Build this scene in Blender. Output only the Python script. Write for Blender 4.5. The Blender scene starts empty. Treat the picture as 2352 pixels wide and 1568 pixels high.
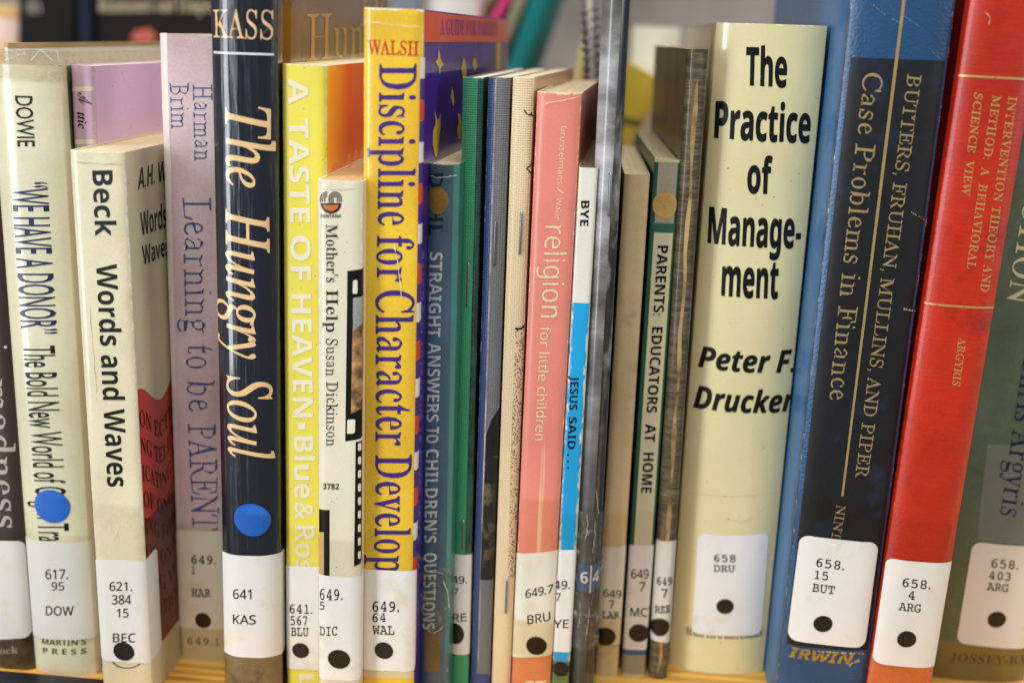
import bpy, bmesh, math, random
from mathutils import Vector, Matrix
from mathutils.geometry import tessellate_polygon

random.seed(7)
scene = bpy.context.scene
COL = scene.collection

# ------------------------------------------------------------------ camera
FPX = 2600.0                 # focal length in pixels of a 2352 wide picture
CXP, CYP = 1176.0, 784.0
PITCH = math.atan(704.0 / FPX)
YAW = math.radians(4.9)
ROLL = math.radians(2.1)
CAM = Vector((0.0, -0.345, 0.2105))
cam = bpy.data.cameras.new('camera')
cam.sensor_width = 36.0
cam.lens = 36.0 * FPX / 2352.0
cam.clip_start = 0.01
cam.clip_end = 50.0
cam.dof.use_dof = True
cam.dof.focus_distance = 0.337
cam.dof.aperture_fstop = 6.2
camo = bpy.data.objects.new('camera', cam)
COL.objects.link(camo)
camo.location = CAM
CROT = Matrix.Rotation(YAW, 3, 'Z') @ Matrix.Rotation(math.pi / 2 - PITCH, 3, 'X') @ Matrix.Rotation(ROLL, 3, 'Z')
camo.rotation_euler = CROT.to_euler()
scene.camera = camo

# ------------------------------------------------------------------ world and lamps
world = bpy.data.worlds.new('World')
scene.world = world
world.use_nodes = True
bg = world.node_tree.nodes['Background']
bg.inputs[0].default_value = (0.93, 0.96, 1.0, 1)
bg.inputs[1].default_value = 0.24


def area(name, loc, target, sx, sy, power, color):
    l = bpy.data.lights.new(name, 'AREA')
    l.shape = 'RECTANGLE'
    l.size, l.size_y, l.energy, l.color = sx, sy, power, color
    o = bpy.data.objects.new(name, l)
    COL.objects.link(o)
    o.location = loc
    d = Vector(target) - Vector(loc)
    o.rotation_euler = d.to_track_quat('-Z', 'Y').to_euler()
    return o


area('ceiling_lamp', (-0.2, -0.55, 1.35), (0, 0, 0.15), 1.3, 0.5, 21.0, (1.0, 0.975, 0.93))
area('ceiling_lamp', (0.5, 0.75, 1.75), (0, 0.3, 0.1), 1.2, 0.5, 25.0, (1.0, 0.97, 0.92))
area('window_light', (-1.25, -1.15, 0.35), (0, 0, 0.12), 0.4, 1.5, 22.0, (0.88, 0.94, 1.0))
area('window_light', (1.7, -0.5, 0.75), (0, 0, 0.15), 0.5, 1.1, 12.0, (0.92, 0.96, 1.0))
scene.view_settings.view_transform = 'Standard'
scene.view_settings.look = 'None'
scene.view_settings.exposure = 0.0
scene.view_settings.gamma = 1.0
scene.view_settings.use_curve_mapping = False
scene.cycles.max_bounces = 8
scene.cycles.transparent_max_bounces = 12


# ------------------------------------------------------------------ picture point -> ray
def ray(px, py):
    return (CROT @ Vector(((px - CXP) / FPX, -(py - CYP) / FPX, -1.0))).normalized()


def at(px, py, Y):
    """point of the upright plane y = Y seen at a picture point"""
    d = ray(px, py)
    return CAM + d * ((Y - CAM.y) / d.y)


def project(p):
    v = CROT.transposed() @ (Vector(p) - CAM)
    return (CXP - FPX * v.x / v.z, CYP + FPX * v.y / v.z)


# ------------------------------------------------------------------ material kit
def lin(h):
    h = h.lstrip('#')
    out = []
    for i in (0, 2, 4):
        c = int(h[i:i + 2], 16) / 255.0
        out.append(c / 12.92 if c <= 0.04045 else ((c + 0.055) / 1.055) ** 2.4)
    return (out[0], out[1], out[2], 1.0)


class NT:
    def __init__(self, name):
        self.m = bpy.data.materials.new(name)
        self.m.use_nodes = True
        self.t = self.m.node_tree
        self.b = self.t.nodes['Principled BSDF']
        self.out = self.t.nodes['Material Output']

    def n(self, kind, **kw):
        nd = self.t.nodes.new(kind)
        for k, v in kw.items():
            setattr(nd, k, v)
        return nd

    def set(self, sock, v):
        if hasattr(v, 'is_output'):
            self.t.links.new(v, sock)
        else:
            sock.default_value = v

    def math(self, op, a, b=0.0, clamp=False):
        nd = self.n('ShaderNodeMath', operation=op, use_clamp=clamp)
        self.set(nd.inputs[0], a)
        self.set(nd.inputs[1], b)
        return nd.outputs[0]

    def mix(self, f, a, b):
        nd = self.n('ShaderNodeMix', data_type='RGBA')
        self.set(nd.inputs[0], f)
        self.set(nd.inputs[6], a)
        self.set(nd.inputs[7], b)
        return nd.outputs[2]

    def noise(self, vec, scale, detail=4.0, rough=0.55):
        nd = self.n('ShaderNodeTexNoise')
        self.set(nd.inputs['Vector'], vec)
        nd.inputs['Scale'].default_value = scale
        nd.inputs['Detail'].default_value = detail
        nd.inputs['Roughness'].default_value = rough
        return nd.outputs[0]

    def uv(self, sx=1.0, sy=1.0, seed=0.0):
        u = self.n('ShaderNodeUVMap')
        mp = self.n('ShaderNodeMapping')
        mp.inputs['Scale'].default_value = (sx, sy, 1)
        mp.inputs['Location'].default_value = (seed * 37.1, seed * 53.3, seed)
        self.t.links.new(u.outputs[0], mp.inputs[0])
        return mp.outputs[0]

    def rawuv(self):
        u = self.n('ShaderNodeUVMap')
        s = self.n('ShaderNodeSeparateXYZ')
        self.t.links.new(u.outputs[0], s.inputs[0])
        return s.outputs[0], s.outputs[1]

    def objco(self, scale=(1, 1, 1)):
        u = self.n('ShaderNodeTexCoord')
        mp = self.n('ShaderNodeMapping')
        mp.inputs['Scale'].default_value = scale
        self.t.links.new(u.outputs['Object'], mp.inputs[0])
        return mp.outputs[0]

    def bump(self, h, dist, strength=1.0):
        nd = self.n('ShaderNodeBump')
        nd.inputs['Distance'].default_value = dist
        nd.inputs['Strength'].default_value = strength
        self.set(nd.inputs['Height'], h)
        self.t.links.new(nd.outputs[0], self.b.inputs['Normal'])
        return nd

    def base(self, c):
        self.set(self.b.inputs['Base Color'], c)


SEED = [0]


def paper(name, col, w=None, h=None, rough=0.42, coat=0.25, wear='#e9e2cf', amt=0.0, tear=0.0, mott=0.10,
          bump='fine', metal=0.0, stain=None, stain_amt=0.0, col2=None, specks=0.0, streak=0.0, coat_rough=0.12):
    """printed, bound or laminated cover stock; uv is millimetres across and up the cover"""
    SEED[0] += 1
    s = SEED[0]
    k = NT(name)
    c = lin(col) if isinstance(col, str) else col
    big = k.noise(k.uv(1, 0.6, s), 0.035, 5.0)
    fine = k.noise(k.uv(1, 1, s + 0.3), 1.6, 3.0)
    dark = tuple(x * (1 - 2.2 * mott) for x in c[:3]) + (1,)
    lite = tuple(min(1, x * (1 + 1.2 * mott)) for x in c[:3]) + (1,)
    if col2:
        lite = lin(col2)
    mid = k.math('ADD', k.math('MULTIPLY', big, 0.75), k.math('MULTIPLY', fine, 0.25))
    f = k.math('MULTIPLY', k.math('SUBTRACT', mid, 0.36), 3.6, True)
    cc = k.mix(f, dark, lite)
    if streak:
        st = k.noise(k.uv(1.0, 0.02, s + 0.7), 0.55, 4.0)
        sf = k.math('MULTIPLY', k.math('SUBTRACT', st, 0.60), 9.0, True)
        cc = k.mix(k.math('MULTIPLY', sf, streak), cc, lin(wear))
    if stain:
        sn = k.noise(k.uv(1, 1, s + 0.5), 0.09, 6.0, 0.65)
        cc = k.mix(k.math('MULTIPLY', k.math('SUBTRACT', sn, 0.58 - stain_amt * 0.2), 5.0, True), cc, lin(stain))
    if specks:
        sp = k.noise(k.uv(1, 1, s + 0.9), 0.9, 2.0)
        cc = k.mix(k.math('MULTIPLY', k.math('SUBTRACT', sp, 0.74 - specks * 0.05), 22.0, True), cc, lin('#4c3a20'))
    T, Z = k.rawuv()
    if w is not None and amt:
        e = k.math('MINIMUM', k.math('ABSOLUTE', T), k.math('ABSOLUTE', k.math('SUBTRACT', T, w * 1000)))
        wn = k.noise(k.uv(1.4, 0.35, s + 0.1), 0.8, 6.0, 0.7)
        mk = k.math('MULTIPLY', k.math('SUBTRACT', k.math('ADD', wn, amt * 0.35), k.math('ADD', 0.55, k.math('MULTIPLY', e, 0.22))), 9.0, True)
        cc = k.mix(mk, cc, lin(wear))
    if h is not None and tear:
        zt = k.math('SUBTRACT', h * 1000, Z)
        tn = k.noise(k.uv(0.6, 0.9, s + 0.2), 0.7, 5.0, 0.65)
        mk = k.math('MULTIPLY', k.math('SUBTRACT', k.math('ADD', tn, tear * 0.3), k.math('ADD', 0.5, k.math('MULTIPLY', zt, 0.33))), 9.0, True)
        cc = k.mix(mk, cc, lin(wear))
    k.base(cc)
    rn = k.math('ADD', rough - 0.07, k.math('MULTIPLY', k.noise(k.uv(1, 0.5, s + 0.4), 0.25, 4.0), 0.14))
    k.set(k.b.inputs['Roughness'], rn)
    k.b.inputs['Coat Weight'].default_value = coat
    k.b.inputs['Coat Roughness'].default_value = coat_rough
    k.b.inputs['Metallic'].default_value = metal
    if bump == 'fine':
        hgt = k.math('ADD', k.math('MULTIPLY', fine, 0.2), big)
        k.bump(hgt, 0.0006, 0.35)
    elif bump == 'linen':
        a = k.math('SINE', k.math('MULTIPLY', T, 9.5))
        b = k.math('SINE', k.math('MULTIPLY', Z, 9.5))
        wv = k.math('ADD', k.math('ADD', a, b), k.math('MULTIPLY', fine, 3.0))
        k.bump(wv, 0.00006, 0.6)
        sh = k.math('MULTIPLY', k.math('SUBTRACT', wv, 1.7), 0.09, True)
        k.base(k.mix(sh, cc, lin(wear)))
    elif bump == 'leather':
        v = k.n('ShaderNodeTexVoronoi', feature='SMOOTH_F1')
        k.set(v.inputs['Vector'], k.uv(1, 1, s))
        v.inputs['Scale'].default_value = 1.5
        v.inputs['Randomness'].default_value = 1.0
        wob = k.noise(k.uv(1, 1, s), 1.4, 2.0)
        k.bump(k.math('ADD', v.outputs[0], wob), 0.00022, 0.5)
    elif bump in ('mylar', 'mylar_heavy'):
        wv = k.noise(k.uv(1.0, 0.035, s + 0.6), 0.35, 3.0)
        cr = k.noise(k.uv(1.0, 0.3, s + 0.8), 0.12, 4.0)
        k.bump(k.math('ADD', k.math('MULTIPLY', wv, 1.0), k.math('MULTIPLY', cr, 0.8)), 0.0012, 0.28 if bump == 'mylar' else 0.55)
    elif bump == 'fiber':
        fb = k.noise(k.uv(0.12, 1.6, s + 0.6), 1.3, 4.0, 0.7)
        k.bump(k.math('ADD', fb, k.math('MULTIPLY', fine, 0.4)), 0.00018, 0.6)
        k.base(k.mix(k.math('MULTIPLY', k.math('SUBTRACT', fb, 0.5), 0.5, True), cc, lin(wear)))
    return k.m


def flat(name, col, rough=0.5, coat=0.1, metal=0.0, fade=0.0, under='#d8cfae', fscale=0.7):
    """ink or foil; fade lets worn spots of the stock show"""
    SEED[0] += 1
    k = NT(name)
    c = lin(col)
    nz = k.noise(k.uv(1, 1, SEED[0]), fscale, 5.0, 0.65)
    d = tuple(x * 0.82 for x in c[:3]) + (1,)
    cc = k.mix(nz, d, c)
    if fade:
        cc = k.mix(k.math('MULTIPLY', k.math('SUBTRACT', nz, 0.62 - fade * 0.2), 12.0, True), cc, lin(under))
    k.base(cc)
    k.b.inputs['Roughness'].default_value = rough
    k.b.inputs['Coat Weight'].default_value = coat
    k.b.inputs['Coat Roughness'].default_value = 0.15
    k.b.inputs['Metallic'].default_value = metal
    if max(c[:3]) < 0.1:
        k.b.inputs['Specular IOR Level'].default_value = 0.25
        k.b.inputs['Coat Weight'].default_value = coat * 0.4
    return k.m


def clear(name, tint='#f4f1e6', gloss=0.10, crinkle=0.0, haze=0.05, haze_col='#3a3834'):
    """clear tape or sleeve film"""
    SEED[0] += 1
    k = NT(name)
    t = k.n('ShaderNodeBsdfTransparent')
    t.inputs[0].default_value = lin(tint)
    k.base(lin(haze_col))
    k.b.inputs['Roughness'].default_value = 0.14
    k.b.inputs['Specular IOR Level'].default_value = 0.6
    lw = k.n('ShaderNodeLayerWeight')
    lw.inputs[0].default_value = 0.25
    f = k.math('ADD', k.math('MULTIPLY', lw.outputs['Fresnel'], 0.14 if not crinkle else 0.3), haze + gloss * 0.25, True)
    if crinkle:
        v = k.noise(k.uv(1, 0.8, SEED[0]), 0.35, 6.0, 0.7)
        b = k.bump(v, 0.004 * crinkle, 0.9)
        k.t.links.new(b.outputs[0], lw.inputs['Normal'])
        f = k.math('ADD', f, k.math('MULTIPLY', k.math('SUBTRACT', v, 0.54), 3.6 * crinkle, True), True)
    else:
        v = k.noise(k.uv(1, 0.4, SEED[0]), 0.12, 4.0)
        k.bump(v, 0.002, 0.35)
    mx = k.n('ShaderNodeMixShader')
    k.set(mx.inputs[0], f)
    k.t.links.new(t.outputs[0], mx.inputs[1])
    k.t.links.new(k.b.outputs[0], mx.inputs[2])
    k.t.links.new(mx.outputs[0], k.out.inputs[0])
    return k.m


def pages(name, col='#d8c79c', lines=1.0):
    k = NT(name)
    SEED[0] += 1
    nz = k.noise(k.objco((9000, 60, 60)), 1.0, 3.0)
    nz2 = k.noise(k.objco((60, 60, 60)), 1.0, 4.0)
    c = lin(col)
    d = tuple(x * 0.66 for x in c[:3]) + (1,)
    f = k.math('ADD', k.math('MULTIPLY', k.math('SUBTRACT', nz, 0.3), 1.3 * lines), k.math('MULTIPLY', nz2, 0.6), True)
    k.base(k.mix(f, d, c))
    k.b.inputs['Roughness'].default_value = 0.85
    k.bump(nz, 0.0003, 0.6)
    return k.m


# ------------------------------------------------------------------ object kit
def link(name, verts, faces, mat, parent=None, uvs=None, smooth=True):
    me = bpy.data.meshes.new(name)
    me.from_pydata([tuple(v) for v in verts], [], faces)
    if uvs:
        lay = me.uv_layers.new(name='UVMap')
        for lp in me.loops:
            lay.data[lp.index].uv = uvs[lp.vertex_index]
    if smooth:
        me.polygons.foreach_set('use_smooth', [True] * len(me.polygons))
    me.materials.append(mat)
    me.update()
    o = bpy.data.objects.new(name, me)
    COL.objects.link(o)
    if parent:
        o.parent = parent
    return o


def tag(o, label, cat, group=None, kind=None):
    if label:
        o['label'] = label
    if cat:
        o['category'] = cat
    if group:
        o['group'] = group
    if kind:
        o['kind'] = kind
    return o


def boxmesh(name, x0, x1, y0, y1, z0, z1, mat, parent=None, bevel=0.0, seg=2):
    bm = bmesh.new()
    bmesh.ops.create_cube(bm, size=1)
    for v in bm.verts:
        v.co = Vector((x0 + (v.co.x + .5) * (x1 - x0), y0 + (v.co.y + .5) * (y1 - y0), z0 + (v.co.z + .5) * (z1 - z0)))
    if bevel:
        bmesh.ops.bevel(bm, geom=bm.edges[:], offset=bevel, segments=seg, affect='EDGES')
    me = bpy.data.meshes.new(name)
    bm.to_mesh(me)
    bm.free()
    lay = me.uv_layers.new(name='UVMap')
    for lp in me.loops:
        co = me.vertices[lp.vertex_index].co
        lay.data[lp.index].uv = ((co.x + co.y) * 1000, co.z * 1000)
    me.materials.append(mat)
    o = bpy.data.objects.new(name, me)
    COL.objects.link(o)
    if parent:
        o.parent = parent
    return o


# outlines of the letter shapes: advance width, then closed rings of x, y in thousandths of the letter size
GLYPHS = {}
GLYPHS['bold'] = {
    ' ': [278],
    '&': [625, [405,626,287,669,160,626,112,512,135,427,189,354,73,264,28,153,79,38,200,-9,299,13,416,93,494,0,620,0,482,160,549,250,593,339,495,339,463,282,422,229,326,339,422,429,451,521], [229,567,282,586,338,566,360,516,343,465,271,405,229,458,208,521], [157,223,245,289,356,161,284,103,210,81,153,102,126,153]],
    "'": [188, [138,716,50,716,50,599,73,462,115,462,138,599]],
    '-': [323, [283,267,40,267,40,174,283,174]],
    '.': [219, [151,93,109,111,67,93,49,51,67,9,109,-9,151,9,169,51]],
    '0': [572, [396,701,285,725,203,714,139,681,92,627,60,555,42,465,36,357,51,204,96,88,173,14,285,-10,368,1,432,34,479,87,511,160,529,250,535,357,520,512,474,628], [285,603,333,588,363,541,380,464,385,357,380,250,363,173,333,127,285,112,237,127,207,174,191,250,186,357,191,464,207,541,237,588]],
    '1': [572, [413,714,289,714,59,531,132,440,229,519,266,555,262,413,262,0,413,0]],
    '2': [572, [358,718,293,724,234,720,184,710,141,693,104,672,70,648,38,622,120,525,162,556,202,579,242,593,282,598,318,593,346,577,363,551,369,513,365,479,354,447,335,414,307,379,219,286,40,105,40,0,539,0,539,127,228,127,228,134,378,276,428,327,467,375,496,424,513,475,519,531,512,583,492,630,458,669,414,699]],
    '3': [572, [371,713,272,724,199,719,138,704,85,682,39,654,109,550,138,567,173,585,213,598,261,602,308,597,340,581,357,555,363,521,360,495,351,472,333,452,304,438,261,428,203,425,148,425,148,309,202,309,262,306,307,299,338,285,359,268,370,245,374,217,366,172,342,138,297,117,228,110,183,113,135,122,85,137,38,157,38,29,134,0,244,-10,335,-3,408,19,463,52,502,97,524,149,532,208,521,272,488,321,433,355,357,373,357,376,417,399,467,436,500,488,511,554,495,626,447,680]],
    '4': [572, [469,714,330,714,17,253,17,148,322,148,322,0,469,0,469,148,555,148,555,265,469,265], [324,541,328,541,322,412,322,265,150,265,294,483,315,521]],
    '5': [572, [90,714,63,350,123,318,173,329,203,333,231,334,338,307,374,226,365,176,339,141,295,120,236,113,189,116,138,127,90,141,49,159,49,29,89,12,136,0,187,-8,241,-10,365,7,454,57,508,135,526,239,519,304,497,358,462,400,416,431,362,450,300,456,246,453,209,446,222,586,477,586,477,714]],
    '6': [572, [393,722,311,716,242,699,185,671,139,634,103,589,76,539,56,483,44,425,37,364,35,303,44,205,70,127,111,66,164,24,227,-2,296,-10,396,6,474,56,523,134,539,238,525,334,484,405,419,449,335,464,281,458,238,440,204,413,180,381,174,381,181,443,197,498,224,542,266,576,324,597,403,604,448,602,489,594,489,715,442,721], [265,344,296,348,339,341,369,318,387,282,393,236,386,180,365,142,333,119,293,111,261,116,234,132,212,156,197,185,188,216,185,249,189,273,199,296,216,317,238,334]],
    '7': [572, [539,714,27,714,27,587,379,587,111,0,269,0,539,619]],
    '8': [572, [345,718,286,723,228,718,174,704,126,680,89,647,65,604,57,552,65,493,91,446,128,406,172,373,119,341,75,300,45,248,35,181,51,102,101,41,180,3,286,-10,356,-4,417,14,467,43,505,82,528,130,536,185,531,230,515,269,490,302,459,331,423,355,386,377,436,408,478,446,505,493,514,551,506,604,483,647,446,680,400,704], [251,608,285,613,320,608,348,594,366,571,372,540,366,505,346,479,318,458,286,440,253,459,225,480,206,507,199,540,205,571,224,594], [237,287,279,311,341,274,362,256,380,237,392,214,396,189,389,153,368,125,333,107,284,101,237,107,203,126,182,155,175,190,182,228,204,260]],
    '9': [572, [345,714,275,722,175,706,98,656,48,578,32,474,46,378,87,307,151,263,233,248,293,254,336,272,367,299,391,331,397,331,390,269,374,215,347,170,306,137,247,115,168,108,124,111,82,118,82,-3,129,-9,178,-10,260,-4,330,14,387,42,433,79,469,123,496,174,515,229,527,288,534,348,536,409,527,507,501,586,460,646,407,689], [238,594,278,601,311,596,338,581,359,557,374,528,383,496,386,463,383,439,372,417,355,396,334,379,307,368,275,364,232,372,202,394,184,430,178,476,185,532,206,571]],
    ':': [219, [151,440,109,458,67,440,49,398,67,356,109,338,151,356,169,398], [151,93,109,111,67,93,49,51,67,9,109,-9,151,9,169,51]],
    'A': [690, [252,717,0,0,163,0,215,170,475,170,527,0,690,0,437,717], [345,606,386,463,439,297,253,297,316,501]],
    'B': [672, [90,714,90,0,357,0,466,14,549,55,602,121,619,207,615,258,602,297,582,327,556,349,525,364,491,374,491,379,538,396,573,430,594,477,601,533,583,619,528,674,438,704,312,714], [241,590,321,590,377,586,416,572,439,548,446,513,440,478,421,452,385,436,329,431,241,431], [241,311,335,311,396,305,435,287,455,258,462,222,455,182,435,152,398,132,340,125,241,125]],
    'C': [637, [446,721,393,724,293,712,211,677,145,621,97,547,68,458,58,356,67,253,92,164,135,90,198,36,279,1,379,-10,433,-8,482,-1,528,10,575,27,575,154,526,138,481,126,437,119,393,116,312,132,257,179,225,254,214,355,226,456,260,533,316,582,393,598,432,595,473,584,513,569,553,551,602,674,552,695,500,711]],
    'D': [740, [90,714,90,0,292,0,456,23,580,92,656,205,682,364,671,470,637,557,582,625,509,674,419,704,314,714], [241,590,322,590,409,576,473,535,512,463,525,360,470,184,306,125,241,125]],
    'E': [560, [90,714,90,0,501,0,501,125,241,125,241,309,483,309,483,433,241,433,241,590,501,590,501,714]],
    'F': [549, [90,714,90,0,239,0,239,282,481,282,481,406,239,406,239,590,499,590,499,714]],
    'G': [724, [488,721,431,724,320,713,228,679,155,625,102,552,69,463,58,358,80,200,144,84,249,14,390,-10,463,-7,528,1,587,14,644,31,644,401,361,401,361,275,496,275,496,126,455,119,400,116,340,124,293,147,258,183,233,231,219,289,214,355,221,424,241,484,273,532,316,568,368,590,430,598,475,595,518,587,558,575,593,559,643,680,595,698,543,712]],
    'H': [765, [241,714,90,714,90,0,241,0,241,308,524,308,524,0,675,0,675,714,524,714,524,434,241,434]],
    'I': [389, [357,714,32,714,32,628,119,588,119,126,32,86,32,0,357,0,357,86,270,126,270,588,357,628]],
    'J': [331, [241,714,90,714,90,45,87,-1,78,-35,64,-58,45,-73,22,-81,-3,-83,-41,-80,-74,-73,-74,-199,-36,-207,15,-210,78,-204,133,-185,178,-151,213,-103,234,-37,241,46]],
    'K': [664, [241,714,90,714,90,0,241,0,241,255,305,301,492,0,664,0,413,398,662,714,494,714,285,451,241,387]],
    'L': [565, [241,714,90,714,90,0,531,0,531,125,241,125]],
    'M': [943, [90,714,90,0,225,0,224,415,216,560,220,560,392,0,531,0,715,559,719,559,712,375,712,0,853,0,853,714,647,714,468,168,465,168,296,714]],
    'N': [813, [90,714,90,0,225,0,223,438,216,540,220,540,531,0,723,0,723,714,587,714,589,278,594,179,591,179,281,714]],
    'O': [796, [505,714,399,725,292,714,207,680,141,625,95,552,67,463,58,359,67,255,95,165,141,91,207,36,292,2,398,-10,505,1,590,36,655,91,702,165,729,254,738,358,729,462,702,552,655,625,590,680], [316,583,399,599,482,583,537,535,569,459,579,358,569,258,537,182,481,133,398,117,316,133,260,182,228,258,217,358,228,459,260,535]],
    'P': [628, [90,714,90,0,241,0,241,254,306,254,399,262,471,287,522,325,557,375,576,431,583,491,567,584,520,655,437,699,318,714], [241,590,310,590,400,564,430,486,421,437,393,404,348,384,291,378,241,378]],
    'Q': [796, [505,714,399,725,292,714,207,680,141,625,95,552,67,463,58,359,67,255,95,165,141,91,207,36,292,2,398,-10,409,-10,540,-170,734,-170,562,22,640,75,695,151,727,246,738,358,729,462,702,552,655,625,590,680], [316,583,399,599,482,583,537,535,569,459,579,358,569,258,537,182,481,133,398,117,316,133,260,182,228,258,217,358,228,459,260,535]],
    'R': [660, [90,714,90,0,241,0,241,274,322,274,492,0,660,0,450,311,484,329,516,353,543,381,565,415,578,454,583,500,566,594,514,661,425,701,298,714], [241,590,287,590,351,585,396,569,421,540,430,496,422,453,398,422,354,403,290,397,241,397]],
    'S': [551, [351,721,296,724,196,711,119,671,70,606,54,521,58,476,71,437,90,405,115,377,142,354,198,320,278,282,323,256,353,227,363,191,357,161,340,137,308,120,260,115,206,120,152,134,98,153,46,174,46,33,141,1,248,-10,360,4,443,47,494,113,511,198,506,250,490,292,465,328,431,359,388,386,278,442,236,466,211,492,202,526,208,555,225,578,253,593,291,598,332,595,371,587,413,574,459,556,508,674,454,695,403,711]],
    'T': [579, [559,714,20,714,20,588,214,588,214,0,365,0,365,588,559,588]],
    'U': [756, [236,714,85,714,85,254,104,147,159,62,250,8,375,-10,466,-1,541,25,598,65,639,119,663,182,671,252,671,714,520,714,520,278,512,206,487,156,443,127,379,117,317,126,272,153,245,202,236,277]],
    'V': [650, [153,714,0,714,242,0,407,0,650,714,497,714,362,289,329,157,325,132,321,157,299,249]],
    'W': [967, [149,714,0,714,182,0,354,0,454,389,478,506,483,542,493,481,516,375,613,0,785,0,967,714,818,714,721,298,701,197,692,137,671,264,555,714,412,714,303,292,284,197,275,137,260,231,240,324]],
    'Y': [624, [164,714,0,714,237,273,237,0,387,0,387,278,624,714,461,714,312,420]],
    'a': [604, [399,545,302,557,245,554,191,544,139,529,93,508,142,407,180,423,218,436,257,444,296,447,332,442,359,427,375,401,381,364,381,340,286,337,179,324,103,292,57,239,42,163,54,86,90,33,144,1,211,-10,272,-5,318,10,356,36,392,74,396,74,425,0,529,0,529,364,514,449,471,510], [323,251,381,253,381,208,373,162,348,128,311,106,267,99,238,103,215,114,200,133,195,162,202,197,223,225,262,244]],
    'b': [633, [227,760,78,760,78,0,192,0,217,60,227,60,252,34,284,12,324,-5,378,-10,463,8,530,62,574,151,588,274,574,396,531,485,465,538,382,556,329,550,286,533,253,506,227,475,221,475,227,552], [252,401,285,428,334,437,376,427,409,397,429,346,436,276,429,205,409,154,377,122,336,111,284,122,251,154,233,205,227,275,227,291,234,356]],
    'c': [514, [365,553,313,556,239,549,174,526,120,488,79,433,54,361,45,270,62,144,112,58,192,7,300,-10,352,-8,395,-1,431,12,466,31,466,158,432,138,396,124,357,114,313,111,264,121,228,150,205,200,197,271,226,395,313,436,343,434,374,427,405,417,439,404,483,519,449,533,411,545]],
    'd': [633, [555,760,406,760,407,553,417,476,412,476,386,507,352,533,309,550,255,556,170,538,103,484,60,395,45,272,59,150,103,62,168,8,251,-10,305,-4,347,14,380,40,406,71,412,71,441,0,555,0], [301,435,357,425,392,393,410,342,416,271,416,255,409,191,390,146,356,118,303,109,258,119,224,150,203,200,196,270,203,341,224,393,257,424]],
    'e': [591, [404,540,303,556,231,548,168,524,116,484,78,429,53,357,45,269,54,183,81,113,124,59,180,21,248,-2,325,-10,383,-8,433,-1,476,12,517,29,517,144,472,125,428,112,383,104,332,101,276,110,234,137,206,180,196,236,548,236,548,308,531,413,482,492], [265,443,304,450,350,442,382,418,401,381,408,335,199,335,210,386,233,422]],
    'f': [387, [337,763,295,765,240,761,193,749,154,727,126,695,108,648,102,586,102,546,20,506,20,434,102,434,102,0,251,0,251,434,380,434,380,546,251,546,251,580,255,607,266,628,284,642,311,647,336,646,357,643,394,633,432,742,407,751,375,758]],
    'g': [633, [345,536,255,556,168,537,101,481,59,391,45,272,59,154,100,65,165,9,251,-10,298,-5,339,9,375,34,406,71,410,71,406,21,406,-7,377,-100,291,-131,182,-120,78,-89,78,-208,126,-223,175,-233,226,-238,282,-240,400,-225,486,-179,538,-104,555,-1,555,546,429,546,417,476,413,476], [302,435,354,426,389,397,409,347,416,271,416,253,409,184,389,140,354,115,304,107,224,148,197,270,223,394]],
    'h': [657, [227,760,78,760,78,0,227,0,227,257,233,334,252,391,288,425,345,437,411,408,433,319,433,0,582,0,582,356,569,447,529,509,466,544,386,556,338,551,295,537,258,512,228,476,220,476,225,528,227,605]],
    'i': [305, [184,756,153,760,122,756,96,745,78,722,72,687,78,652,96,630,122,618,153,614,184,618,210,630,228,652,234,687,228,722,210,745], [227,546,78,546,78,0,227,0]],
    'k': [620, [227,760,78,760,78,0,227,0,227,170,291,221,448,0,620,0,390,309,607,546,439,546,286,380,252,340,221,297,219,297,225,359,227,420]],
    'l': [305, [227,760,78,760,78,0,227,0]],
    'm': [982, [435,551,379,556,333,551,289,537,250,512,220,476,212,476,192,546,78,546,78,0,227,0,227,257,233,334,251,391,284,425,336,437,398,408,418,319,418,0,567,0,567,274,573,344,592,395,626,427,676,437,738,408,758,319,758,0,907,0,907,356,895,447,860,509,801,544,719,556,673,551,628,537,588,512,558,476,545,476,518,512,481,537]],
    'n': [657, [467,544,388,556,338,551,292,537,251,512,220,476,212,476,192,546,78,546,78,0,227,0,227,257,233,334,252,391,288,425,345,437,385,430,412,408,428,371,433,319,433,0,582,0,582,356,569,447,529,509]],
    'o': [619, [384,548,311,556,200,538,116,483,63,394,45,274,54,190,79,120,119,64,173,23,236,-2,308,-10,418,8,502,64,556,154,574,274,566,358,540,428,500,483,447,523], [258,426,309,436,361,426,396,396,415,345,422,274,415,203,396,152,361,120,310,110,258,120,224,152,204,203,197,274,204,345,224,396]],
    'p': [633, [465,538,382,556,329,550,286,532,253,506,227,475,220,475,199,546,78,546,78,-240,227,-240,227,-20,225,19,219,60,227,60,252,34,284,12,325,-5,378,-10,462,8,529,62,573,152,588,274,574,396,531,485], [234,356,252,401,285,428,334,437,411,397,436,276,430,205,412,154,380,122,336,111,284,122,251,154,233,205,227,275,227,291]],
    'r': [454, [383,556,331,549,286,526,249,493,220,454,213,454,191,546,78,546,78,0,227,0,227,278,232,325,249,360,273,386,305,404,341,414,389,417,422,412,433,552,409,555]],
    's': [497, [311,554,261,556,173,547,104,518,60,470,45,404,49,362,61,328,81,299,110,275,148,254,194,232,240,212,272,196,293,183,305,171,310,159,312,146,307,127,294,112,269,102,231,99,189,102,141,112,92,127,46,145,46,22,87,7,128,-3,173,-8,226,-10,328,1,401,35,444,89,459,162,454,206,441,242,418,270,388,293,351,313,235,364,214,376,202,387,195,398,193,410,210,437,259,446,296,443,332,435,369,422,408,406,453,513,405,533,358,546]],
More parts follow.
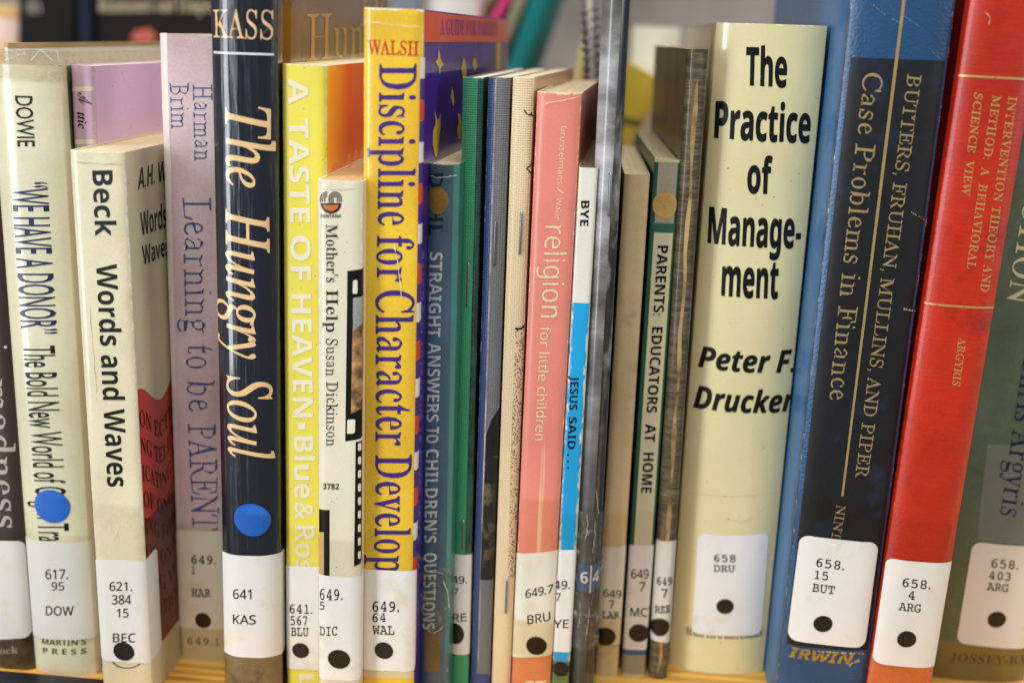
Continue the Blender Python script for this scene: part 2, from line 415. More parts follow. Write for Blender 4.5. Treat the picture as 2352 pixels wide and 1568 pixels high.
    't': [434, [243,662,148,662,105,547,23,497,23,434,94,434,94,171,100,109,117,62,143,28,178,6,219,-6,265,-10,305,-8,343,-3,402,15,402,126,356,114,333,110,308,109,282,113,261,125,248,144,243,171,243,434,396,434,396,546,243,546]],
    'u': [657, [224,546,75,546,75,190,88,99,128,38,190,2,269,-10,319,-5,366,9,406,34,437,70,445,70,465,0,579,0,579,546,430,546,430,289,424,212,405,156,369,121,312,109,272,117,245,139,229,176,224,227]],
    'v': [569, [156,546,0,546,208,0,361,0,569,546,413,546,308,235,293,178,286,123,282,123,280,149,269,207,261,235]],
    'w': [856, [158,546,10,546,165,0,325,0,425,432,429,432,485,191,527,0,689,0,846,546,700,546,628,276,603,125,599,125,595,176,585,239,511,546,347,546,278,274,262,186,255,125,251,125,234,244,228,277]],
    'y': [569, [163,546,0,546,217,4,208,-23,191,-60,168,-92,135,-113,93,-120,76,-120,34,-114,34,-232,67,-238,110,-240,183,-229,248,-198,300,-144,338,-70,569,546,409,546,301,217,287,144,284,144,282,169,273,217]],
}
GLYPHS['bolditalic'] = {
    'H': [756, [422,671,109,671,109,647,140,644,162,635,175,621,179,601,179,588,175,563,58,127,46,88,33,61,18,42,1,31,-22,25,-50,23,-50,0,263,0,263,23,211,36,193,70,195,91,202,122,257,329,496,329,442,127,430,88,417,61,402,42,385,31,362,25,334,23,334,0,647,0,647,23,615,27,594,36,581,50,577,71,579,91,586,122,700,549,712,587,725,613,739,630,756,641,778,645,806,647,806,671,492,671,492,647,524,644,546,635,559,621,563,601,561,577,555,549,508,375,269,375,315,544,327,582,339,609,353,628,371,639,393,645,422,647]],
    'c': [412, [314,454,266,461,199,449,131,412,70,357,24,291,-4,218,-14,145,-4,78,26,28,74,-3,138,-14,242,20,331,124,304,143,244,74,183,51,154,57,131,76,116,106,111,147,114,192,125,239,140,287,160,332,183,371,208,403,233,423,257,430,275,425,281,409,279,398,264,369,262,354,266,333,278,317,295,306,318,303,344,308,365,321,378,343,382,371,374,405,351,434]],
    'i': [289, [221,680,196,685,170,680,149,666,135,645,130,619,135,593,149,572,170,558,196,553,221,558,243,572,257,593,262,619,257,645,243,666], [133,127,223,461,133,445,28,431,29,406,38,406,69,399,79,378,76,353,6,96,2,76,1,61,6,31,20,8,43,-7,73,-12,154,21,231,120,211,134,171,81,141,63,129,68,125,82,127,101]],
    't': [275, [241,592,200,592,117,498,19,442,19,407,67,407,-22,78,-23,58,-6,4,45,-14,90,-5,132,22,172,65,214,126,191,141,146,81,115,61,104,67,100,84,104,114,114,153,188,407,267,407,278,447,199,447]],
}
GLYPHS['italic'] = {
    'H': [775, [402,692,126,692,121,672,145,670,164,666,179,660,188,651,194,639,196,624,192,594,56,86,41,53,21,33,9,27,-5,23,-45,20,-50,0,226,0,231,20,207,22,187,26,173,32,163,40,157,52,155,73,165,119,224,335,232,345,246,348,521,348,536,345,540,342,543,337,544,324,480,86,473,68,465,53,456,42,446,33,434,27,420,23,379,20,374,0,650,0,655,20,631,22,611,26,597,32,587,40,581,52,579,73,589,119,713,584,723,614,735,638,748,654,764,664,786,670,820,672,826,692,550,692,544,672,568,670,588,666,602,660,612,651,618,639,620,624,616,593,564,400,556,390,542,386,266,386,251,390,244,397,243,410,289,580,300,613,312,638,326,654,343,664,366,670,397,672]],
    'S': [549, [330,707,292,704,258,697,226,684,198,666,175,644,156,619,142,590,134,559,131,526,133,498,141,470,153,442,171,413,196,381,286,286,320,242,340,208,350,173,351,156,349,130,343,106,334,85,320,65,304,48,286,35,264,24,242,18,217,16,172,22,134,39,102,68,78,108,63,158,57,218,38,217,4,-12,22,-12,31,6,45,16,69,20,137,-1,184,-11,228,-14,269,-11,307,-2,342,13,372,32,398,56,420,85,435,116,445,151,448,188,442,242,423,290,392,334,299,433,280,455,250,498,239,519,232,540,230,560,233,593,244,621,261,644,284,661,312,672,345,675,383,670,414,655,440,631,459,597,471,554,475,501,491,501,523,704,504,704,494,691,482,683,463,680,404,699,376,705]],
    'T': [625, [110,692,66,526,88,524,99,554,111,580,126,601,142,619,163,633,187,643,216,650,250,655,316,656,331,654,340,648,343,639,342,627,207,133,189,80,180,62,170,47,158,36,144,29,128,24,108,21,78,20,74,0,388,0,394,20,355,21,332,24,316,29,304,37,297,49,295,64,301,108,447,638,450,645,460,653,474,656,515,656,557,653,589,646,611,633,625,613,633,587,636,526,635,521,654,521,686,692]],
    'e': [428, [319,469,291,471,244,466,197,449,150,422,120,399,93,373,69,344,47,312,28,280,14,246,3,212,-4,179,-6,147,-2,101,10,62,31,31,59,8,92,-5,132,-10,172,-7,210,2,245,18,279,40,312,70,344,106,329,121,276,75,225,47,177,38,125,50,94,86,84,146,91,212,180,228,253,252,310,282,351,317,376,355,384,396,381,418,373,437,360,452,342,462], [247,441,268,444,288,440,300,426,304,404,298,365,280,329,250,296,209,268,157,248,95,235,108,274,124,309,142,343,161,372,182,397,204,417,226,432]],
    'g': [426, [251,472,226,474,188,471,152,463,119,449,89,430,64,407,43,381,27,352,18,322,15,290,23,246,47,210,87,180,32,125,19,110,12,97,9,85,14,66,29,50,53,36,-19,-8,-63,-57,-77,-111,-72,-143,-57,-171,-31,-195,3,-213,45,-224,94,-228,140,-226,182,-219,220,-207,253,-191,280,-171,303,-148,319,-121,329,-91,332,-59,327,-24,313,5,289,28,256,47,215,65,124,97,99,113,90,129,94,143,104,157,122,172,150,169,200,172,234,180,267,193,295,211,320,233,341,259,357,287,366,319,369,352,366,382,362,396,431,396,431,440,366,440,354,442,278,466], [199,447,219,450,237,448,253,441,266,430,276,414,282,394,284,371,282,340,277,311,268,283,255,257,241,235,225,217,206,203,187,195,166,192,129,201,106,227,99,271,101,302,107,331,117,359,129,384,144,406,162,425,180,439], [27,-10,78,27,159,2,214,-24,243,-47,254,-59,260,-74,262,-89,245,-149,195,-185,112,-197,42,-186,0,-152,-14,-95,-4,-51]],
    'h': [599, [291,760,107,760,98,718,145,713,168,697,176,671,167,618,37,0,130,0,184,256,199,304,224,354,258,405,297,447,335,473,373,481,399,474,414,455,419,422,412,366,370,171,364,126,362,90,365,61,373,37,387,17,405,2,427,-7,453,-10,492,-4,533,15,575,47,557,76,534,63,513,56,493,53,474,58,462,74,458,101,459,133,463,168,513,408,515,434,503,496,467,533,408,545,342,530,280,485,223,410,212,410,252,576]],
    'l': [257, [250,724,243,725,89,701,87,683,109,682,126,679,138,675,145,668,150,658,151,644,149,625,8,100,-2,50,-3,39,-2,25,3,13,11,3,21,-5,33,-10,47,-11,67,-8,90,2,115,18,142,41,170,70,198,107,182,122,149,83,122,59,101,51,91,54,85,61,83,74,87,102,255,716,254,721]],
    'n': [542, [194,471,170,467,119,455,29,442,26,424,53,423,68,421,79,417,86,411,91,402,92,391,91,375,79,329,-18,0,63,0,88,86,113,156,138,211,166,259,201,305,237,346,255,364,291,392,307,401,322,407,335,409,349,406,358,395,361,378,357,347,285,73,281,41,283,25,287,12,295,1,305,-7,317,-11,331,-13,382,2,431,47,480,123,464,135,434,88,408,59,386,50,374,53,367,60,365,79,378,131,444,361,450,401,450,414,444,445,424,463,392,469,359,463,322,447,280,419,235,379,188,327,138,264,199,465,197,469]],
    'o': [522, [348,466,300,471,263,468,227,459,191,443,155,422,122,397,92,369,64,336,40,302,21,266,6,228,-3,190,-6,152,-1,105,14,66,39,33,71,8,111,-7,157,-12,207,-7,255,8,303,34,333,56,361,81,387,109,410,140,429,172,446,206,457,240,465,274,467,307,462,354,447,393,422,427,388,451], [261,440,294,445,341,433,370,397,379,337,377,303,371,268,362,232,349,195,333,160,315,127,294,96,271,70,247,48,221,31,195,20,168,17,143,20,122,29,106,45,93,66,86,92,83,124,87,172,98,221,116,273,140,322,167,364,197,399,229,424]],
    'r': [333, [183,470,176,471,22,442,19,423,58,419,70,415,77,409,82,399,83,386,81,368,68,311,-19,0,61,0,111,164,175,297,253,399,256,387,261,377,268,369,277,363,287,359,298,358,313,360,326,366,337,376,346,389,351,404,353,421,352,435,348,447,341,458,332,465,321,470,309,471,263,448,205,380,133,267,186,465]],
    'u': [542, [177,471,23,446,20,428,58,425,70,422,77,416,82,407,83,386,75,340,21,146,8,84,6,56,8,36,13,20,22,6,34,-4,50,-10,68,-12,108,-5,148,14,189,48,232,94,278,154,327,228,296,121,288,89,283,62,281,40,287,11,303,-6,331,-12,383,2,434,43,483,111,469,125,437,82,410,57,387,48,376,50,369,58,367,70,368,86,380,137,467,460,389,460,375,406,358,353,338,303,314,255,290,211,264,171,237,136,210,106,185,81,160,63,138,52,118,48,101,52,91,62,88,80,90,98,105,159,190,457,189,468]],
    'y': [402, [103,461,93,471,66,467,13,452,-33,445,-36,428,-15,426,3,420,16,411,27,399,36,383,54,322,118,-10,51,-103,25,-136,3,-155,-13,-162,-25,-161,-62,-147,-72,-146,-84,-147,-94,-151,-103,-158,-110,-166,-114,-175,-115,-186,-114,-198,-109,-208,-102,-217,-91,-223,-79,-227,-65,-228,-48,-225,-29,-217,-9,-204,34,-165,58,-140,105,-82,198,52,261,152,310,236,344,302,364,359,371,406,369,425,365,440,357,453,346,462,333,468,319,470,307,469,296,465,287,459,280,450,275,440,274,429,275,416,278,407,294,390,312,377,320,363,323,347,317,318,312,305,257,206,183,85,126,384,114,432]],
}
GLYPHS['mono'] = {
    '.': [219, [151,93,109,111,67,93,49,51,67,9,109,-9,151,9,169,51]],
    '0': [602, [359,622,301,632,219,611,155,546,115,444,101,308,107,215,126,136,155,71,195,24,244,-6,301,-16,384,6,447,71,488,173,501,308,495,401,477,481,447,545,408,593], [253,546,301,562,350,546,387,499,411,419,419,308,411,197,387,117,349,69,301,53,254,69,215,117,190,197,182,308,190,420,215,499]],
    '1': [602, [348,621,333,629,312,626,167,587,143,574,135,553,144,530,169,522,184,524,276,546,276,69,162,68,142,63,131,53,128,35,138,9,167,0,459,0,488,9,498,35,495,53,485,63,464,68,353,69,353,597]],
    '2': [602, [344,626,293,632,253,629,215,620,179,606,148,588,125,570,113,556,107,541,105,523,106,500,111,485,119,475,134,472,160,480,197,528,224,548,257,560,291,564,334,556,369,532,391,495,398,447,391,406,370,363,351,338,283,266,105,94,86,68,80,43,93,11,131,0,453,0,472,8,481,32,487,80,478,110,452,120,426,109,415,77,192,77,342,221,388,267,424,309,451,346,469,381,480,416,483,451,477,500,458,543,429,580,390,608]],
    '3': [602, [347,627,299,632,257,629,217,618,180,602,150,584,130,563,123,543,125,530,133,521,143,514,155,512,167,514,225,547,245,556,268,562,294,564,334,557,367,535,388,501,395,458,390,428,375,401,352,381,323,369,293,363,268,360,250,352,244,328,246,311,252,302,265,296,287,294,342,285,382,261,406,224,414,178,405,131,379,93,337,67,283,59,225,69,138,107,126,109,112,107,101,100,93,89,90,75,97,53,117,32,147,13,187,-3,232,-13,280,-16,340,-10,393,9,437,38,470,77,490,124,497,178,489,233,467,279,429,314,377,336,451,388,476,472,470,515,453,553,426,586,390,611]],
    '4': [602, [331,630,325,628,312,612,94,242,90,230,88,215,88,181,95,159,114,151,342,151,342,69,285,69,258,61,249,35,251,18,258,8,270,2,289,0,447,0,476,9,486,35,483,52,473,62,456,67,414,69,414,151,455,151,470,153,479,160,492,210,492,218,486,236,469,242,462,240,448,227,439,225,414,225,414,596,410,614,399,621,341,630], [157,225,342,556,342,225]],
    '5': [602, [412,616,165,616,131,609,120,586,120,343,121,322,125,307,132,296,147,293,159,295,229,328,284,337,321,332,354,319,381,297,402,269,416,235,420,196,410,140,380,95,333,65,273,55,215,63,130,91,119,93,106,91,95,84,88,73,85,60,99,31,139,6,200,-11,278,-16,340,-9,395,12,440,45,474,89,495,141,502,199,496,255,476,305,445,346,406,378,358,398,303,405,251,399,191,382,191,540,412,540,447,550,459,578,447,607]],
    '6': [602, [450,631,412,632,325,621,249,587,187,532,140,459,111,369,101,264,107,185,127,117,158,61,200,19,252,-7,313,-16,364,-9,409,10,447,41,475,82,493,131,499,187,493,240,475,289,446,329,409,361,364,381,314,388,244,371,185,320,212,425,261,503,331,551,419,567,456,569,477,574,487,584,490,599,486,616,473,626], [262,308,305,317,349,308,385,280,408,237,416,183,408,129,386,89,351,63,309,54,265,63,229,91,204,134,196,190,204,242,227,282]],
    '7': [602, [464,616,141,616,118,609,108,588,102,530,110,506,134,498,160,509,171,543,419,543,225,15,224,6,229,-5,245,-9,296,-8,301,-6,308,10,489,557,491,574,491,591,484,610]],
    '8': [602, [354,626,301,632,247,626,201,610,162,583,133,548,114,506,108,459,132,375,203,316,160,291,128,257,109,215,102,168,108,117,127,73,157,36,197,8,245,-10,301,-16,356,-10,404,7,444,35,475,71,494,115,500,166,494,215,474,257,442,291,398,316,470,375,494,459,488,506,469,548,439,583,401,610], [255,560,301,568,348,560,385,537,407,502,415,460,407,416,384,380,347,357,301,349,255,357,219,380,195,415,187,459,195,503,219,538], [253,272,301,280,349,272,387,249,412,213,420,166,412,119,388,83,350,60,301,52,252,60,214,85,190,121,182,166,190,213,215,250]],
    '9': [602, [345,623,284,632,235,626,190,607,152,576,124,536,105,486,99,428,105,375,124,327,152,286,190,255,235,235,284,228,353,245,412,295,385,189,336,112,266,65,179,49,143,47,122,43,111,33,107,16,111,-1,124,-10,147,-15,180,-16,271,-5,349,30,412,84,459,158,487,247,497,351,490,430,471,499,439,555,397,597], [246,553,288,562,335,552,371,523,394,479,402,426,394,376,370,335,335,308,292,299,248,308,213,336,190,379,182,433,190,487,212,528]],
    'A': [602, [168,579,133,578,113,573,103,563,100,544,103,527,113,516,130,511,154,509,225,509,59,69,26,67,12,62,4,52,1,35,4,16,13,6,28,2,52,0,180,0,206,2,224,6,234,16,237,35,234,52,224,62,206,67,181,69,134,69,176,185,424,185,471,69,426,69,401,67,384,62,374,52,371,35,375,16,386,6,404,2,429,0,562,0,583,2,597,8,604,18,606,35,604,52,596,62,582,67,552,69,361,546,352,565,341,574,327,578], [200,250,294,509,400,250]],
    'B': [602, [307,579,79,579,54,570,45,544,48,525,58,515,75,511,120,509,120,69,71,68,53,63,45,53,42,35,50,9,76,0,330,0,411,6,467,22,506,49,534,83,551,123,557,167,531,253,453,307,502,355,519,422,506,488,466,538,400,569], [197,509,318,509,406,487,435,419,427,378,402,351,359,334,299,329,197,329], [197,269,310,269,382,264,432,249,462,219,472,169,463,124,436,93,385,75,305,69,197,69]],
    'C': [602, [383,587,319,595,244,585,177,555,120,508,76,446,48,372,39,289,48,204,76,131,120,69,176,24,243,-5,317,-15,357,-12,397,-3,434,11,469,27,499,45,522,64,536,82,541,98,539,112,531,123,520,131,505,133,492,130,400,76,321,61,267,68,221,90,182,124,153,170,134,225,128,289,141,389,180,465,240,513,319,529,368,522,407,502,435,472,449,434,457,402,466,386,479,380,494,378,512,380,523,388,527,400,529,417,527,550,525,567,515,582,491,587,469,581,455,563]],
    'D': [602, [292,579,82,578,64,574,53,564,49,544,52,527,60,516,75,511,108,509,108,69,74,67,60,62,52,52,49,35,58,9,85,0,208,0,253,-2,352,6,425,31,479,72,521,132,549,205,558,289,550,371,525,442,486,500,434,543,368,570], [241,511,347,497,421,458,463,390,477,289,463,188,422,119,350,79,245,66,184,69,184,509,213,511]],
    'E': [602, [495,579,92,579,66,578,48,574,37,564,33,544,36,526,46,516,63,511,92,509,123,509,123,69,64,68,46,64,36,54,33,35,42,9,69,0,495,0,521,9,529,36,529,159,527,181,523,196,512,204,495,207,476,204,466,194,462,175,460,148,460,69,200,69,200,285,328,285,330,242,334,224,343,214,359,211,375,214,385,223,389,240,390,359,389,386,385,404,375,414,359,417,343,414,334,407,330,392,328,370,328,344,200,344,200,509,460,509,460,423,462,403,468,390,478,383,495,380,512,383,522,391,527,405,529,425,529,540,521,569]],
    'F': [602, [512,579,80,579,55,570,46,544,56,518,85,509,135,509,135,69,88,69,68,67,56,62,48,52,46,35,55,9,80,0,321,0,347,9,355,35,345,61,316,69,212,69,212,285,341,285,343,242,347,224,356,214,372,211,387,214,396,221,401,234,402,378,395,407,372,417,356,414,347,404,343,386,341,344,212,344,212,509,477,509,477,423,479,403,485,390,495,383,512,380,538,389,546,414,546,540,538,569]],
    'G': [602, [381,588,314,595,237,585,170,555,113,508,70,446,43,372,34,289,43,203,71,128,114,68,173,23,244,-6,326,-15,365,-14,401,-11,432,-5,461,3,504,19,522,29,528,40,530,52,530,200,553,202,565,207,571,216,573,232,567,256,548,264,337,264,322,262,312,258,308,248,306,232,313,208,334,200,456,200,456,84,393,61,334,53,275,60,224,83,181,118,150,166,130,223,123,289,136,392,176,467,236,514,314,529,360,523,399,504,429,476,447,443,459,416,469,405,487,403,505,406,516,413,522,426,524,446,523,550,518,573,507,585,486,589,465,583,450,565]],
    'H': [602, [107,579,82,578,64,574,53,564,49,544,52,527,60,516,75,511,108,509,108,69,74,67,60,62,52,52,49,35,58,9,85,0,214,0,239,2,256,7,266,17,269,35,266,52,257,62,241,67,217,69,183,69,183,272,418,272,418,69,394,69,366,67,348,62,337,52,333,35,337,15,348,5,367,1,492,0,520,1,539,5,550,15,553,35,551,52,543,62,529,67,494,69,494,509,528,511,542,516,550,527,553,544,544,570,517,579,366,578,347,573,336,563,333,544,336,528,345,517,361,511,385,509,418,509,418,339,183,339,183,509,235,511,254,516,265,526,269,544,266,564,255,574,237,578]],
    'I': [602, [472,579,153,579,127,578,109,574,98,564,94,544,97,526,107,516,124,511,153,509,262,509,262,69,125,68,107,64,97,54,94,35,103,9,130,0,449,0,478,2,496,6,505,16,508,35,505,54,495,64,477,68,339,69,339,509,449,509,478,511,496,516,505,526,508,544,499,570]],
    'J': [602, [538,579,243,579,217,578,199,574,188,564,184,544,187,526,197,516,215,511,243,509,375,509,375,208,368,136,346,86,306,57,247,47,195,56,156,82,130,125,122,188,120,218,114,235,102,243,86,245,68,242,59,234,55,219,54,79,56,57,61,44,73,34,95,21,125,8,163,-4,205,-12,252,-15,345,-2,407,37,441,102,452,196,452,509,515,509,543,511,561,516,570,526,573,544,564,570]],
    'K': [602, [70,579,45,570,36,544,46,518,75,509,125,509,125,69,78,69,58,67,46,62,38,52,36,35,45,9,70,0,237,0,260,2,275,7,283,17,286,35,283,52,274,62,258,67,234,69,201,69,201,222,255,273,320,239,381,154,455,19,462,9,469,4,478,1,539,0,565,9,573,35,571,52,563,62,549,67,513,69,476,139,444,196,416,240,393,270,350,308,308,326,497,509,529,511,545,516,553,527,556,544,548,570,522,579,378,579,352,570,343,544,354,518,387,509,405,509,201,310,201,509,252,511,271,516,282,526,286,544,283,563,275,573,260,578]],
    'L': [602, [330,579,87,579,62,578,44,574,33,564,29,544,32,526,42,516,59,511,87,509,148,509,148,69,59,68,42,64,32,54,29,35,38,9,64,0,520,0,546,9,555,36,555,197,553,226,549,243,539,252,520,255,502,252,492,243,487,225,485,197,485,69,225,69,225,509,307,509,334,511,353,515,363,525,366,544,357,570]],
    'M': [602, [142,579,62,579,38,571,30,546,33,529,41,520,55,515,85,513,71,69,33,67,18,62,10,52,7,35,15,9,41,0,178,0,200,2,216,7,224,17,227,35,224,52,215,62,199,67,175,69,142,69,151,489,249,208,257,191,267,180,280,174,298,172,317,174,330,180,340,191,348,208,444,489,455,69,407,67,389,62,378,52,375,35,378,17,387,7,402,2,424,0,561,0,587,9,595,35,592,52,584,62,569,67,531,69,517,513,547,515,562,520,569,529,572,546,564,571,540,579,459,579,425,571,406,546,302,240,195,546,176,571]],
    'N': [602, [101,579,58,578,34,573,21,562,17,544,22,525,37,515,62,511,99,509,99,69,68,67,53,62,44,52,41,35,50,9,76,0,221,0,247,2,265,6,275,16,278,35,275,52,266,62,251,67,228,69,168,69,168,468,438,3,446,-5,454,-7,476,-8,492,-7,504,-4,510,3,512,17,512,509,542,511,557,516,565,527,568,544,559,570,533,579,369,578,353,573,343,563,340,544,353,518,390,509,444,509,444,123,198,548,187,564,178,574,165,578]],
    'O': [602, [373,585,301,595,229,585,165,557,112,511,71,450,46,375,37,290,46,207,72,133,112,71,166,25,229,-5,301,-15,373,-5,437,23,490,69,531,130,556,205,565,290,556,375,531,450,490,511,437,557], [228,511,301,526,372,511,429,466,465,391,477,290,465,189,429,115,372,69,301,54,230,69,174,115,137,189,125,290,137,391,173,466]],
    'P': [602, [304,579,78,579,53,570,44,544,47,525,58,515,77,511,108,509,142,509,142,69,79,69,53,61,44,35,52,9,78,0,317,0,340,2,355,7,363,17,366,35,355,61,321,69,219,69,219,218,304,218,486,263,546,398,486,534], [309,509,425,481,463,396,425,311,309,282,219,282,219,509]],
    'R': [602, [270,579,64,579,39,571,30,546,40,521,70,513,116,513,116,69,72,69,52,67,40,62,32,52,30,35,38,9,64,0,228,0,250,2,266,7,274,17,277,35,274,52,265,62,249,67,225,69,192,69,192,251,256,251,284,248,307,239,328,219,352,185,366,162,471,10,483,3,499,0,553,0,579,9,587,35,584,52,576,62,562,67,524,69,417,231,408,242,384,260,440,282,481,316,506,360,514,412,508,459,490,500,472,525,451,545,423,560,386,571,336,577], [192,513,296,513,397,488,430,414,396,340,293,316,192,316]],
    'S': [602, [361,588,302,595,243,589,190,572,146,544,114,509,93,467,86,420,98,356,134,310,194,279,280,259,352,249,423,219,447,157,438,116,409,82,364,59,305,51,248,58,202,80,169,112,137,185,109,196,91,193,79,186,73,173,71,134,77,31,90,-7,119,-20,136,-18,148,-12,154,0,158,19,231,-7,302,-15,396,-2,467,36,512,93,527,166,484,275,355,326,277,336,193,366,165,424,174,467,202,500,244,522,298,529,345,524,384,508,412,482,443,421,467,412,495,421,504,448,499,534,495,573,484,587,457,592,443,591,433,587,428,579,426,567]],
    'T': [602, [513,579,89,579,62,571,52,545,46,363,54,335,80,325,100,328,111,337,116,354,118,382,122,509,262,509,262,69,172,69,152,67,140,62,132,52,130,35,139,9,164,0,438,0,464,9,472,35,462,61,433,69,339,69,339,509,479,509,484,382,487,354,492,337,502,328,522,325,549,334,556,361,550,545,540,571]],
    'U': [602, [92,579,64,578,46,574,35,564,31,544,34,527,42,516,57,511,90,509,90,222,105,119,148,45,215,0,301,-15,460,44,513,222,513,509,543,511,558,516,566,527,569,544,560,570,534,579,379,578,363,573,353,563,350,544,354,526,365,516,385,511,414,509,440,509,440,233,432,154,410,99,368,66,305,55,242,66,201,99,177,154,169,233,169,509,219,511,238,516,248,526,251,544,248,563,239,573,220,578]],
    'W': [602, [187,579,29,579,19,577,11,571,4,560,2,546,12,521,40,513,46,513,122,15,126,7,131,2,141,0,189,1,196,5,201,11,298,357,404,21,414,5,431,0,474,1,480,5,483,13,553,513,559,513,588,521,597,546,595,560,589,571,580,577,570,579,412,579,391,577,377,573,368,563,365,546,376,521,408,513,485,513,437,125,338,431,332,437,324,440,289,441,277,440,269,437,259,417,175,125,122,513,191,513,223,521,234,546,231,563,223,573,208,577]],
    'Y': [602, [97,579,71,578,53,574,42,564,38,544,41,527,50,516,65,511,97,509,260,231,260,69,160,68,143,64,133,54,130,35,133,16,142,6,158,2,182,0,414,0,440,2,456,7,464,17,467,35,464,54,454,64,436,68,337,69,337,224,503,509,535,511,550,516,558,527,561,544,558,563,549,573,531,578,413,579,386,578,370,573,362,563,359,544,362,527,370,516,385,511,407,509,427,509,304,297,186,509,227,511,245,516,255,526,258,544,255,563,247,573,231,578]],
}
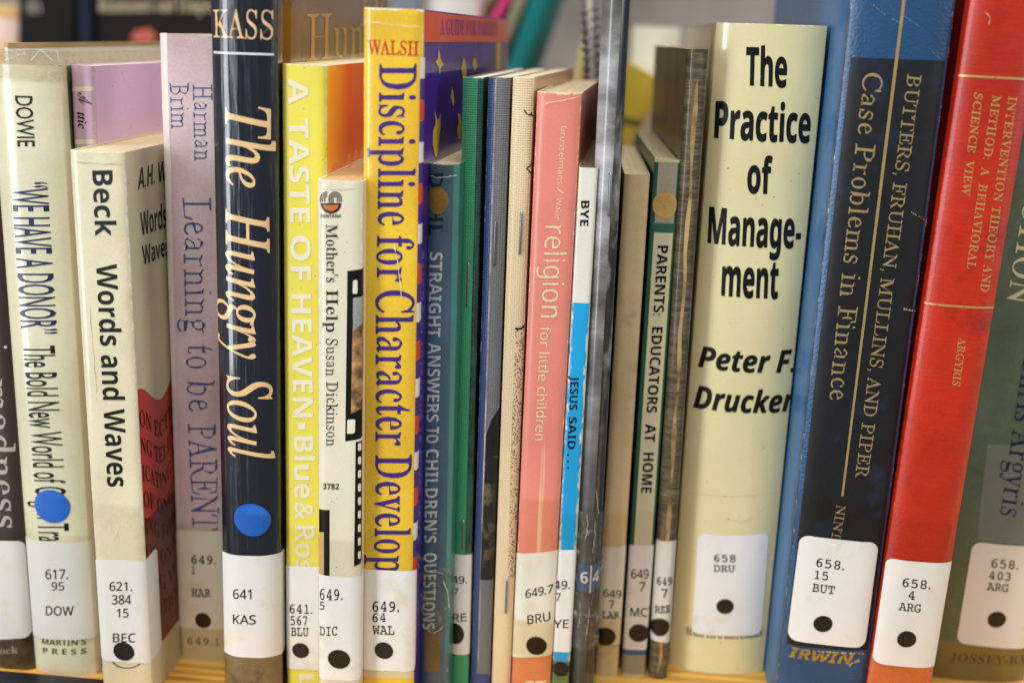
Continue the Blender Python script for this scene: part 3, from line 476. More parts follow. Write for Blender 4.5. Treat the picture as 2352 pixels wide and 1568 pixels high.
GLYPHS['nsans'] = {
    ' ': [278],
    '.': [219, [151,93,109,111,67,93,49,51,67,9,109,-9,151,9,169,51]],
    '/': [281, [274,691,204,691,8,-9,78,-9]],
    '0': [572, [390,701,285,725,208,714,148,682,103,628,73,556,55,466,49,358,63,204,107,88,180,14,285,-10,363,1,423,34,468,88,499,161,517,251,523,358,508,513,464,629], [216,632,285,650,354,632,400,577,425,486,434,358,425,229,400,138,354,83,285,65,216,83,171,138,145,230,137,358,145,486,171,577]],
    '1': [572, [355,714,282,714,89,564,135,505,211,566,258,607,273,622,269,538,269,0,355,0]],
    '2': [572, [365,711,275,724,210,718,153,700,101,672,56,640,103,581,144,610,184,631,226,645,275,649,326,641,366,619,392,581,401,529,396,483,382,441,359,400,326,358,285,313,48,73,48,0,520,0,520,80,159,80,159,84,360,284,404,333,441,381,468,430,485,480,491,534,477,613,433,674]],
    '3': [572, [370,712,272,724,204,719,144,702,92,678,49,650,93,590,133,614,174,633,219,646,273,650,327,643,368,622,394,587,403,541,392,486,358,443,301,415,224,406,154,406,154,331,223,331,307,324,371,302,410,263,423,205,412,146,381,102,325,73,242,64,193,67,142,77,92,91,45,111,45,29,90,10,137,-2,187,-8,241,-10,327,-3,397,17,449,49,486,93,508,144,515,203,505,267,473,318,420,354,345,372,345,376,406,397,453,433,483,482,493,547,479,617,439,674]],
    '4': [572, [357,718,21,237,21,162,363,162,363,0,448,0,448,162,552,162,552,241,448,241,448,718], [364,624,368,624,363,514,363,241,107,241,332,563,355,604]],
    '5': [572, [107,714,80,377,124,349,182,359,216,363,246,364,326,355,382,327,414,281,425,219,413,150,377,103,320,74,249,65,201,68,151,78,103,92,63,112,63,29,100,12,145,0,195,-8,248,-10,360,6,445,54,497,129,515,228,499,317,450,383,374,424,275,438,242,437,165,427,182,634,465,634,465,714]],
    '6': [572, [404,724,382,724,290,715,217,688,160,646,118,592,88,528,69,457,58,381,55,305,63,207,88,128,126,67,175,24,233,-2,298,-10,391,6,464,54,510,130,525,230,511,322,468,391,402,433,318,447,260,441,213,423,177,395,149,363,143,363,148,420,158,474,174,523,197,566,228,602,269,629,321,646,384,652,430,649,470,640,470,715,452,719], [300,378,360,368,404,338,429,291,438,230,428,156,399,105,354,74,297,64,250,71,212,92,182,123,161,162,148,204,144,247,149,279,164,309,187,336,218,359,256,373]],
    '7': [572, [523,714,44,714,44,634,429,634,136,0,233,0,523,646]],
    '8': [572, [371,713,285,724,227,719,176,704,133,680,100,647,79,605,72,554,81,494,109,446,149,406,197,373,159,353,124,329,93,301,70,267,54,228,49,182,65,101,111,41,186,3,288,-10,384,3,459,43,506,104,522,185,517,231,501,269,475,302,443,331,405,356,363,378,399,398,431,422,459,448,481,478,494,513,499,553,484,626,439,680], [284,653,336,646,377,627,403,594,412,550,403,502,377,465,337,436,289,412,255,428,223,446,196,465,176,488,162,516,158,550,167,594,194,627,234,646], [212,307,270,337,286,331,347,303,395,271,426,232,436,184,426,134,398,95,350,69,286,60,219,69,172,95,144,133,135,181,144,231,170,273]],
    '9': [572, [343,715,278,724,214,717,158,695,113,660,79,612,57,553,50,483,64,392,107,324,172,281,255,267,314,273,362,292,398,318,425,350,431,350,427,293,417,240,401,190,378,148,346,112,306,85,254,68,190,62,144,65,102,75,102,0,146,-8,192,-10,284,-1,358,26,415,68,458,123,488,187,507,258,517,333,520,409,512,507,488,586,450,646,401,690], [222,640,278,650,325,643,363,622,393,591,414,552,427,510,431,467,426,436,412,405,388,378,357,356,319,341,274,336,213,346,171,376,145,422,137,484,147,557,177,609]],
    'A': [639, [360,717,279,717,0,0,91,0,176,221,459,221,545,0,638,0], [311,593,318,624,352,517,432,301,206,301,294,537]],
    'B': [650, [97,714,97,0,348,0,451,13,530,53,579,117,596,203,591,254,575,294,550,325,518,348,479,364,436,374,436,379,494,398,537,433,563,479,572,537,555,620,504,675,419,704,301,714], [187,637,305,637,384,631,438,612,469,578,479,527,471,476,445,440,397,417,319,410,187,410], [187,335,324,335,408,326,462,301,490,261,500,210,491,156,463,113,412,85,331,76,187,76]],
    'C': [632, [510,714,404,724,302,712,217,678,149,622,101,549,71,460,61,358,70,253,98,163,143,90,207,35,289,1,389,-10,444,-8,491,-3,532,6,573,19,573,97,533,86,491,77,448,71,402,69,294,88,218,147,171,238,156,357,173,477,222,568,300,626,403,645,449,642,492,633,530,620,565,606,601,682]],
    'D': [730, [97,714,97,0,296,0,453,23,571,92,644,205,669,364,658,470,626,557,574,625,504,674,418,704,317,714], [187,637,304,637,418,620,504,571,556,485,574,361,502,148,284,77,187,77]],
    'E': [556, [97,714,97,0,496,0,496,79,187,79,187,334,478,334,478,412,187,412,187,635,496,635,496,714]],
    'F': [519, [97,714,97,0,187,0,187,303,477,303,477,382,187,382,187,635,496,635,496,714]],
    'H': [741, [187,714,97,714,97,0,187,0,187,333,553,333,553,0,643,0,643,714,553,714,553,412,187,412]],
    'I': [339, [298,714,40,714,40,662,124,642,124,71,40,52,40,0,298,0,298,52,214,71,214,642,298,662]],
    'K': [619, [187,714,97,714,97,0,187,0,187,277,260,341,513,0,619,0,325,403,608,714,503,714,187,362]],
    'L': [524, [187,714,97,714,97,0,499,0,499,80,187,80]],
    'M': [907, [97,714,97,0,180,0,178,543,173,626,177,626,412,0,486,0,724,625,728,625,722,491,721,0,810,0,810,714,678,714,454,129,450,129,230,714]],
    'O': [781, [491,714,392,725,290,714,207,679,142,624,97,551,70,462,61,359,70,255,97,165,142,91,207,36,289,2,391,-10,490,1,572,36,636,91,683,165,711,254,720,358,711,462,683,552,636,625,572,680], [287,627,392,646,497,627,569,570,611,478,625,358,611,237,569,146,497,87,391,68,286,87,213,146,170,237,156,358,170,478,214,570]],
    'P': [605, [97,714,97,0,187,0,187,278,269,278,365,286,439,310,492,347,528,394,547,447,554,504,538,593,490,659,407,700,286,714], [187,637,278,637,360,629,417,603,450,560,461,500,449,433,411,388,348,363,259,355,187,355]],
    'R': [622, [97,714,97,0,187,0,187,295,329,295,502,0,607,0,411,320,446,335,480,356,509,382,533,416,549,459,554,511,538,600,491,664,410,701,294,714], [187,636,289,636,366,629,419,607,451,567,461,507,451,448,421,406,369,380,294,371,187,371]],
    'S': [549, [345,721,288,724,225,719,170,702,124,675,89,640,67,595,60,542,72,468,107,411,164,367,244,330,302,308,346,287,377,265,397,242,408,215,412,183,402,136,372,99,321,76,251,68,195,71,141,81,91,95,51,110,51,24,89,10,136,-1,189,-8,247,-10,352,3,433,43,485,106,502,191,496,242,480,284,452,318,414,348,365,373,255,418,215,438,186,458,166,481,155,508,151,541,160,583,185,617,227,638,286,645,332,642,377,634,418,622,457,607,485,684,443,700,396,713]],
    'U': [731, [180,714,90,714,90,254,107,147,160,62,245,8,362,-10,449,-1,519,25,572,65,610,119,633,182,640,252,640,714,551,714,551,252,540,178,508,120,451,81,367,68,285,80,227,116,192,174,180,251]],
    'W': [930, [106,714,12,714,201,0,292,0,440,510,451,553,461,609,497,468,636,0,727,0,917,714,823,714,702,233,684,147,678,108,672,146,652,234,508,714,415,714,277,239,257,149,251,108,238,189,217,278]],
    'Y': [566, [98,714,0,714,238,273,238,0,328,0,328,277,566,714,469,714,283,363]],
    'a': [561, [373,534,288,545,237,542,188,532,143,517,105,499,132,433,166,448,203,462,242,471,283,474,330,468,365,448,387,412,394,355,394,323,303,320,189,306,109,273,62,220,46,149,58,78,94,29,148,0,215,-10,276,-5,322,11,359,38,395,76,399,76,416,0,480,0,480,365,468,446,433,502], [229,249,314,259,393,262,393,214,382,146,348,99,297,70,235,61,196,66,165,82,144,109,137,148,147,193,176,227]],
    'c': [480, [346,544,306,546,238,539,178,517,127,480,88,426,63,355,55,265,63,178,87,109,124,56,174,19,233,-3,300,-10,343,-8,379,-3,410,7,438,19,438,97,409,85,377,75,340,68,299,66,232,79,185,118,156,180,146,266,186,418,304,469,333,467,364,461,394,453,420,444,447,517,420,528,385,538]],
    'd': [615, [530,760,442,760,442,546,448,467,442,467,413,498,378,523,332,540,276,546,186,528,116,476,70,388,55,267,70,146,115,60,185,7,275,-10,332,-4,378,14,414,41,442,72,446,72,459,0,530,0], [226,459,288,473,363,460,410,420,435,354,443,266,443,250,434,168,409,110,361,75,289,63,226,76,182,116,155,180,146,265,155,350,182,417]],
    'e': [564, [356,539,292,546,225,538,168,512,120,471,85,415,62,346,55,264,63,182,88,114,127,60,179,21,241,-2,313,-10,364,-8,408,-2,448,9,489,25,489,102,448,86,408,75,365,67,317,65,246,77,193,113,159,171,146,251,513,251,513,304,506,372,487,432,454,480,411,516], [291,474,349,463,389,432,413,383,421,321,148,321,162,385,192,434,235,464]],
    'f': [344, [314,764,283,765,210,754,155,720,121,659,109,570,109,539,15,509,15,468,109,468,109,0,197,0,197,468,332,468,332,536,197,536,197,571,202,626,219,664,246,686,284,693,306,692,364,678,387,747,342,760]],
    'g': [615, [325,541,275,546,183,527,114,471,70,382,55,267,70,151,114,63,183,8,276,-10,374,10,442,71,446,71,443,-16,433,-79,404,-127,357,-157,295,-167,186,-157,97,-125,97,-206,183,-232,290,-240,397,-226,472,-182,515,-110,530,-9,530,536,460,536,448,465,443,465,410,501,371,526], [228,459,287,472,357,460,406,425,435,361,444,267,444,246,435,162,407,106,359,73,289,62,227,75,183,115,155,179,146,266,155,354,183,419]],
    'h': [618, [173,760,85,760,85,0,173,0,173,277,181,360,207,422,254,459,330,472,420,440,450,343,450,0,537,0,537,349,525,438,488,499,427,533,341,545,291,540,245,524,205,498,174,462,168,462,172,498]],
    'i': [258, [149,734,130,737,110,734,93,724,82,706,78,681,82,657,93,639,110,629,130,625,149,629,166,639,177,657,181,681,177,706,166,724], [173,536,85,536,85,0,173,0]],
    'k': [534, [172,760,85,760,85,0,172,0,172,197,233,250,419,0,525,0,293,307,510,536,407,536,226,344,172,276,168,276,172,363]],
    'l': [258, [173,760,85,760,85,0,173,0]],
    'm': [935, [436,524,332,546,285,541,242,525,203,500,174,463,169,463,156,536,85,536,85,0,173,0,173,278,181,361,204,422,248,460,316,472,399,440,426,345,426,0,513,0,513,296,521,372,547,427,591,461,658,472,740,440,767,345,767,0,854,0,854,349,843,439,809,500,753,534,673,546,622,541,575,524,533,496,501,456,496,456]],
    'n': [618, [427,534,343,546,293,541,246,525,205,500,174,463,169,463,156,536,85,536,85,0,173,0,173,278,182,361,207,422,255,460,330,472,420,440,450,343,450,0,537,0,537,349,525,439,488,500]],
    'o': [605, [373,538,304,546,201,528,122,474,72,387,55,269,63,187,87,118,125,63,175,23,234,-2,301,-10,404,8,484,63,534,151,551,269,543,351,520,420,482,474,433,514], [231,459,302,472,373,459,422,418,451,354,460,269,451,184,422,119,373,77,303,63,232,77,184,119,155,184,146,269,155,354,183,418]],
    'r': [413, [335,546,283,538,238,514,201,479,171,438,167,438,157,536,85,536,85,0,173,0,173,286,178,337,195,381,220,417,252,444,289,460,329,466,343,466,387,459,398,540,368,545]],
    's': [479, [299,544,252,546,171,537,107,509,65,464,51,404,56,364,71,332,95,306,128,284,169,264,264,225,299,208,323,192,338,176,346,159,349,140,341,108,319,83,280,66,222,61,175,64,130,75,87,89,52,104,52,24,85,10,124,-1,168,-8,220,-10,308,0,376,30,420,79,434,148,429,187,415,220,392,246,360,268,320,288,227,326,165,356,148,372,138,389,135,409,142,436,164,457,198,470,246,474,285,472,322,464,358,453,393,440,423,510,385,525,344,537]],
    't': [361, [180,659,128,659,93,545,16,510,16,468,92,468,92,156,98,98,114,55,139,24,172,5,209,-6,249,-10,274,-9,299,-6,339,6,339,73,284,63,264,62,230,68,204,86,186,115,180,158,180,468,335,468,335,536,180,536]],
    'u': [618, [168,536,79,536,79,185,91,97,128,37,189,2,274,-10,325,-5,372,10,413,35,444,71,448,71,461,0,533,0,533,536,445,536,445,257,436,174,411,113,362,76,287,63,198,95,168,191]],
}
GLYPHS['sansital'] = {
    ' ': [278],
    '.': [219, [139,103,109,111,79,103,57,81,49,51,57,21,79,-1,109,-9,139,-1,161,21,169,51,161,81]],
    'D': [677, [177,714,26,0,246,0,327,6,400,24,464,55,518,96,564,147,600,209,625,280,641,358,646,444,638,525,614,591,574,645,519,683,451,706,370,714], [300,590,356,590,396,586,429,573,457,553,477,523,489,484,493,436,490,383,481,332,467,283,447,239,420,201,388,169,349,144,304,130,253,125,201,125]],
    'F': [531, [177,714,26,0,175,0,234,282,465,282,492,406,261,406,300,590,548,590,574,714]],
    'H': [700, [326,714,177,714,26,0,175,0,240,308,470,308,405,0,554,0,705,714,556,714,497,434,267,434]],
    'I': [383, [438,714,122,714,104,628,178,588,80,126,-11,86,-29,0,287,0,305,86,229,126,327,588,420,628]],
    'N': [755, [177,714,26,0,160,0,242,394,263,540,268,540,442,0,609,0,760,714,626,714,537,288,521,188,517,188,351,714]],
    'P': [610, [177,714,26,0,175,0,228,254,304,254,361,257,414,266,463,282,506,303,543,331,574,365,597,406,610,453,615,506,612,546,605,582,592,615,573,644,547,668,516,688,477,702,430,711,376,714], [300,590,370,590,423,580,454,551,465,502,460,466,447,436,424,411,394,393,358,382,316,378,255,378]],
    'R': [609, [352,714,177,714,26,0,175,0,233,274,291,274,392,0,554,0,427,303,470,322,507,347,539,380,564,419,579,465,584,518,577,581,556,631,522,668,475,694,418,709], [300,590,336,590,389,581,421,554,432,510,428,475,416,447,397,425,370,409,337,400,297,397,259,397]],
    'W': [894, [230,714,90,714,112,0,277,0,435,351,472,445,490,497,494,497,493,447,503,0,672,0,988,714,837,714,666,301,613,155,609,155,614,302,603,714,471,714,282,292,230,155,226,155,232,241,233,324]],
    'c': [483, [364,555,333,556,289,553,248,543,210,527,176,505,146,479,119,447,96,411,78,373,63,331,52,286,46,239,44,191,47,146,56,107,71,75,91,48,116,27,145,11,177,-1,211,-8,247,-10,280,-9,310,-5,363,8,411,29,411,149,389,138,346,121,324,114,301,110,277,109,252,112,232,120,215,133,203,151,195,175,193,203,195,241,201,278,210,315,223,348,240,377,260,403,283,422,310,433,339,437,360,436,397,429,448,409,493,521,446,540,421,547,394,552]],
    'e': [557, [405,551,349,556,301,553,257,543,217,527,181,505,149,478,122,447,98,412,79,374,64,334,53,291,46,246,44,201,51,136,71,83,104,43,148,13,200,-4,260,-10,298,-9,332,-5,363,1,392,9,421,19,450,32,450,143,392,119,343,105,317,102,289,101,261,104,237,113,218,127,203,146,195,170,192,213,193,217,218,217,315,223,394,240,455,269,498,307,523,353,532,407,527,448,512,483,487,514,451,537], [322,448,340,450,368,445,385,430,391,404,387,382,374,361,354,343,323,328,282,319,231,316,209,316,216,342,226,365,239,386,253,405,269,420,286,433,304,442]],
    'k': [568, [326,760,179,760,18,0,165,0,201,170,260,205,349,0,513,0,374,300,617,546,449,546,228,314,224,314,254,421]],
    'r': [421, [411,556,377,553,345,543,316,527,289,504,264,477,241,445,236,445,246,546,134,546,18,0,165,0,217,244,232,297,252,340,279,374,309,398,342,412,377,417,405,415,426,409,458,551,437,555]],
    't': [410, [315,662,220,662,156,547,60,506,46,434,120,434,64,171,58,116,62,74,75,41,97,18,126,2,160,-7,200,-10,251,-7,274,-3,314,9,330,16,330,126,277,111,251,109,239,110,229,113,220,118,213,124,209,134,208,153,267,434,405,434,429,546,291,546]],
    'u': [604, [275,546,128,546,62,232,54,160,58,102,69,64,89,33,115,9,150,-5,193,-10,229,-7,262,4,292,21,318,44,342,70,364,101,369,101,359,0,471,0,587,546,440,546,383,282,360,214,346,184,330,159,314,138,295,122,275,112,253,109,224,116,206,136,200,169,204,205]],
}
GLYPHS['script'] = {
    'A': [736, [882,640,868,642,801,619,702,551,643,502,582,447,519,385,455,317,409,347,357,357,314,350,280,328,257,294,250,254,262,196,299,140,177,37,79,3,57,6,40,15,29,28,25,41,26,50,30,57,36,62,77,78,88,80,102,87,115,98,124,113,127,129,122,150,108,167,86,178,57,182,18,175,-14,154,-35,122,-42,83,-34,40,-11,7,26,-15,76,-22,139,-13,198,12,258,55,323,115,383,73,450,43,429,-9,585,11,593,29,626,36,656,48,684,64,711,84,738,107,790,159,842,214,867,236,911,267,902,270,889,271,845,250,774,186,729,140,665,86,607,59,668,201,730,333,791,455,886,632], [666,479,800,585,649,366,521,165,511,226,480,290], [376,302,395,305,411,301,430,288,324,171,318,191,316,212,319,235,328,256,341,275,357,291], [347,142,453,260,470,218,475,164,471,118,460,71,406,97]],
    'H': [844, [966,617,931,622,881,613,827,584,768,538,707,476,645,398,583,308,513,285,528,339,544,387,562,429,580,466,613,520,637,548,650,560,654,569,653,572,643,577,638,578,600,561,459,453,405,416,424,456,430,487,425,508,412,524,390,535,364,538,331,532,294,514,251,482,203,440,166,402,155,388,151,380,156,370,172,367,190,378,220,412,258,452,297,484,331,504,355,511,358,510,359,506,351,494,327,465,303,432,295,407,299,391,311,378,328,368,350,365,404,381,478,427,408,336,350,242,297,222,253,201,224,183,214,170,219,162,234,159,251,166,317,199,330,204,289,121,247,62,200,28,144,16,112,20,86,31,70,46,64,60,71,77,91,85,117,92,140,103,155,118,160,138,155,162,141,181,118,193,90,197,52,190,21,171,0,140,-7,102,4,57,38,20,93,-4,166,-12,269,5,364,58,443,142,502,254,563,273,537,217,526,188,518,160,513,135,511,115,517,68,536,31,567,7,609,-1,664,5,718,22,745,36,776,56,807,79,898,160,963,225,1000,256,1019,267,1009,270,996,271,963,256,911,212,823,133,775,95,727,65,679,45,633,38,617,45,611,64,617,89,649,172,690,260,718,315,783,344,842,373,892,404,936,437,995,500,1014,555,1009,582,992,603], [887,580,924,594,939,586,944,562,938,533,919,498,888,461,848,424,798,389,741,358,794,463,843,537]],
}
GLYPHS['serif'] = {
    ' ': [278],
    '&': [625, [372,649,287,669,195,649,134,595,112,512,123,455,151,401,189,354,105,296,49,229,28,153,52,71,114,13,200,-9,265,0,336,32,416,93,494,0,620,0,482,160,529,220,567,281,593,339,495,339,476,302,450,262,422,229,326,339,398,399,438,458,451,521,430,596], [282,586,322,577,350,552,360,516,353,482,327,446,271,405,242,438,218,478,208,521,218,554,244,577], [180,244,245,289,356,161,308,119,260,91,210,81,169,91,139,117,126,153,140,201]],
    "'": [188, [138,716,50,716,50,599,73,462,115,462,138,599]],
    ',': [219, [143,111,105,123,75,116,54,95,46,66,52,37,69,18,95,10,97,-29,85,-69,59,-99,59,-118,124,-84,163,-32,176,26,167,77]],
    '-': [323, [283,267,40,267,40,174,283,174]],
    ':': [219, [139,450,109,458,79,450,57,428,49,398,57,368,79,346,109,338,139,346,161,368,169,398,161,428], [139,103,109,111,79,103,57,81,49,51,57,21,79,-1,109,-9,139,-1,161,21,169,51,161,81]],
    'A': [650, [334,693,307,694,73,111,60,82,48,60,35,45,21,35,5,29,-13,27,-13,0,190,0,190,27,143,32,119,47,111,72,115,100,154,197,376,197,415,98,422,68,413,45,386,32,341,27,341,0,660,0,660,27,641,30,625,38,612,51,600,70,572,129], [169,239,263,475,360,239]],
    'B': [659, [328,678,23,678,23,653,44,652,62,649,76,645,87,637,96,627,103,614,107,597,110,575,111,549,111,122,109,90,103,65,93,48,77,37,54,29,24,26,24,0,354,0,433,6,499,23,553,52,592,90,615,139,623,196,601,275,536,332,427,368,518,399,572,450,590,522,561,609,474,661], [322,646,356,642,382,632,401,614,414,589,421,555,424,514,420,467,410,431,392,406,365,389,328,378,271,375,271,582,272,604,275,621,280,633,288,640,302,645], [271,344,294,344,344,340,384,328,413,309,432,280,444,241,448,191,445,142,436,103,422,73,400,52,369,40,330,36,310,38,294,42,284,50,277,61,272,77,271,97]],
    'C': [697, [434,689,386,693,321,688,261,673,207,648,158,613,117,572,84,523,59,467,44,406,39,340,44,273,59,212,83,156,116,106,157,64,205,30,259,4,318,-11,382,-16,494,0,589,50,666,132,638,158,606,121,571,91,533,67,494,49,454,38,414,35,303,69,236,169,214,337,234,516,294,624,395,660,443,654,489,636,531,606,568,566,599,517,625,459,650,459,650,693,624,693,614,668,599,653,577,648,557,651,488,676]],
    'D': [738, [330,678,22,678,22,653,51,651,74,645,91,635,101,618,108,592,110,557,110,111,108,81,103,59,94,44,79,35,58,29,30,26,30,0,340,0,538,38,657,151,697,339,687,439,655,523,604,590,532,639,440,668], [310,643,332,645,438,611,501,510,522,341,517,247,501,171,476,112,439,70,391,44,331,36,309,38,293,42,282,51,276,63,272,82,271,107,271,573,272,599,276,618,282,631,293,639]],
    'E': [658, [594,678,24,678,24,653,53,651,76,644,93,634,103,615,110,587,112,549,112,116,110,84,104,60,93,44,77,33,53,27,21,25,21,0,599,0,640,213,612,213,594,173,574,139,552,112,527,89,498,71,467,58,430,48,389,43,343,41,318,42,299,46,286,52,278,62,274,78,272,100,272,331,308,330,335,325,359,318,378,306,394,290,407,270,416,244,423,213,428,176,453,176,453,514,429,514,419,466,405,428,386,401,361,381,329,370,288,366,272,366,272,578,274,610,277,621,288,634,298,638,326,641,411,637,465,625,507,605,537,575,559,532,571,476,594,476]],
    'F': [602, [586,678,21,678,21,653,52,648,75,641,92,630,102,614,109,590,111,558,111,125,109,92,103,67,93,50,77,38,54,30,23,26,23,0,382,0,382,26,354,27,330,30,312,35,298,42,287,51,280,64,275,79,272,98,271,120,271,333,323,329,357,318,382,299,401,270,415,229,424,176,450,176,450,516,423,516,414,468,400,430,381,403,356,383,323,372,283,368,271,368,271,593,273,619,281,633,288,637,298,640,342,642,389,640,428,635,462,626,489,613,511,596,529,574,543,547,554,514,562,476,586,476]],
    'G': [756, [436,689,383,693,320,688,261,673,208,648,160,614,119,573,86,524,61,469,46,408,41,341,46,272,61,209,86,153,119,104,161,62,211,29,267,5,330,-10,399,-15,488,-9,576,11,664,43,664,191,666,219,671,240,680,254,694,263,716,269,745,271,745,295,410,295,410,271,446,269,472,263,490,254,501,239,508,218,510,190,510,106,508,79,500,57,489,41,470,29,444,21,410,19,354,28,306,55,268,101,240,163,223,243,217,339,237,517,297,624,398,660,430,657,460,649,490,635,518,615,545,592,569,564,591,532,609,497,625,458,651,458,651,693,624,693,611,668,597,654,588,650,577,649,560,652,492,677]],
    'H': [779, [360,678,24,678,24,653,54,649,77,642,93,631,103,615,109,593,111,564,111,120,109,88,103,64,93,47,77,36,54,29,23,26,23,0,360,0,360,26,329,29,305,36,289,47,279,64,273,88,271,120,271,329,509,329,509,120,507,86,501,62,490,46,474,36,450,29,420,26,420,0,755,0,755,26,725,29,702,37,687,49,677,66,671,90,669,120,669,564,671,594,677,616,686,632,701,642,724,649,755,653,755,678,420,678,420,653,443,651,477,643,488,637,497,629,502,618,506,604,509,564,509,373,271,373,272,586,274,604,278,618,284,629,293,637,304,643,337,651,360,653]],
    'I': [388, [364,678,20,678,20,653,53,650,78,645,94,637,104,623,110,603,112,576,112,112,110,84,103,63,91,48,74,38,50,31,20,26,20,0,366,0,366,26,342,29,307,39,294,46,285,55,279,66,275,79,272,115,272,576,274,603,281,623,292,637,308,645,332,650,364,653]],
    'J': [492, [468,678,118,678,118,653,165,646,182,641,195,633,205,622,212,609,219,571,220,546,220,32,219,4,214,-19,207,-37,195,-50,178,-57,156,-60,133,-57,119,-46,114,-29,115,-23,133,12,137,26,138,41,136,61,129,78,118,92,103,103,86,109,66,111,48,109,31,102,16,91,4,75,-3,56,-5,34,-3,10,5,-12,17,-33,33,-52,53,-67,77,-80,103,-89,131,-95,162,-97,283,-72,356,5,380,132,380,546,383,595,387,612,392,624,401,634,412,642,427,647,468,653]],
    'K': [760, [361,678,25,678,25,653,55,650,78,643,94,632,104,615,110,593,112,564,112,120,110,88,104,64,94,47,78,36,55,29,24,26,24,0,361,0,361,26,330,29,306,36,290,47,280,64,274,88,272,120,272,295,297,318,485,79,494,63,497,51,495,43,489,36,473,29,418,26,418,0,773,0,773,26,738,31,725,37,702,56,690,69,403,424,513,537,584,601,650,640,710,653,723,653,723,678,433,678,433,653,481,650,509,640,519,623,514,604,501,582,478,556,272,348,272,564,275,604,279,618,285,629,294,637,305,643,338,651,361,653]],
    'L': [635, [372,678,24,678,24,653,54,650,77,643,93,633,103,617,109,594,111,564,111,120,109,88,103,64,93,47,77,36,54,29,23,26,23,0,598,0,636,230,609,230,591,187,572,149,551,119,527,93,499,74,469,59,434,49,393,43,348,41,310,43,288,52,281,59,276,70,273,84,271,123,271,564,272,587,275,605,280,620,287,631,297,640,310,646,327,650,372,653]],
    'M': [944, [275,678,22,678,22,653,64,648,79,644,90,637,99,629,105,619,109,606,112,569,112,118,110,87,103,63,92,47,75,36,51,29,21,26,21,0,252,0,252,26,220,28,196,34,178,44,166,60,159,85,157,119,157,579,402,0,429,0,677,594,677,124,674,81,670,66,664,53,655,44,644,37,629,32,589,26,589,0,918,0,918,26,897,27,880,30,866,35,855,41,847,51,841,64,837,80,834,127,834,563,836,592,842,614,853,630,868,641,890,649,919,653,919,678,669,678,472,212]],
    'N': [735, [233,678,27,678,27,653,54,645,64,636,113,578,113,117,110,76,106,62,100,50,92,41,81,35,66,30,49,27,27,26,27,0,248,0,248,26,216,29,192,36,177,46,167,62,161,86,159,117,159,521,600,-16,628,-16,628,561,630,593,636,616,645,633,660,643,683,650,714,653,714,678,493,678,493,653,534,647,549,643,560,636,569,628,575,617,579,602,582,562,582,251]],
    'O': [782, [443,691,395,694,345,691,298,682,254,667,212,647,175,621,141,592,111,557,87,520,67,479,53,434,44,388,41,339,44,290,53,243,67,199,87,158,111,120,141,86,174,56,211,31,251,11,294,-4,340,-13,388,-16,437,-13,484,-4,529,11,570,31,607,56,641,86,671,120,695,158,716,199,730,243,739,290,742,339,739,389,730,436,716,481,696,522,671,560,642,594,609,623,572,648,532,668,489,682], [292,624,387,660,438,651,482,624,518,579,544,516,560,436,565,339,546,161,489,54,394,18,343,27,300,54,264,100,237,163,221,243,216,339,235,517]],
    'P': [622, [318,678,24,678,24,653,54,649,77,642,93,631,103,615,109,593,111,564,111,120,109,88,103,64,93,47,77,36,54,29,23,26,23,0,360,0,360,26,329,29,305,36,289,47,279,64,273,88,271,120,271,306,360,306,435,312,497,329,546,358,581,396,602,441,609,494,606,530,596,563,580,592,558,617,532,638,500,655,456,668,395,675], [304,641,322,642,359,638,388,626,410,605,424,576,432,537,435,490,432,442,421,404,405,376,379,357,345,346,300,342,271,342,271,593,272,609,276,622,282,631,291,637]],
    'R': [704, [323,678,24,678,24,653,54,649,77,642,93,631,103,615,109,593,111,564,111,120,109,88,103,64,93,47,77,36,54,29,23,26,23,0,360,0,360,26,329,29,305,36,289,47,279,64,273,88,271,120,271,316,300,316,504,0,715,0,715,26,697,27,684,31,664,47,643,75,469,333,553,370,604,425,621,498,613,554,588,599,547,634,489,658,415,673], [310,641,334,642,400,626,439,579,452,500,448,452,436,414,417,385,388,364,350,352,303,348,271,348,271,574,272,599,276,617,282,629,293,636]],
    'S': [581, [275,694,238,691,203,683,172,669,143,650,120,627,100,600,86,568,77,533,74,494,79,450,92,411,115,376,147,344,189,313,242,284,335,238,379,209,406,174,415,133,411,103,401,76,383,54,358,36,328,26,293,22,244,28,202,45,166,74,136,115,112,169,93,235,64,235,64,-16,91,-16,103,11,109,15,130,18,158,11,219,-9,236,-12,269,-15,334,-12,378,-3,418,12,453,32,481,56,505,86,521,120,532,157,535,198,533,228,529,255,521,280,509,303,493,326,473,347,447,367,415,387,250,467,224,484,204,501,190,520,181,541,178,566,181,592,191,615,208,635,230,650,257,659,289,662,317,659,343,652,370,639,394,621,417,599,437,573,455,543,469,511,480,475,505,475,505,694,477,694,471,676,461,666,442,662,366,682,318,691]],
    'T': [630, [16,678,16,473,43,473,53,524,71,567,97,601,131,625,173,640,232,645,232,120,230,88,223,63,212,46,194,35,169,28,137,26,137,0,488,0,488,26,454,28,429,34,412,45,401,62,394,87,392,120,392,645,400,645,496,626,558,568,586,472,611,472,611,678]],
    'U': [733, [358,678,22,678,22,653,52,649,75,642,91,631,101,615,107,593,109,564,109,231,116,154,136,91,170,43,219,8,286,-12,369,-19,450,-12,515,11,566,48,601,102,622,176,629,270,629,563,631,590,636,612,645,628,658,639,679,648,706,653,706,678,489,678,489,653,523,649,548,641,565,631,576,615,582,592,584,563,584,237,565,124,506,56,409,33,365,38,329,52,303,77,284,110,273,154,269,208,269,564,272,604,275,618,281,629,290,637,302,643,335,651,358,653]],
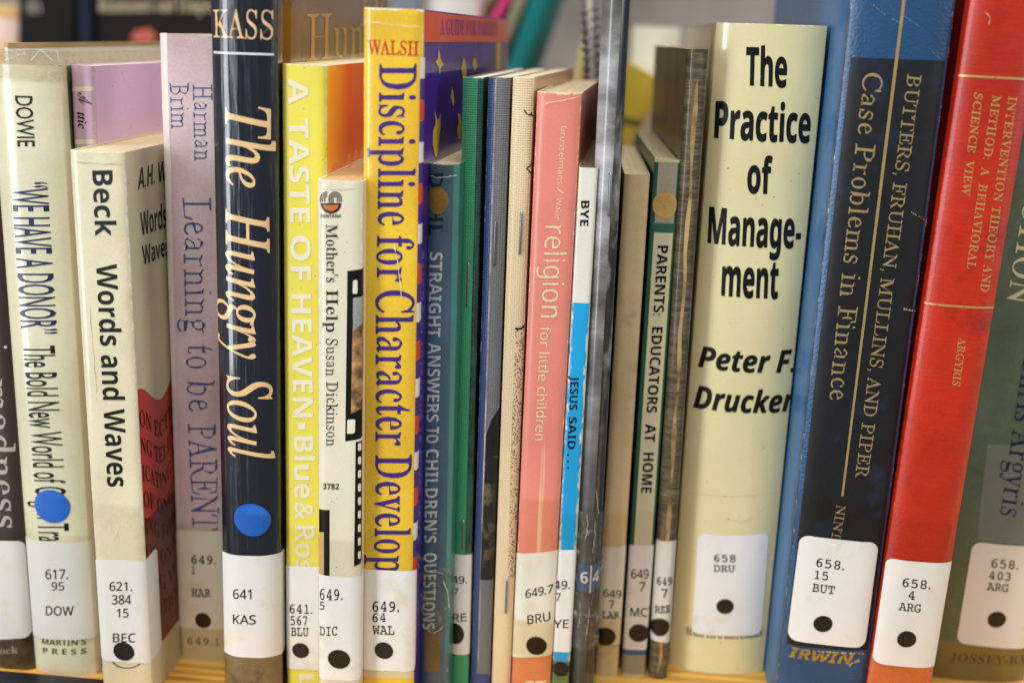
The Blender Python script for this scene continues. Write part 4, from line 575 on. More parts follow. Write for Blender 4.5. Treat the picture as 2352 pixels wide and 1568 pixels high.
    'V': [637, [314,678,-21,678,-21,653,2,648,20,639,34,626,55,590,66,567,316,-19,342,-19,569,570,582,600,595,622,608,637,622,646,639,651,658,653,658,678,445,678,445,653,493,648,509,643,519,635,526,624,528,609,524,579,385,213,233,582,228,598,227,610,229,624,236,636,248,644,264,649,286,652,314,653]],
    'W': [910, [269,678,-23,678,-23,653,-4,651,11,645,23,636,40,606,254,-16,283,-16,470,460,637,-16,664,-16,865,590,875,611,885,627,897,639,911,648,929,653,929,678,749,678,749,653,771,651,788,647,801,641,810,633,815,621,817,605,816,590,812,572,706,247,589,591,585,613,593,635,616,649,654,653,654,678,341,678,341,653,384,646,398,640,409,630,418,615,426,594,448,525,332,228,220,555,210,595,209,611,211,625,215,635,223,643,234,648,269,653]],
    'Y': [634, [308,678,-20,678,-20,652,8,646,21,639,36,626,52,605,239,266,239,120,237,88,231,64,221,47,205,36,182,29,151,26,151,0,488,0,488,26,457,29,433,36,417,47,407,64,401,88,399,120,399,303,583,603,596,619,609,632,622,642,637,648,654,652,654,678,439,678,439,652,486,647,511,632,519,607,516,589,509,569,496,545,370,336,237,597,233,610,232,620,234,629,239,637,248,644,274,651,308,652]],
    'a': [512, [305,470,241,474,205,472,171,467,141,458,114,446,92,432,73,415,60,395,52,375,49,352,51,333,57,316,67,303,80,292,96,286,115,284,133,286,149,291,164,301,174,313,181,327,183,344,177,369,157,402,155,408,162,426,184,436,220,440,244,438,264,431,278,421,288,405,294,385,296,359,296,283,213,257,146,230,95,203,59,172,37,135,30,94,33,65,43,39,60,17,82,0,110,-10,142,-13,198,-6,250,16,298,52,310,15,337,-8,379,-15,419,-9,456,10,490,41,477,62,460,52,453,51,447,52,442,55,439,59,436,78,436,313,431,363,416,404,392,435,356,457], [229,225,296,252,296,94,272,70,259,61,235,51,225,50,198,58,181,83,176,125,189,183]],
    'b': [537, [206,678,12,678,12,654,31,651,46,646,55,638,60,626,63,606,64,578,64,-17,79,-17,156,42,198,10,242,-9,286,-15,328,-11,366,0,402,19,433,44,459,75,481,112,496,153,506,198,509,247,506,290,499,329,486,365,469,397,448,423,423,445,394,461,363,471,329,474,282,467,241,448,206,415], [259,415,274,417,304,412,327,398,344,374,356,339,363,294,365,238,363,170,356,115,345,73,328,44,304,27,272,21,235,30,213,57,206,102,206,360,211,376,219,390,231,402,245,410]],
    'c': [437, [305,472,260,475,218,471,179,460,143,442,110,417,82,388,60,353,43,313,32,270,29,223,32,179,41,139,56,101,76,68,100,39,129,16,161,-1,195,-12,232,-15,305,-3,369,32,424,90,404,107,372,79,339,63,304,57,265,63,232,82,204,114,183,157,171,212,167,279,176,370,205,424,252,442,275,438,289,425,294,404,292,373,299,335,319,312,352,304,369,306,384,311,397,321,406,333,411,348,413,365,409,395,395,421,373,444,342,461]],
    'd': [551, [475,678,262,678,262,654,285,652,303,648,316,641,325,630,330,616,332,597,332,417,299,449,261,468,217,474,183,470,151,460,121,443,94,419,72,389,54,354,40,313,32,268,29,219,32,176,39,136,52,99,69,66,90,38,116,16,144,-1,175,-12,208,-15,258,-7,300,17,332,58,332,-15,404,2,469,13,526,16,526,41,506,45,492,52,484,61,479,73,476,90,475,112], [231,413,259,418,276,416,292,411,307,402,319,390,327,376,332,360,332,113,325,93,314,76,301,62,285,51,270,44,255,42,229,47,208,62,193,87,183,124,177,171,175,228,177,287,183,335,194,372,209,398]],
    'e': [448, [287,468,234,474,197,471,162,460,130,443,101,420,76,391,56,358,41,320,32,279,29,234,32,186,41,142,55,102,74,67,98,39,126,16,157,-1,192,-12,229,-15,305,-1,370,40,424,108,402,128,370,92,335,70,297,63,230,83,189,145,174,247,421,247,415,321,399,374,371,417,333,449], [240,442,261,439,277,429,288,413,294,389,299,358,300,286,173,286,173,303,180,380,203,427]],
    'f': [318, [298,689,259,692,206,687,162,673,126,649,99,616,83,575,78,526,78,462,24,462,24,412,78,412,78,82,74,52,71,44,66,38,59,33,50,29,22,24,22,0,297,0,297,24,269,26,249,30,235,38,227,51,222,70,220,97,220,412,303,412,303,462,220,462,221,605,224,625,229,640,237,651,250,658,268,660,282,658,291,653,294,642,280,610,276,596,275,582,277,567,282,554,291,544,303,535,317,531,334,529,349,531,363,537,375,546,384,559,390,575,392,595,388,620,376,643,357,664,331,679]],
    'g': [487, [273,472,234,474,197,472,162,465,131,454,102,439,79,420,59,399,45,374,36,346,33,316,46,251,86,200,152,164,115,146,85,128,63,110,47,90,38,69,35,45,42,13,65,-15,102,-38,57,-57,30,-81,21,-111,27,-137,43,-160,71,-181,109,-197,158,-206,217,-209,293,-204,356,-191,406,-168,441,-137,463,-100,470,-55,468,-26,461,-2,451,19,435,36,413,50,386,60,351,67,310,72,210,73,177,77,157,88,150,106,152,119,158,130,168,141,180,149,195,153,226,155,256,153,289,155,320,161,348,172,373,186,394,204,411,225,424,249,431,275,434,303,430,337,418,369,399,399,472,399,472,453,347,453,310,465], [234,442,256,439,272,428,284,411,291,386,296,354,297,314,296,274,291,242,284,217,272,199,256,189,234,185,213,189,196,199,185,217,176,242,172,274,170,314,172,354,176,386,185,411,196,428,213,439], [144,-51,332,-52,354,-56,371,-62,383,-70,390,-82,392,-98,375,-140,324,-165,239,-173,198,-171,166,-165,141,-154,123,-140,113,-125,109,-108,113,-87,125,-68]],
    'h': [567, [220,678,28,678,28,655,46,652,59,647,68,639,74,628,77,613,78,594,78,83,77,64,73,49,67,38,58,31,44,26,27,24,27,0,268,0,268,24,251,26,238,31,230,39,224,49,221,64,220,83,220,350,245,380,272,398,302,404,320,402,333,395,341,384,346,368,349,348,350,323,350,83,345,50,331,31,308,24,301,24,301,0,541,0,541,24,524,26,511,31,502,39,496,49,493,64,492,83,492,315,478,403,434,456,362,474,308,465,261,440,220,397]],
    'i': [295, [170,688,150,690,130,688,112,680,97,668,85,652,77,634,75,614,77,594,85,576,97,561,112,549,130,541,150,539,170,541,187,549,203,561,215,576,223,594,225,614,223,634,215,652,204,668,188,680], [221,462,31,462,30,437,48,435,61,431,70,424,74,413,77,397,78,375,78,83,77,63,73,48,68,38,58,31,45,26,27,24,27,0,268,0,268,24,251,27,238,32,230,39,225,50,222,64,221,83]],
    'k': [534, [220,678,31,678,30,654,49,652,62,647,70,640,74,629,77,613,78,592,78,83,77,64,73,49,68,39,58,31,44,27,26,24,26,0,268,0,268,24,251,27,238,32,230,39,224,50,221,64,220,200,242,219,351,63,355,55,356,47,352,34,341,27,323,24,314,24,314,0,560,0,560,24,543,27,528,36,515,51,331,311,409,387,442,413,477,430,514,437,514,462,306,462,306,437,340,434,357,427,363,414,360,400,352,385,338,369,220,251]],
    'l': [297, [221,678,30,678,30,654,49,652,62,647,70,639,74,628,77,612,78,592,78,83,77,63,73,48,68,38,58,31,45,26,27,24,27,0,268,0,268,24,251,27,238,32,230,39,225,50,222,64,221,83]],
    'm': [825, [412,465,353,474,303,465,258,438,218,394,218,462,28,462,28,438,46,436,59,431,68,423,74,411,77,396,78,377,78,83,77,64,73,49,67,38,58,31,44,26,27,24,27,0,264,0,264,24,247,27,235,32,227,40,222,50,219,65,218,83,218,350,241,380,267,398,297,404,315,402,328,395,336,384,341,368,344,348,345,323,345,83,344,65,341,50,335,39,326,31,314,26,297,24,297,0,530,0,530,24,513,26,501,31,493,39,487,50,484,65,483,83,483,353,507,381,534,398,562,404,580,402,593,395,601,384,606,368,609,348,610,323,610,83,609,65,606,50,600,39,591,31,579,26,562,24,562,0,798,0,798,24,781,26,768,31,760,39,754,49,751,64,750,83,750,315,736,403,693,456,622,474,567,465,519,436,477,389,453,436]],
    'n': [567, [434,456,362,474,308,466,260,440,220,398,220,462,28,462,28,438,46,436,59,431,68,423,74,411,77,396,78,377,78,83,77,64,73,49,67,38,58,31,44,26,27,24,27,0,268,0,268,24,251,26,238,31,230,39,224,49,221,64,220,83,220,350,245,380,272,398,302,404,320,402,333,395,341,384,346,368,349,348,350,323,350,83,345,50,331,31,308,24,301,24,301,0,541,0,541,24,524,26,511,31,502,39,496,49,493,64,492,83,492,315,478,403]],
    'o': [501, [292,471,250,474,208,470,170,460,135,443,103,419,77,390,56,356,40,317,31,275,28,229,31,185,40,143,56,105,77,70,103,41,135,17,170,-1,209,-11,251,-15,293,-12,331,-1,366,16,396,39,422,68,444,102,459,141,469,183,472,229,469,276,459,318,444,357,422,391,396,420,365,443,330,460], [225,440,251,445,275,440,295,426,309,403,319,365,325,307,327,188,324,121,321,95,311,58,296,35,276,22,251,17,226,22,206,35,191,58,181,95,174,189,176,307,182,365,191,403,205,426]],
    'p': [553, [377,472,343,475,291,466,247,438,213,391,213,462,29,462,29,439,47,435,61,429,69,422,74,409,77,389,78,362,78,-119,75,-150,72,-160,67,-168,60,-175,40,-183,26,-184,26,-207,294,-207,294,-183,276,-182,249,-175,239,-169,231,-159,226,-147,221,-111,220,48,253,13,292,-8,338,-15,373,-11,404,-1,434,18,459,42,481,72,498,108,511,148,518,191,521,238,519,282,511,322,499,360,482,393,461,421,436,444,408,461], [267,407,296,414,324,409,345,394,359,369,368,332,374,286,376,230,374,172,367,125,356,88,340,62,319,47,291,42,262,49,238,69,220,102,220,350,242,386]],
    'r': [428, [373,472,347,474,325,471,302,463,279,449,256,429,235,405,217,375,217,462,31,462,30,437,48,435,61,431,69,425,74,414,77,397,78,375,78,83,77,63,73,48,68,38,58,31,45,26,27,24,27,0,294,0,294,24,269,26,249,31,237,38,228,48,224,63,222,83,222,286,224,315,230,339,241,360,254,375,267,384,281,387,292,385,301,380,322,352,340,337,353,332,369,331,386,333,401,339,414,349,423,362,429,378,431,396,429,418,422,437,410,453,394,464]],
    's': [429, [221,475,210,475,165,470,128,456,97,433,73,403,60,368,55,328,58,300,67,275,81,252,101,231,127,211,159,193,232,156,262,136,280,113,286,87,284,68,277,53,266,40,251,30,232,24,209,22,181,26,154,38,129,58,107,85,91,118,79,157,53,157,53,-13,76,-13,84,1,95,10,109,13,116,13,165,-4,197,-12,225,-15,269,-10,307,4,340,27,364,58,378,96,383,141,380,174,373,202,360,226,341,246,316,265,285,282,199,325,184,335,172,346,163,358,158,371,156,386,158,401,164,414,173,426,186,434,202,439,222,441,247,438,271,428,293,413,312,391,328,363,340,330,363,330,363,475,343,475,336,463,327,456,314,454,247,471]],
    't': [340, [215,631,192,631,176,606,156,579,102,517,30,446,30,415,72,415,72,106,75,69,84,39,98,16,119,-1,148,-11,184,-14,245,-2,294,36,331,98,307,111,291,83,272,66,250,60,238,62,229,67,223,76,218,88,215,122,215,415,309,415,309,462,215,462]],
    'u': [558, [211,462,17,462,17,438,36,436,50,430,59,421,64,407,67,390,68,369,68,144,71,96,81,57,97,26,121,3,153,-11,195,-15,224,-13,251,-6,277,5,301,20,322,38,340,60,340,-15,412,4,478,15,536,19,536,44,517,46,503,51,493,58,487,68,483,84,482,104,482,462,282,462,282,438,303,436,319,430,329,422,335,409,339,392,340,369,340,98,318,73,292,58,263,53,248,55,235,60,225,69,217,80,213,94,211,110]],
    'v': [456, [244,462,-4,462,-4,437,12,435,24,428,33,419,49,389,212,-15,238,-15,396,383,405,401,414,415,424,426,437,434,454,439,454,462,303,462,303,438,334,434,353,423,359,405,351,376,275,182,192,407,196,426,210,435,232,438,244,438]],
    'w': [647, [206,462,-16,462,-16,437,2,430,9,424,15,416,25,394,182,-15,208,-15,332,293,430,-15,453,-15,626,413,640,432,650,437,663,439,663,462,530,462,530,439,557,434,566,430,571,425,575,418,576,410,573,392,500,210,440,411,445,425,458,433,481,437,481,462,250,462,250,439,264,438,282,430,294,411,314,350,248,189,170,406,171,419,174,426,178,431,194,436,206,437]],
    'y': [447, [241,462,-7,462,-7,437,7,436,16,433,27,424,37,410,54,373,209,-7,199,-48,186,-82,170,-110,154,-131,140,-143,128,-147,118,-145,112,-139,110,-124,111,-113,109,-97,104,-84,95,-73,83,-65,69,-61,53,-59,35,-61,20,-68,7,-79,-2,-93,-8,-108,-10,-125,-7,-149,1,-169,15,-186,33,-199,54,-206,78,-209,102,-207,123,-203,142,-195,160,-182,176,-165,193,-143,225,-79,395,384,404,403,413,418,422,429,433,435,446,437,446,462,302,462,302,437,332,434,342,431,348,426,353,418,354,402,352,387,343,359,276,177,191,405,192,419,196,426,202,431,211,434,241,437]],
}


# ------------------------------------------------------------------ lettering
CAPS = {}


def inside(pt, ring):
    c = False
    for i in range(len(ring)):
        a, b = ring[i - 1], ring[i]
        if (a[1] > pt[1]) != (b[1] > pt[1]) and pt[0] < (b[0] - a[0]) * (pt[1] - a[1]) / (b[1] - a[1]) + a[0]:
            c = not c
    return c


def fill_rings(rings):
    start, n = [], 0
    for r in rings:
        start.append(n)
        n += len(r)
    outer = [i for i, r in enumerate(rings) if not any(j != i and inside(r[0], q) for j, q in enumerate(rings))]
    fs = []
    for i in outer:
        grp = [i] + [j for j, q in enumerate(rings) if j not in outer and inside(q[0], rings[i])]
        idx = [start[j] + k for j in grp for k in range(len(rings[j]))]
        for t in tessellate_polygon([[Vector(v) for v in rings[j]] for j in grp]):
            fs.append([idx[k] for k in t])
    return fs


def glyph_faces(st, ch):
    g = GLYPHS[st][ch]
    if len(g) and isinstance(g[-1], dict):
        return g[0], g[-1]['v'], g[-1]['f']
    rings = [[(r[i] / 1000.0, r[i + 1] / 1000.0, 0.0) for i in range(0, len(r), 2)] for r in g[1:]]
    vs = [p for r in rings for p in r]
    fs = fill_rings(rings)
    g.append({'v': vs, 'f': fs})
    return g[0], vs, fs


def text_mesh(body, style, off, space=1.0):
    bm = bmesh.new()
    if style == 'sans':
        if 'pen' not in CAPS:
            CAPS['pen'] = bpy.data.objects.new('lettering', bpy.data.curves.new('lettering', 'FONT'))
        o = CAPS['pen']
        c = o.data
        c.body = body
        c.size = 1.0
        c.offset = off
        c.resolution_u = 3
        c.space_character = space
        me = bpy.data.meshes.new_from_object(o)
        bm.from_mesh(me)
        bpy.data.meshes.remove(me)
        return bm
    x = 0.0
    for ch in body:
        adv, vs, fs = glyph_faces(style, ch)
        bv = [bm.verts.new((x + v[0], v[1], 0)) for v in vs]
        for t in fs:
            try:
                bm.faces.new([bv[i] for i in t])
            except ValueError:
                pass
        x += adv / 1000.0 * space
    for f in bm.faces:
        f.normal_update()
        if f.normal.z < 0:
            f.normal_flip()
    if off:
        thin(bm, 0.0, off)
    return bm


def thin(bm, k, grow=0.0):
    """slims the thick strokes of a heavy face, leaves the hairlines"""
    bm.verts.ensure_lookup_table()
    bmesh.ops.remove_doubles(bm, verts=bm.verts[:], dist=1e-6)
    nrm, edges = {}, []
    for e in bm.edges:
        if len(e.link_faces) != 1:
            continue
        a, b = e.verts
        d = (b.co - a.co)
        n = Vector((d.y, -d.x, 0))
        if n.length < 1e-9:
            continue
        n.normalize()
        cen = e.link_faces[0].calc_center_median()
        if (cen - a.co).dot(n) > 0:
            n = -n
        edges.append((a.co.copy(), b.co.copy()))
        for v in (a, b):
            nrm.setdefault(v, Vector((0, 0, 0)))
            nrm[v] += n * d.length
    bins = {}
    for a, b in edges:
        for i in range(int(min(a.x, b.x) // 0.3) - 1, int(max(a.x, b.x) // 0.3) + 2):
            bins.setdefault(i, []).append((a, b))
    mv = []
    for v, n in nrm.items():
        if n.length < 1e-9:
            continue
        n = n.normalized()
        if grow:
            mv.append((v, n * grow))
            continue
        p = v.co - n * 1e-4
        best = 1.0
        for a, b in bins.get(int(p.x // 0.3), ()):
            d = b - a
            den = -n.x * d.y + n.y * d.x
            if abs(den) < 1e-12:
                continue
            r = a - p
            den = -n.x * d.y + n.y * d.x
            t = (r.x * d.y - r.y * d.x) / den
            s = (-r.x * n.y + r.y * n.x) / den
            if t > 1e-4 and -0.001 <= s <= 1.001:
                best = min(best, t)
        amt = min(1.0, max(0.0, (best - 0.05) / 0.06)) * min(best, 0.2) * k * 0.5
        mv.append((v, -n * amt))
    for v, d in mv:
        v.co += d


def cap_height(style):
    if style not in CAPS:
        b = text_mesh('H', style, 0)
        CAPS[style] = max(v.co.y for v in b.verts)
        b.free()
    return CAPS[style]


# ------------------------------------------------------------------ books
BOOKS = {}


class Book:
    def __init__(self, name, label, Y, left, right, top, depth, bulge=0.0008, n=8, yaw=0.0, group=None, height=None,
                 hinge=0.0, cat='book', z0=0.0):
        self.depth, self.b, self.n, self.hinge = depth, bulge, n, hinge
        L0, L1 = at(*left[0], Y), at(*left[1], Y)
        R0, R1 = at(*right[0], Y), at(*right[1], Y)
        d = ((L0 - L1).normalized() + (R0 - R1).normalized()).normalized()
        lean = math.atan2(d.x, d.z)
        up = Vector((math.sin(lean), 0, math.cos(lean)))
        rt = Vector((math.cos(lean), 0, -math.sin(lean)))
        Lm = (L0 + L1) / 2
        Rm = (R0 + R1) / 2
        self.w = w = (Rm - Lm).dot(rt)
        zl = z0 + max(0.0, w * math.sin(lean))
        BL = Lm - up * ((Lm.z - zl) / up.z)
        self.h = h = height if height else (at(*top, Y) - BL).dot(up)
        self.M = Matrix.Translation(BL) @ Matrix.Rotation(math.radians(yaw), 4, 'Z') @ Matrix.Rotation(lean, 4, 'Y')
        self.Mi = self.M.inverted()
        r = bpy.data.objects.new(name, None)
        r.empty_display_size = 0.01
        COL.objects.link(r)
        r.matrix_world = self.M
        self.root = tag(r, label, cat, group)
        BOOKS[name] = self
        self.name = name
        # cross-section, outer line
        P = []
        D = depth
        ks = [D, D * .8, D * .6, D * .45, .05, .04, .034, .028, .023, .019, .016, .014, .0125, .011, .0095, .008, .0065, .005, .0035, .0025, .0015, .0007]
        ks = sorted(set([q for q in ks if q <= D]), reverse=True)

        def g(q):
            return hinge * math.exp(-((q - 0.0085) / 0.0026) ** 2) if hinge else 0.0
        for q in ks:
            P.append((-q, g(q), q))
        NS = 40
        for i in range(NS + 1):
            a = i / NS
            u = 0.5 - 0.5 * math.cos(math.pi * a)
            u = 0.35 * a + 0.65 * u
            y = -bulge * (1 - abs(2 * u - 1) ** n)
            P.append((u * w, u * w, y))
        for q in reversed(ks):
            P.append((w + q, w - g(q), q))
        self.P = P
        N = []
        for i in range(len(P)):
            a, b = P[max(0, i - 1)], P[min(len(P) - 1, i + 1)]
            tx, ty = b[1] - a[1], b[2] - a[2]
            l = math.hypot(tx, ty) or 1
            N.append((ty / l, -tx / l))
        self.N = N
        far = project(self.M @ Vector((w, D, h)))
        nb = project(self.M @ Vector((0, D, h)))
        bt = project(self.M @ Vector((w / 2, 0, 0)))
        print('BOOK %-22s lean %5.2f w %5.1f h %6.1f Y %.3f x %.3f | far top right %d,%d left %d,%d bottom %d' % (
            name, math.degrees(lean), w * 1000, h * 1000, Y, BL.x, far[0], far[1], nb[0], nb[1], bt[1]))

    def surf(self, t, z, off=0.0):
        P = self.P
        lo, hi = 0, len(P) - 1
        if t <= P[0][0]:
            i = 0
        elif t >= P[hi][0]:
            i = hi - 1
        else:
            while hi - lo > 1:
                m = (lo + hi) // 2
                if P[m][0] <= t:
                    lo = m
                else:
                    hi = m
            i = lo
        a, b = P[i], P[i + 1]
        f = (t - a[0]) / (b[0] - a[0]) if b[0] != a[0] else 0
        na, nb = self.N[i], self.N[i + 1]
        nx, ny = na[0] + (nb[0] - na[0]) * f, na[1] + (nb[1] - na[1]) * f
        l = math.hypot(nx, ny) or 1
        return Vector((a[1] + (b[1] - a[1]) * f + nx / l * off, a[2] + (b[2] - a[2]) * f + ny / l * off, z))

    # picture point -> (t, z) on spine S, right cover R, left cover L
    def tz(self, px, py, pl='S'):
        o = self.Mi @ CAM
        d = self.Mi.to_3x3() @ ray(px, py)
        if pl == 'S':
            y = -self.b * 0.8
            for _ in range(4):
                q = o + d * ((y - o.y) / d.y)
                u = min(1, max(0, q.x / self.w))
                y = -self.b * (1 - abs(2 * u - 1) ** self.n)
            return (q.x, q.z)
        if pl == 'R':
            q = o + d * ((self.w - o.x) / d.x)
            return (self.w + q.y, q.z)
        q = o + d * (-o.x / d.x)
        return (-q.y, q.z)

    def sheet(self, name, t0, t1, th, mat, z0=0.0, z1=None, out=0.0, top=None, nz=1):
        """one board or sheet of the cover: outer face, inner face and rim"""
        z1 = self.h if z1 is None else z1
        ts = sorted(set([t0, t1] + [p[0] for p in self.P if t0 < p[0] < t1]))
        V, U, F = [], [], []
        m = len(ts)
        zs = [z0 + (z1 - z0) * i / nz for i in range(nz + 1)]
        for layer in (out, -th):
            for j, z in enumerate(zs):
                for t in ts:
                    zz = z + (top(t) if top and j == nz else 0)
                    V.append(self.surf(t, zz, layer))
                    U.append((t * 1000, zz * 1000))
        S = m * (nz + 1)
        for j in range(nz):
            for i in range(m - 1):
                a = j * m + i
                F.append((a, a + 1, a + 1 + m, a + m))
                F.append((S + a + m, S + a + 1 + m, S + a + 1, S + a))
        for i in range(m - 1):
            F.append((i + 1, i, S + i, S + i + 1))
            a = nz * m + i
            F.append((a, a + 1, S + a + 1, S + a))
        for j in range(nz):
            for e, fl in ((0, False), (m - 1, True)):
                a, b = j * m + e, (j + 1) * m + e
                q = (a, b, S + b, S + a)
                F.append(q[::-1] if fl else q)
        # sharp rim: give the rim its own vertices
        nf = 2 * nz * (m - 1)
        V2, U2, F2 = list(V), list(U), F[:nf]
        for f in F[nf:]:
            b0 = len(V2)
            for ix in f:
                V2.append(V[ix])
                U2.append(U[ix])
            F2.append(tuple(range(b0, b0 + len(f))))
        return link(name, V2, F2, mat, self.root, U2)

    def covers(self, spine, front, back, th=0.0003, hard=False):
        e = 0.0012 if not hard else 0.004
        jag = None
        self.sheet('spine', -e, self.w + e, th, spine, top=jag)
        self.sheet('front_cover', self.w + e, self.w + self.depth, th if not hard else 0.0024, front)
        self.sheet('back_cover', -self.depth, -e, th if not hard else 0.0024, back)

    def block(self, mat, th=0.0004, over=0.0, inset=0.0012, tail=0.002, taper=0.0):
        x0, x1 = th, self.w - th
        y0, y1 = inset, self.depth - tail
        z0, z1 = over + 0.0002, self.h - over - 0.0002
        if over == 0:
            z1 = self.h - 0.0005
        nx, ny = 14, 8
        rnd = random.Random(self.name)
        V, F = [], []
        jit = [rnd.uniform(-1, 1) * 0.00022 for _ in range(nx + 1)]
        for j in range(ny + 1):
            for i in range(nx + 1):
                x = x0 + (x1 - x0) * i / nx
                V.append((x, y0 + (y1 - y0) * j / ny, z1 + jit[i] * (0.3 + 0.7 * math.sin(j * 1.3 + i) ** 2)))
        for j in range(ny):
            for i in range(nx):
                a = j * (nx + 1) + i
                F.append((a, a + 1, a + nx + 2, a + nx + 1))
        ring = [i for i in range(nx + 1)] + [j * (nx + 1) + nx for j in range(1, ny + 1)] + \
               [ny * (nx + 1) + i for i in range(nx - 1, -1, -1)] + [j * (nx + 1) for j in range(ny - 1, 0, -1)]
        b0 = len(V)
        for ix in ring:
            V.append(V[ix])
        b1 = len(V)
        for ix in ring:
            V.append((V[ix][0], V[ix][1], z0))
        L = len(ring)
        for i in range(L):
            j = (i + 1) % L
            F.append((b0 + j, b0 + i, b1 + i, b1 + j))
        F.append(tuple(b1 + i for i in range(L)))
        return link('page_block', V, F, mat, self.root, smooth=False)

    def map2d(self, bm, name, mat, layer, parent):
        """2-D shape in (t, z) metres laid onto the cover"""
        ts = [v.co.x for v in bm.verts]
        if not ts:
            return None
        lo, hi = min(ts), max(ts)
        for p in self.P:
            if lo < p[0] < hi:
                bmesh.ops.bisect_plane(bm, geom=bm.verts[:] + bm.edges[:] + bm.faces[:], dist=1e-7,
                                       plane_co=(p[0], 0, 0), plane_no=(1, 0, 0))
        uv = bm.loops.layers.uv.new('UVMap')
        for f in bm.faces:
            f.smooth = True
            if f.normal.z < 0:
                f.normal_flip()
            for l in f.loops:
                l[uv].uv = (l.vert.co.x * 1000, l.vert.co.y * 1000)
        for v in bm.verts:
            v.co = self.surf(v.co.x, v.co.y, layer)
        me = bpy.data.meshes.new(name)
        bm.to_mesh(me)
        bm.free()
        me.materials.append(mat)
        o = bpy.data.objects.new(name, me)
        COL.objects.link(o)
        o.parent = parent or self.root
        return o

    def poly(self, name, pts, mat, layer, parent=None):
        bm = bmesh.new()
        for ring in (pts if isinstance(pts[0][0], (tuple, list)) else [pts]):
            vs = [bm.verts.new((p[0], p[1], 0)) for p in ring]
            bm.faces.new(vs)
        bmesh.ops.recalc_face_normals(bm, faces=bm.faces[:])
        bmesh.ops.triangulate(bm, faces=bm.faces[:])
        return self.map2d(bm, name, mat, layer, parent)

    def shape(self, name, pxs, mat, layer=0.00006, pl='S', parent=None):
        return self.poly(name, [self.tz(x, y, pl) for x, y in pxs], mat, layer, parent)

    def disc(self, name, px, py, rx, mat, layer, pl='S', parent=None, sq=1.0, tz=None, cut=None):
        c = tz or self.tz(px, py, pl)
        r = abs(self.tz(px + rx, py, 'S')[0] - self.tz(px, py, 'S')[0])
        pts = [(c[0] + r * math.cos(a) * (1 + 0.012 * math.sin(3 * a + px)), c[1] + r * sq * math.sin(a)) for a in [2 * math.pi * i / 40 for i in range(40)]]
        if cut:
            pts = [p for i, p in enumerate(pts) if not cut[0] <= i <= cut[1]]
        return self.poly(name, pts, mat, layer, parent)

    def rounded(self, name, q, rad, mat, layer, parent=None):
        """q: four (t, z): bottom-left, bottom-right, top-right, top-left"""
        pts = []
        for i in range(4):
            p, a, b = Vector(q[i]), Vector(q[i - 1]), Vector(q[(i + 1) % 4])
            u, v = (a - p).normalized(), (b - p).normalized()
            r = rad
            for s in range(9):
                th = math.pi / 2 * s / 8
                pts.append(tuple(p + u * r * (1 - math.sin(th)) + v * r * (1 - math.cos(th))))
        return self.poly(name, pts, mat, layer, parent)

    def label(self, tl, tr, bl, br, mat, wl=0.0, wr=0.0, rad=0.0022, layer=0.00018):
        """the call-number sticker; wl and wr wrap it on round the spine's corners"""
        q = [self.tz(*bl), self.tz(*br), self.tz(*tr), self.tz(*tl)]
        if wl:
            q[0] = (-wl, q[0][1])
            q[3] = (-wl, q[3][1])
        if wr:
            q[1] = (self.w + wr, q[1][1])
            q[2] = (self.w + wr, q[2][1])
        if mat in (WHITE, WHITEB):
            mat = label_stock(mat is WHITEB, self.name)
        return self.rounded('call_number_label', q, rad, mat, layer)

    def text(self, name, body, style, quad, mat, layer=0.0001, pl='S', parent=None, off=0.0, space=1.0, slim=0.0, wave=None):
        """quad in picture points: baseline start, baseline end, cap-height start, cap-height end"""
        if isinstance(body, str):
            body = [body]
            quad = [quad]
        whole = None
        for s, qd in zip(body, quad):
            bm = text_mesh(s, style, off, space)
            if slim:
                thin(bm, slim)
            xs = [v.co.x for v in bm.verts]
            x0, x1 = min(xs), max(xs)
            cap = cap_height(style)
            q = [Vector(self.tz(px, py, pl)) for px, py in qd]
            for v in bm.verts:
                a = (v.co.x - x0) / (x1 - x0)
                b = v.co.y / cap
                p = q[0] * (1 - a) * (1 - b) + q[1] * a * (1 - b) + q[2] * (1 - a) * b + q[3] * a * b
                if wave:
                    p = p + Vector((0, wave(a)))
                v.co = Vector((p.x, p.y, 0))
            if whole is None:
                whole = bm
            else:
                me = bpy.data.meshes.new('lettering')
                bm.to_mesh(me)
                bm.free()
                whole.from_mesh(me)
                bpy.data.meshes.remove(me)
        bmesh.ops.recalc_face_normals(whole, faces=whole.faces[:])
        return self.map2d(whole, name, mat, layer, parent)

    def tape(self, y0, y1, mat, wl=0.012, wr=0.012, layer=0.00036, slope=0.0, name='clear_tape'):
        x = project(self.M @ Vector((self.w / 2, 0, self.h / 2)))[0]
        za = self.tz(x, y0)[1]
        zb = max(0.0006, self.tz(x, y1)[1]) if y1 < 1700 else 0.0006
        return self.poly(name, [(-wl, zb), (self.w + wr, zb), (self.w + wr, za + slope), (-wl, za)], mat, layer)

    def staple(self, p0, p1, mat, pl='S', r=0.00036):
        a, b = self.tz(*p0, pl), self.tz(*p1, pl)
        pts = [self.surf(a[0], a[1], -0.0006), self.surf(a[0], a[1] - 0.0001, 0.0002), self.surf(a[0], a[1] - 0.0006, 0.00035)]
        pts += [self.surf(b[0], b[1] + 0.0006, 0.00035), self.surf(b[0], b[1] + 0.0001, 0.0002), self.surf(b[0], b[1], -0.0006)]
        return tube('staple', pts, r, mat, self.root)


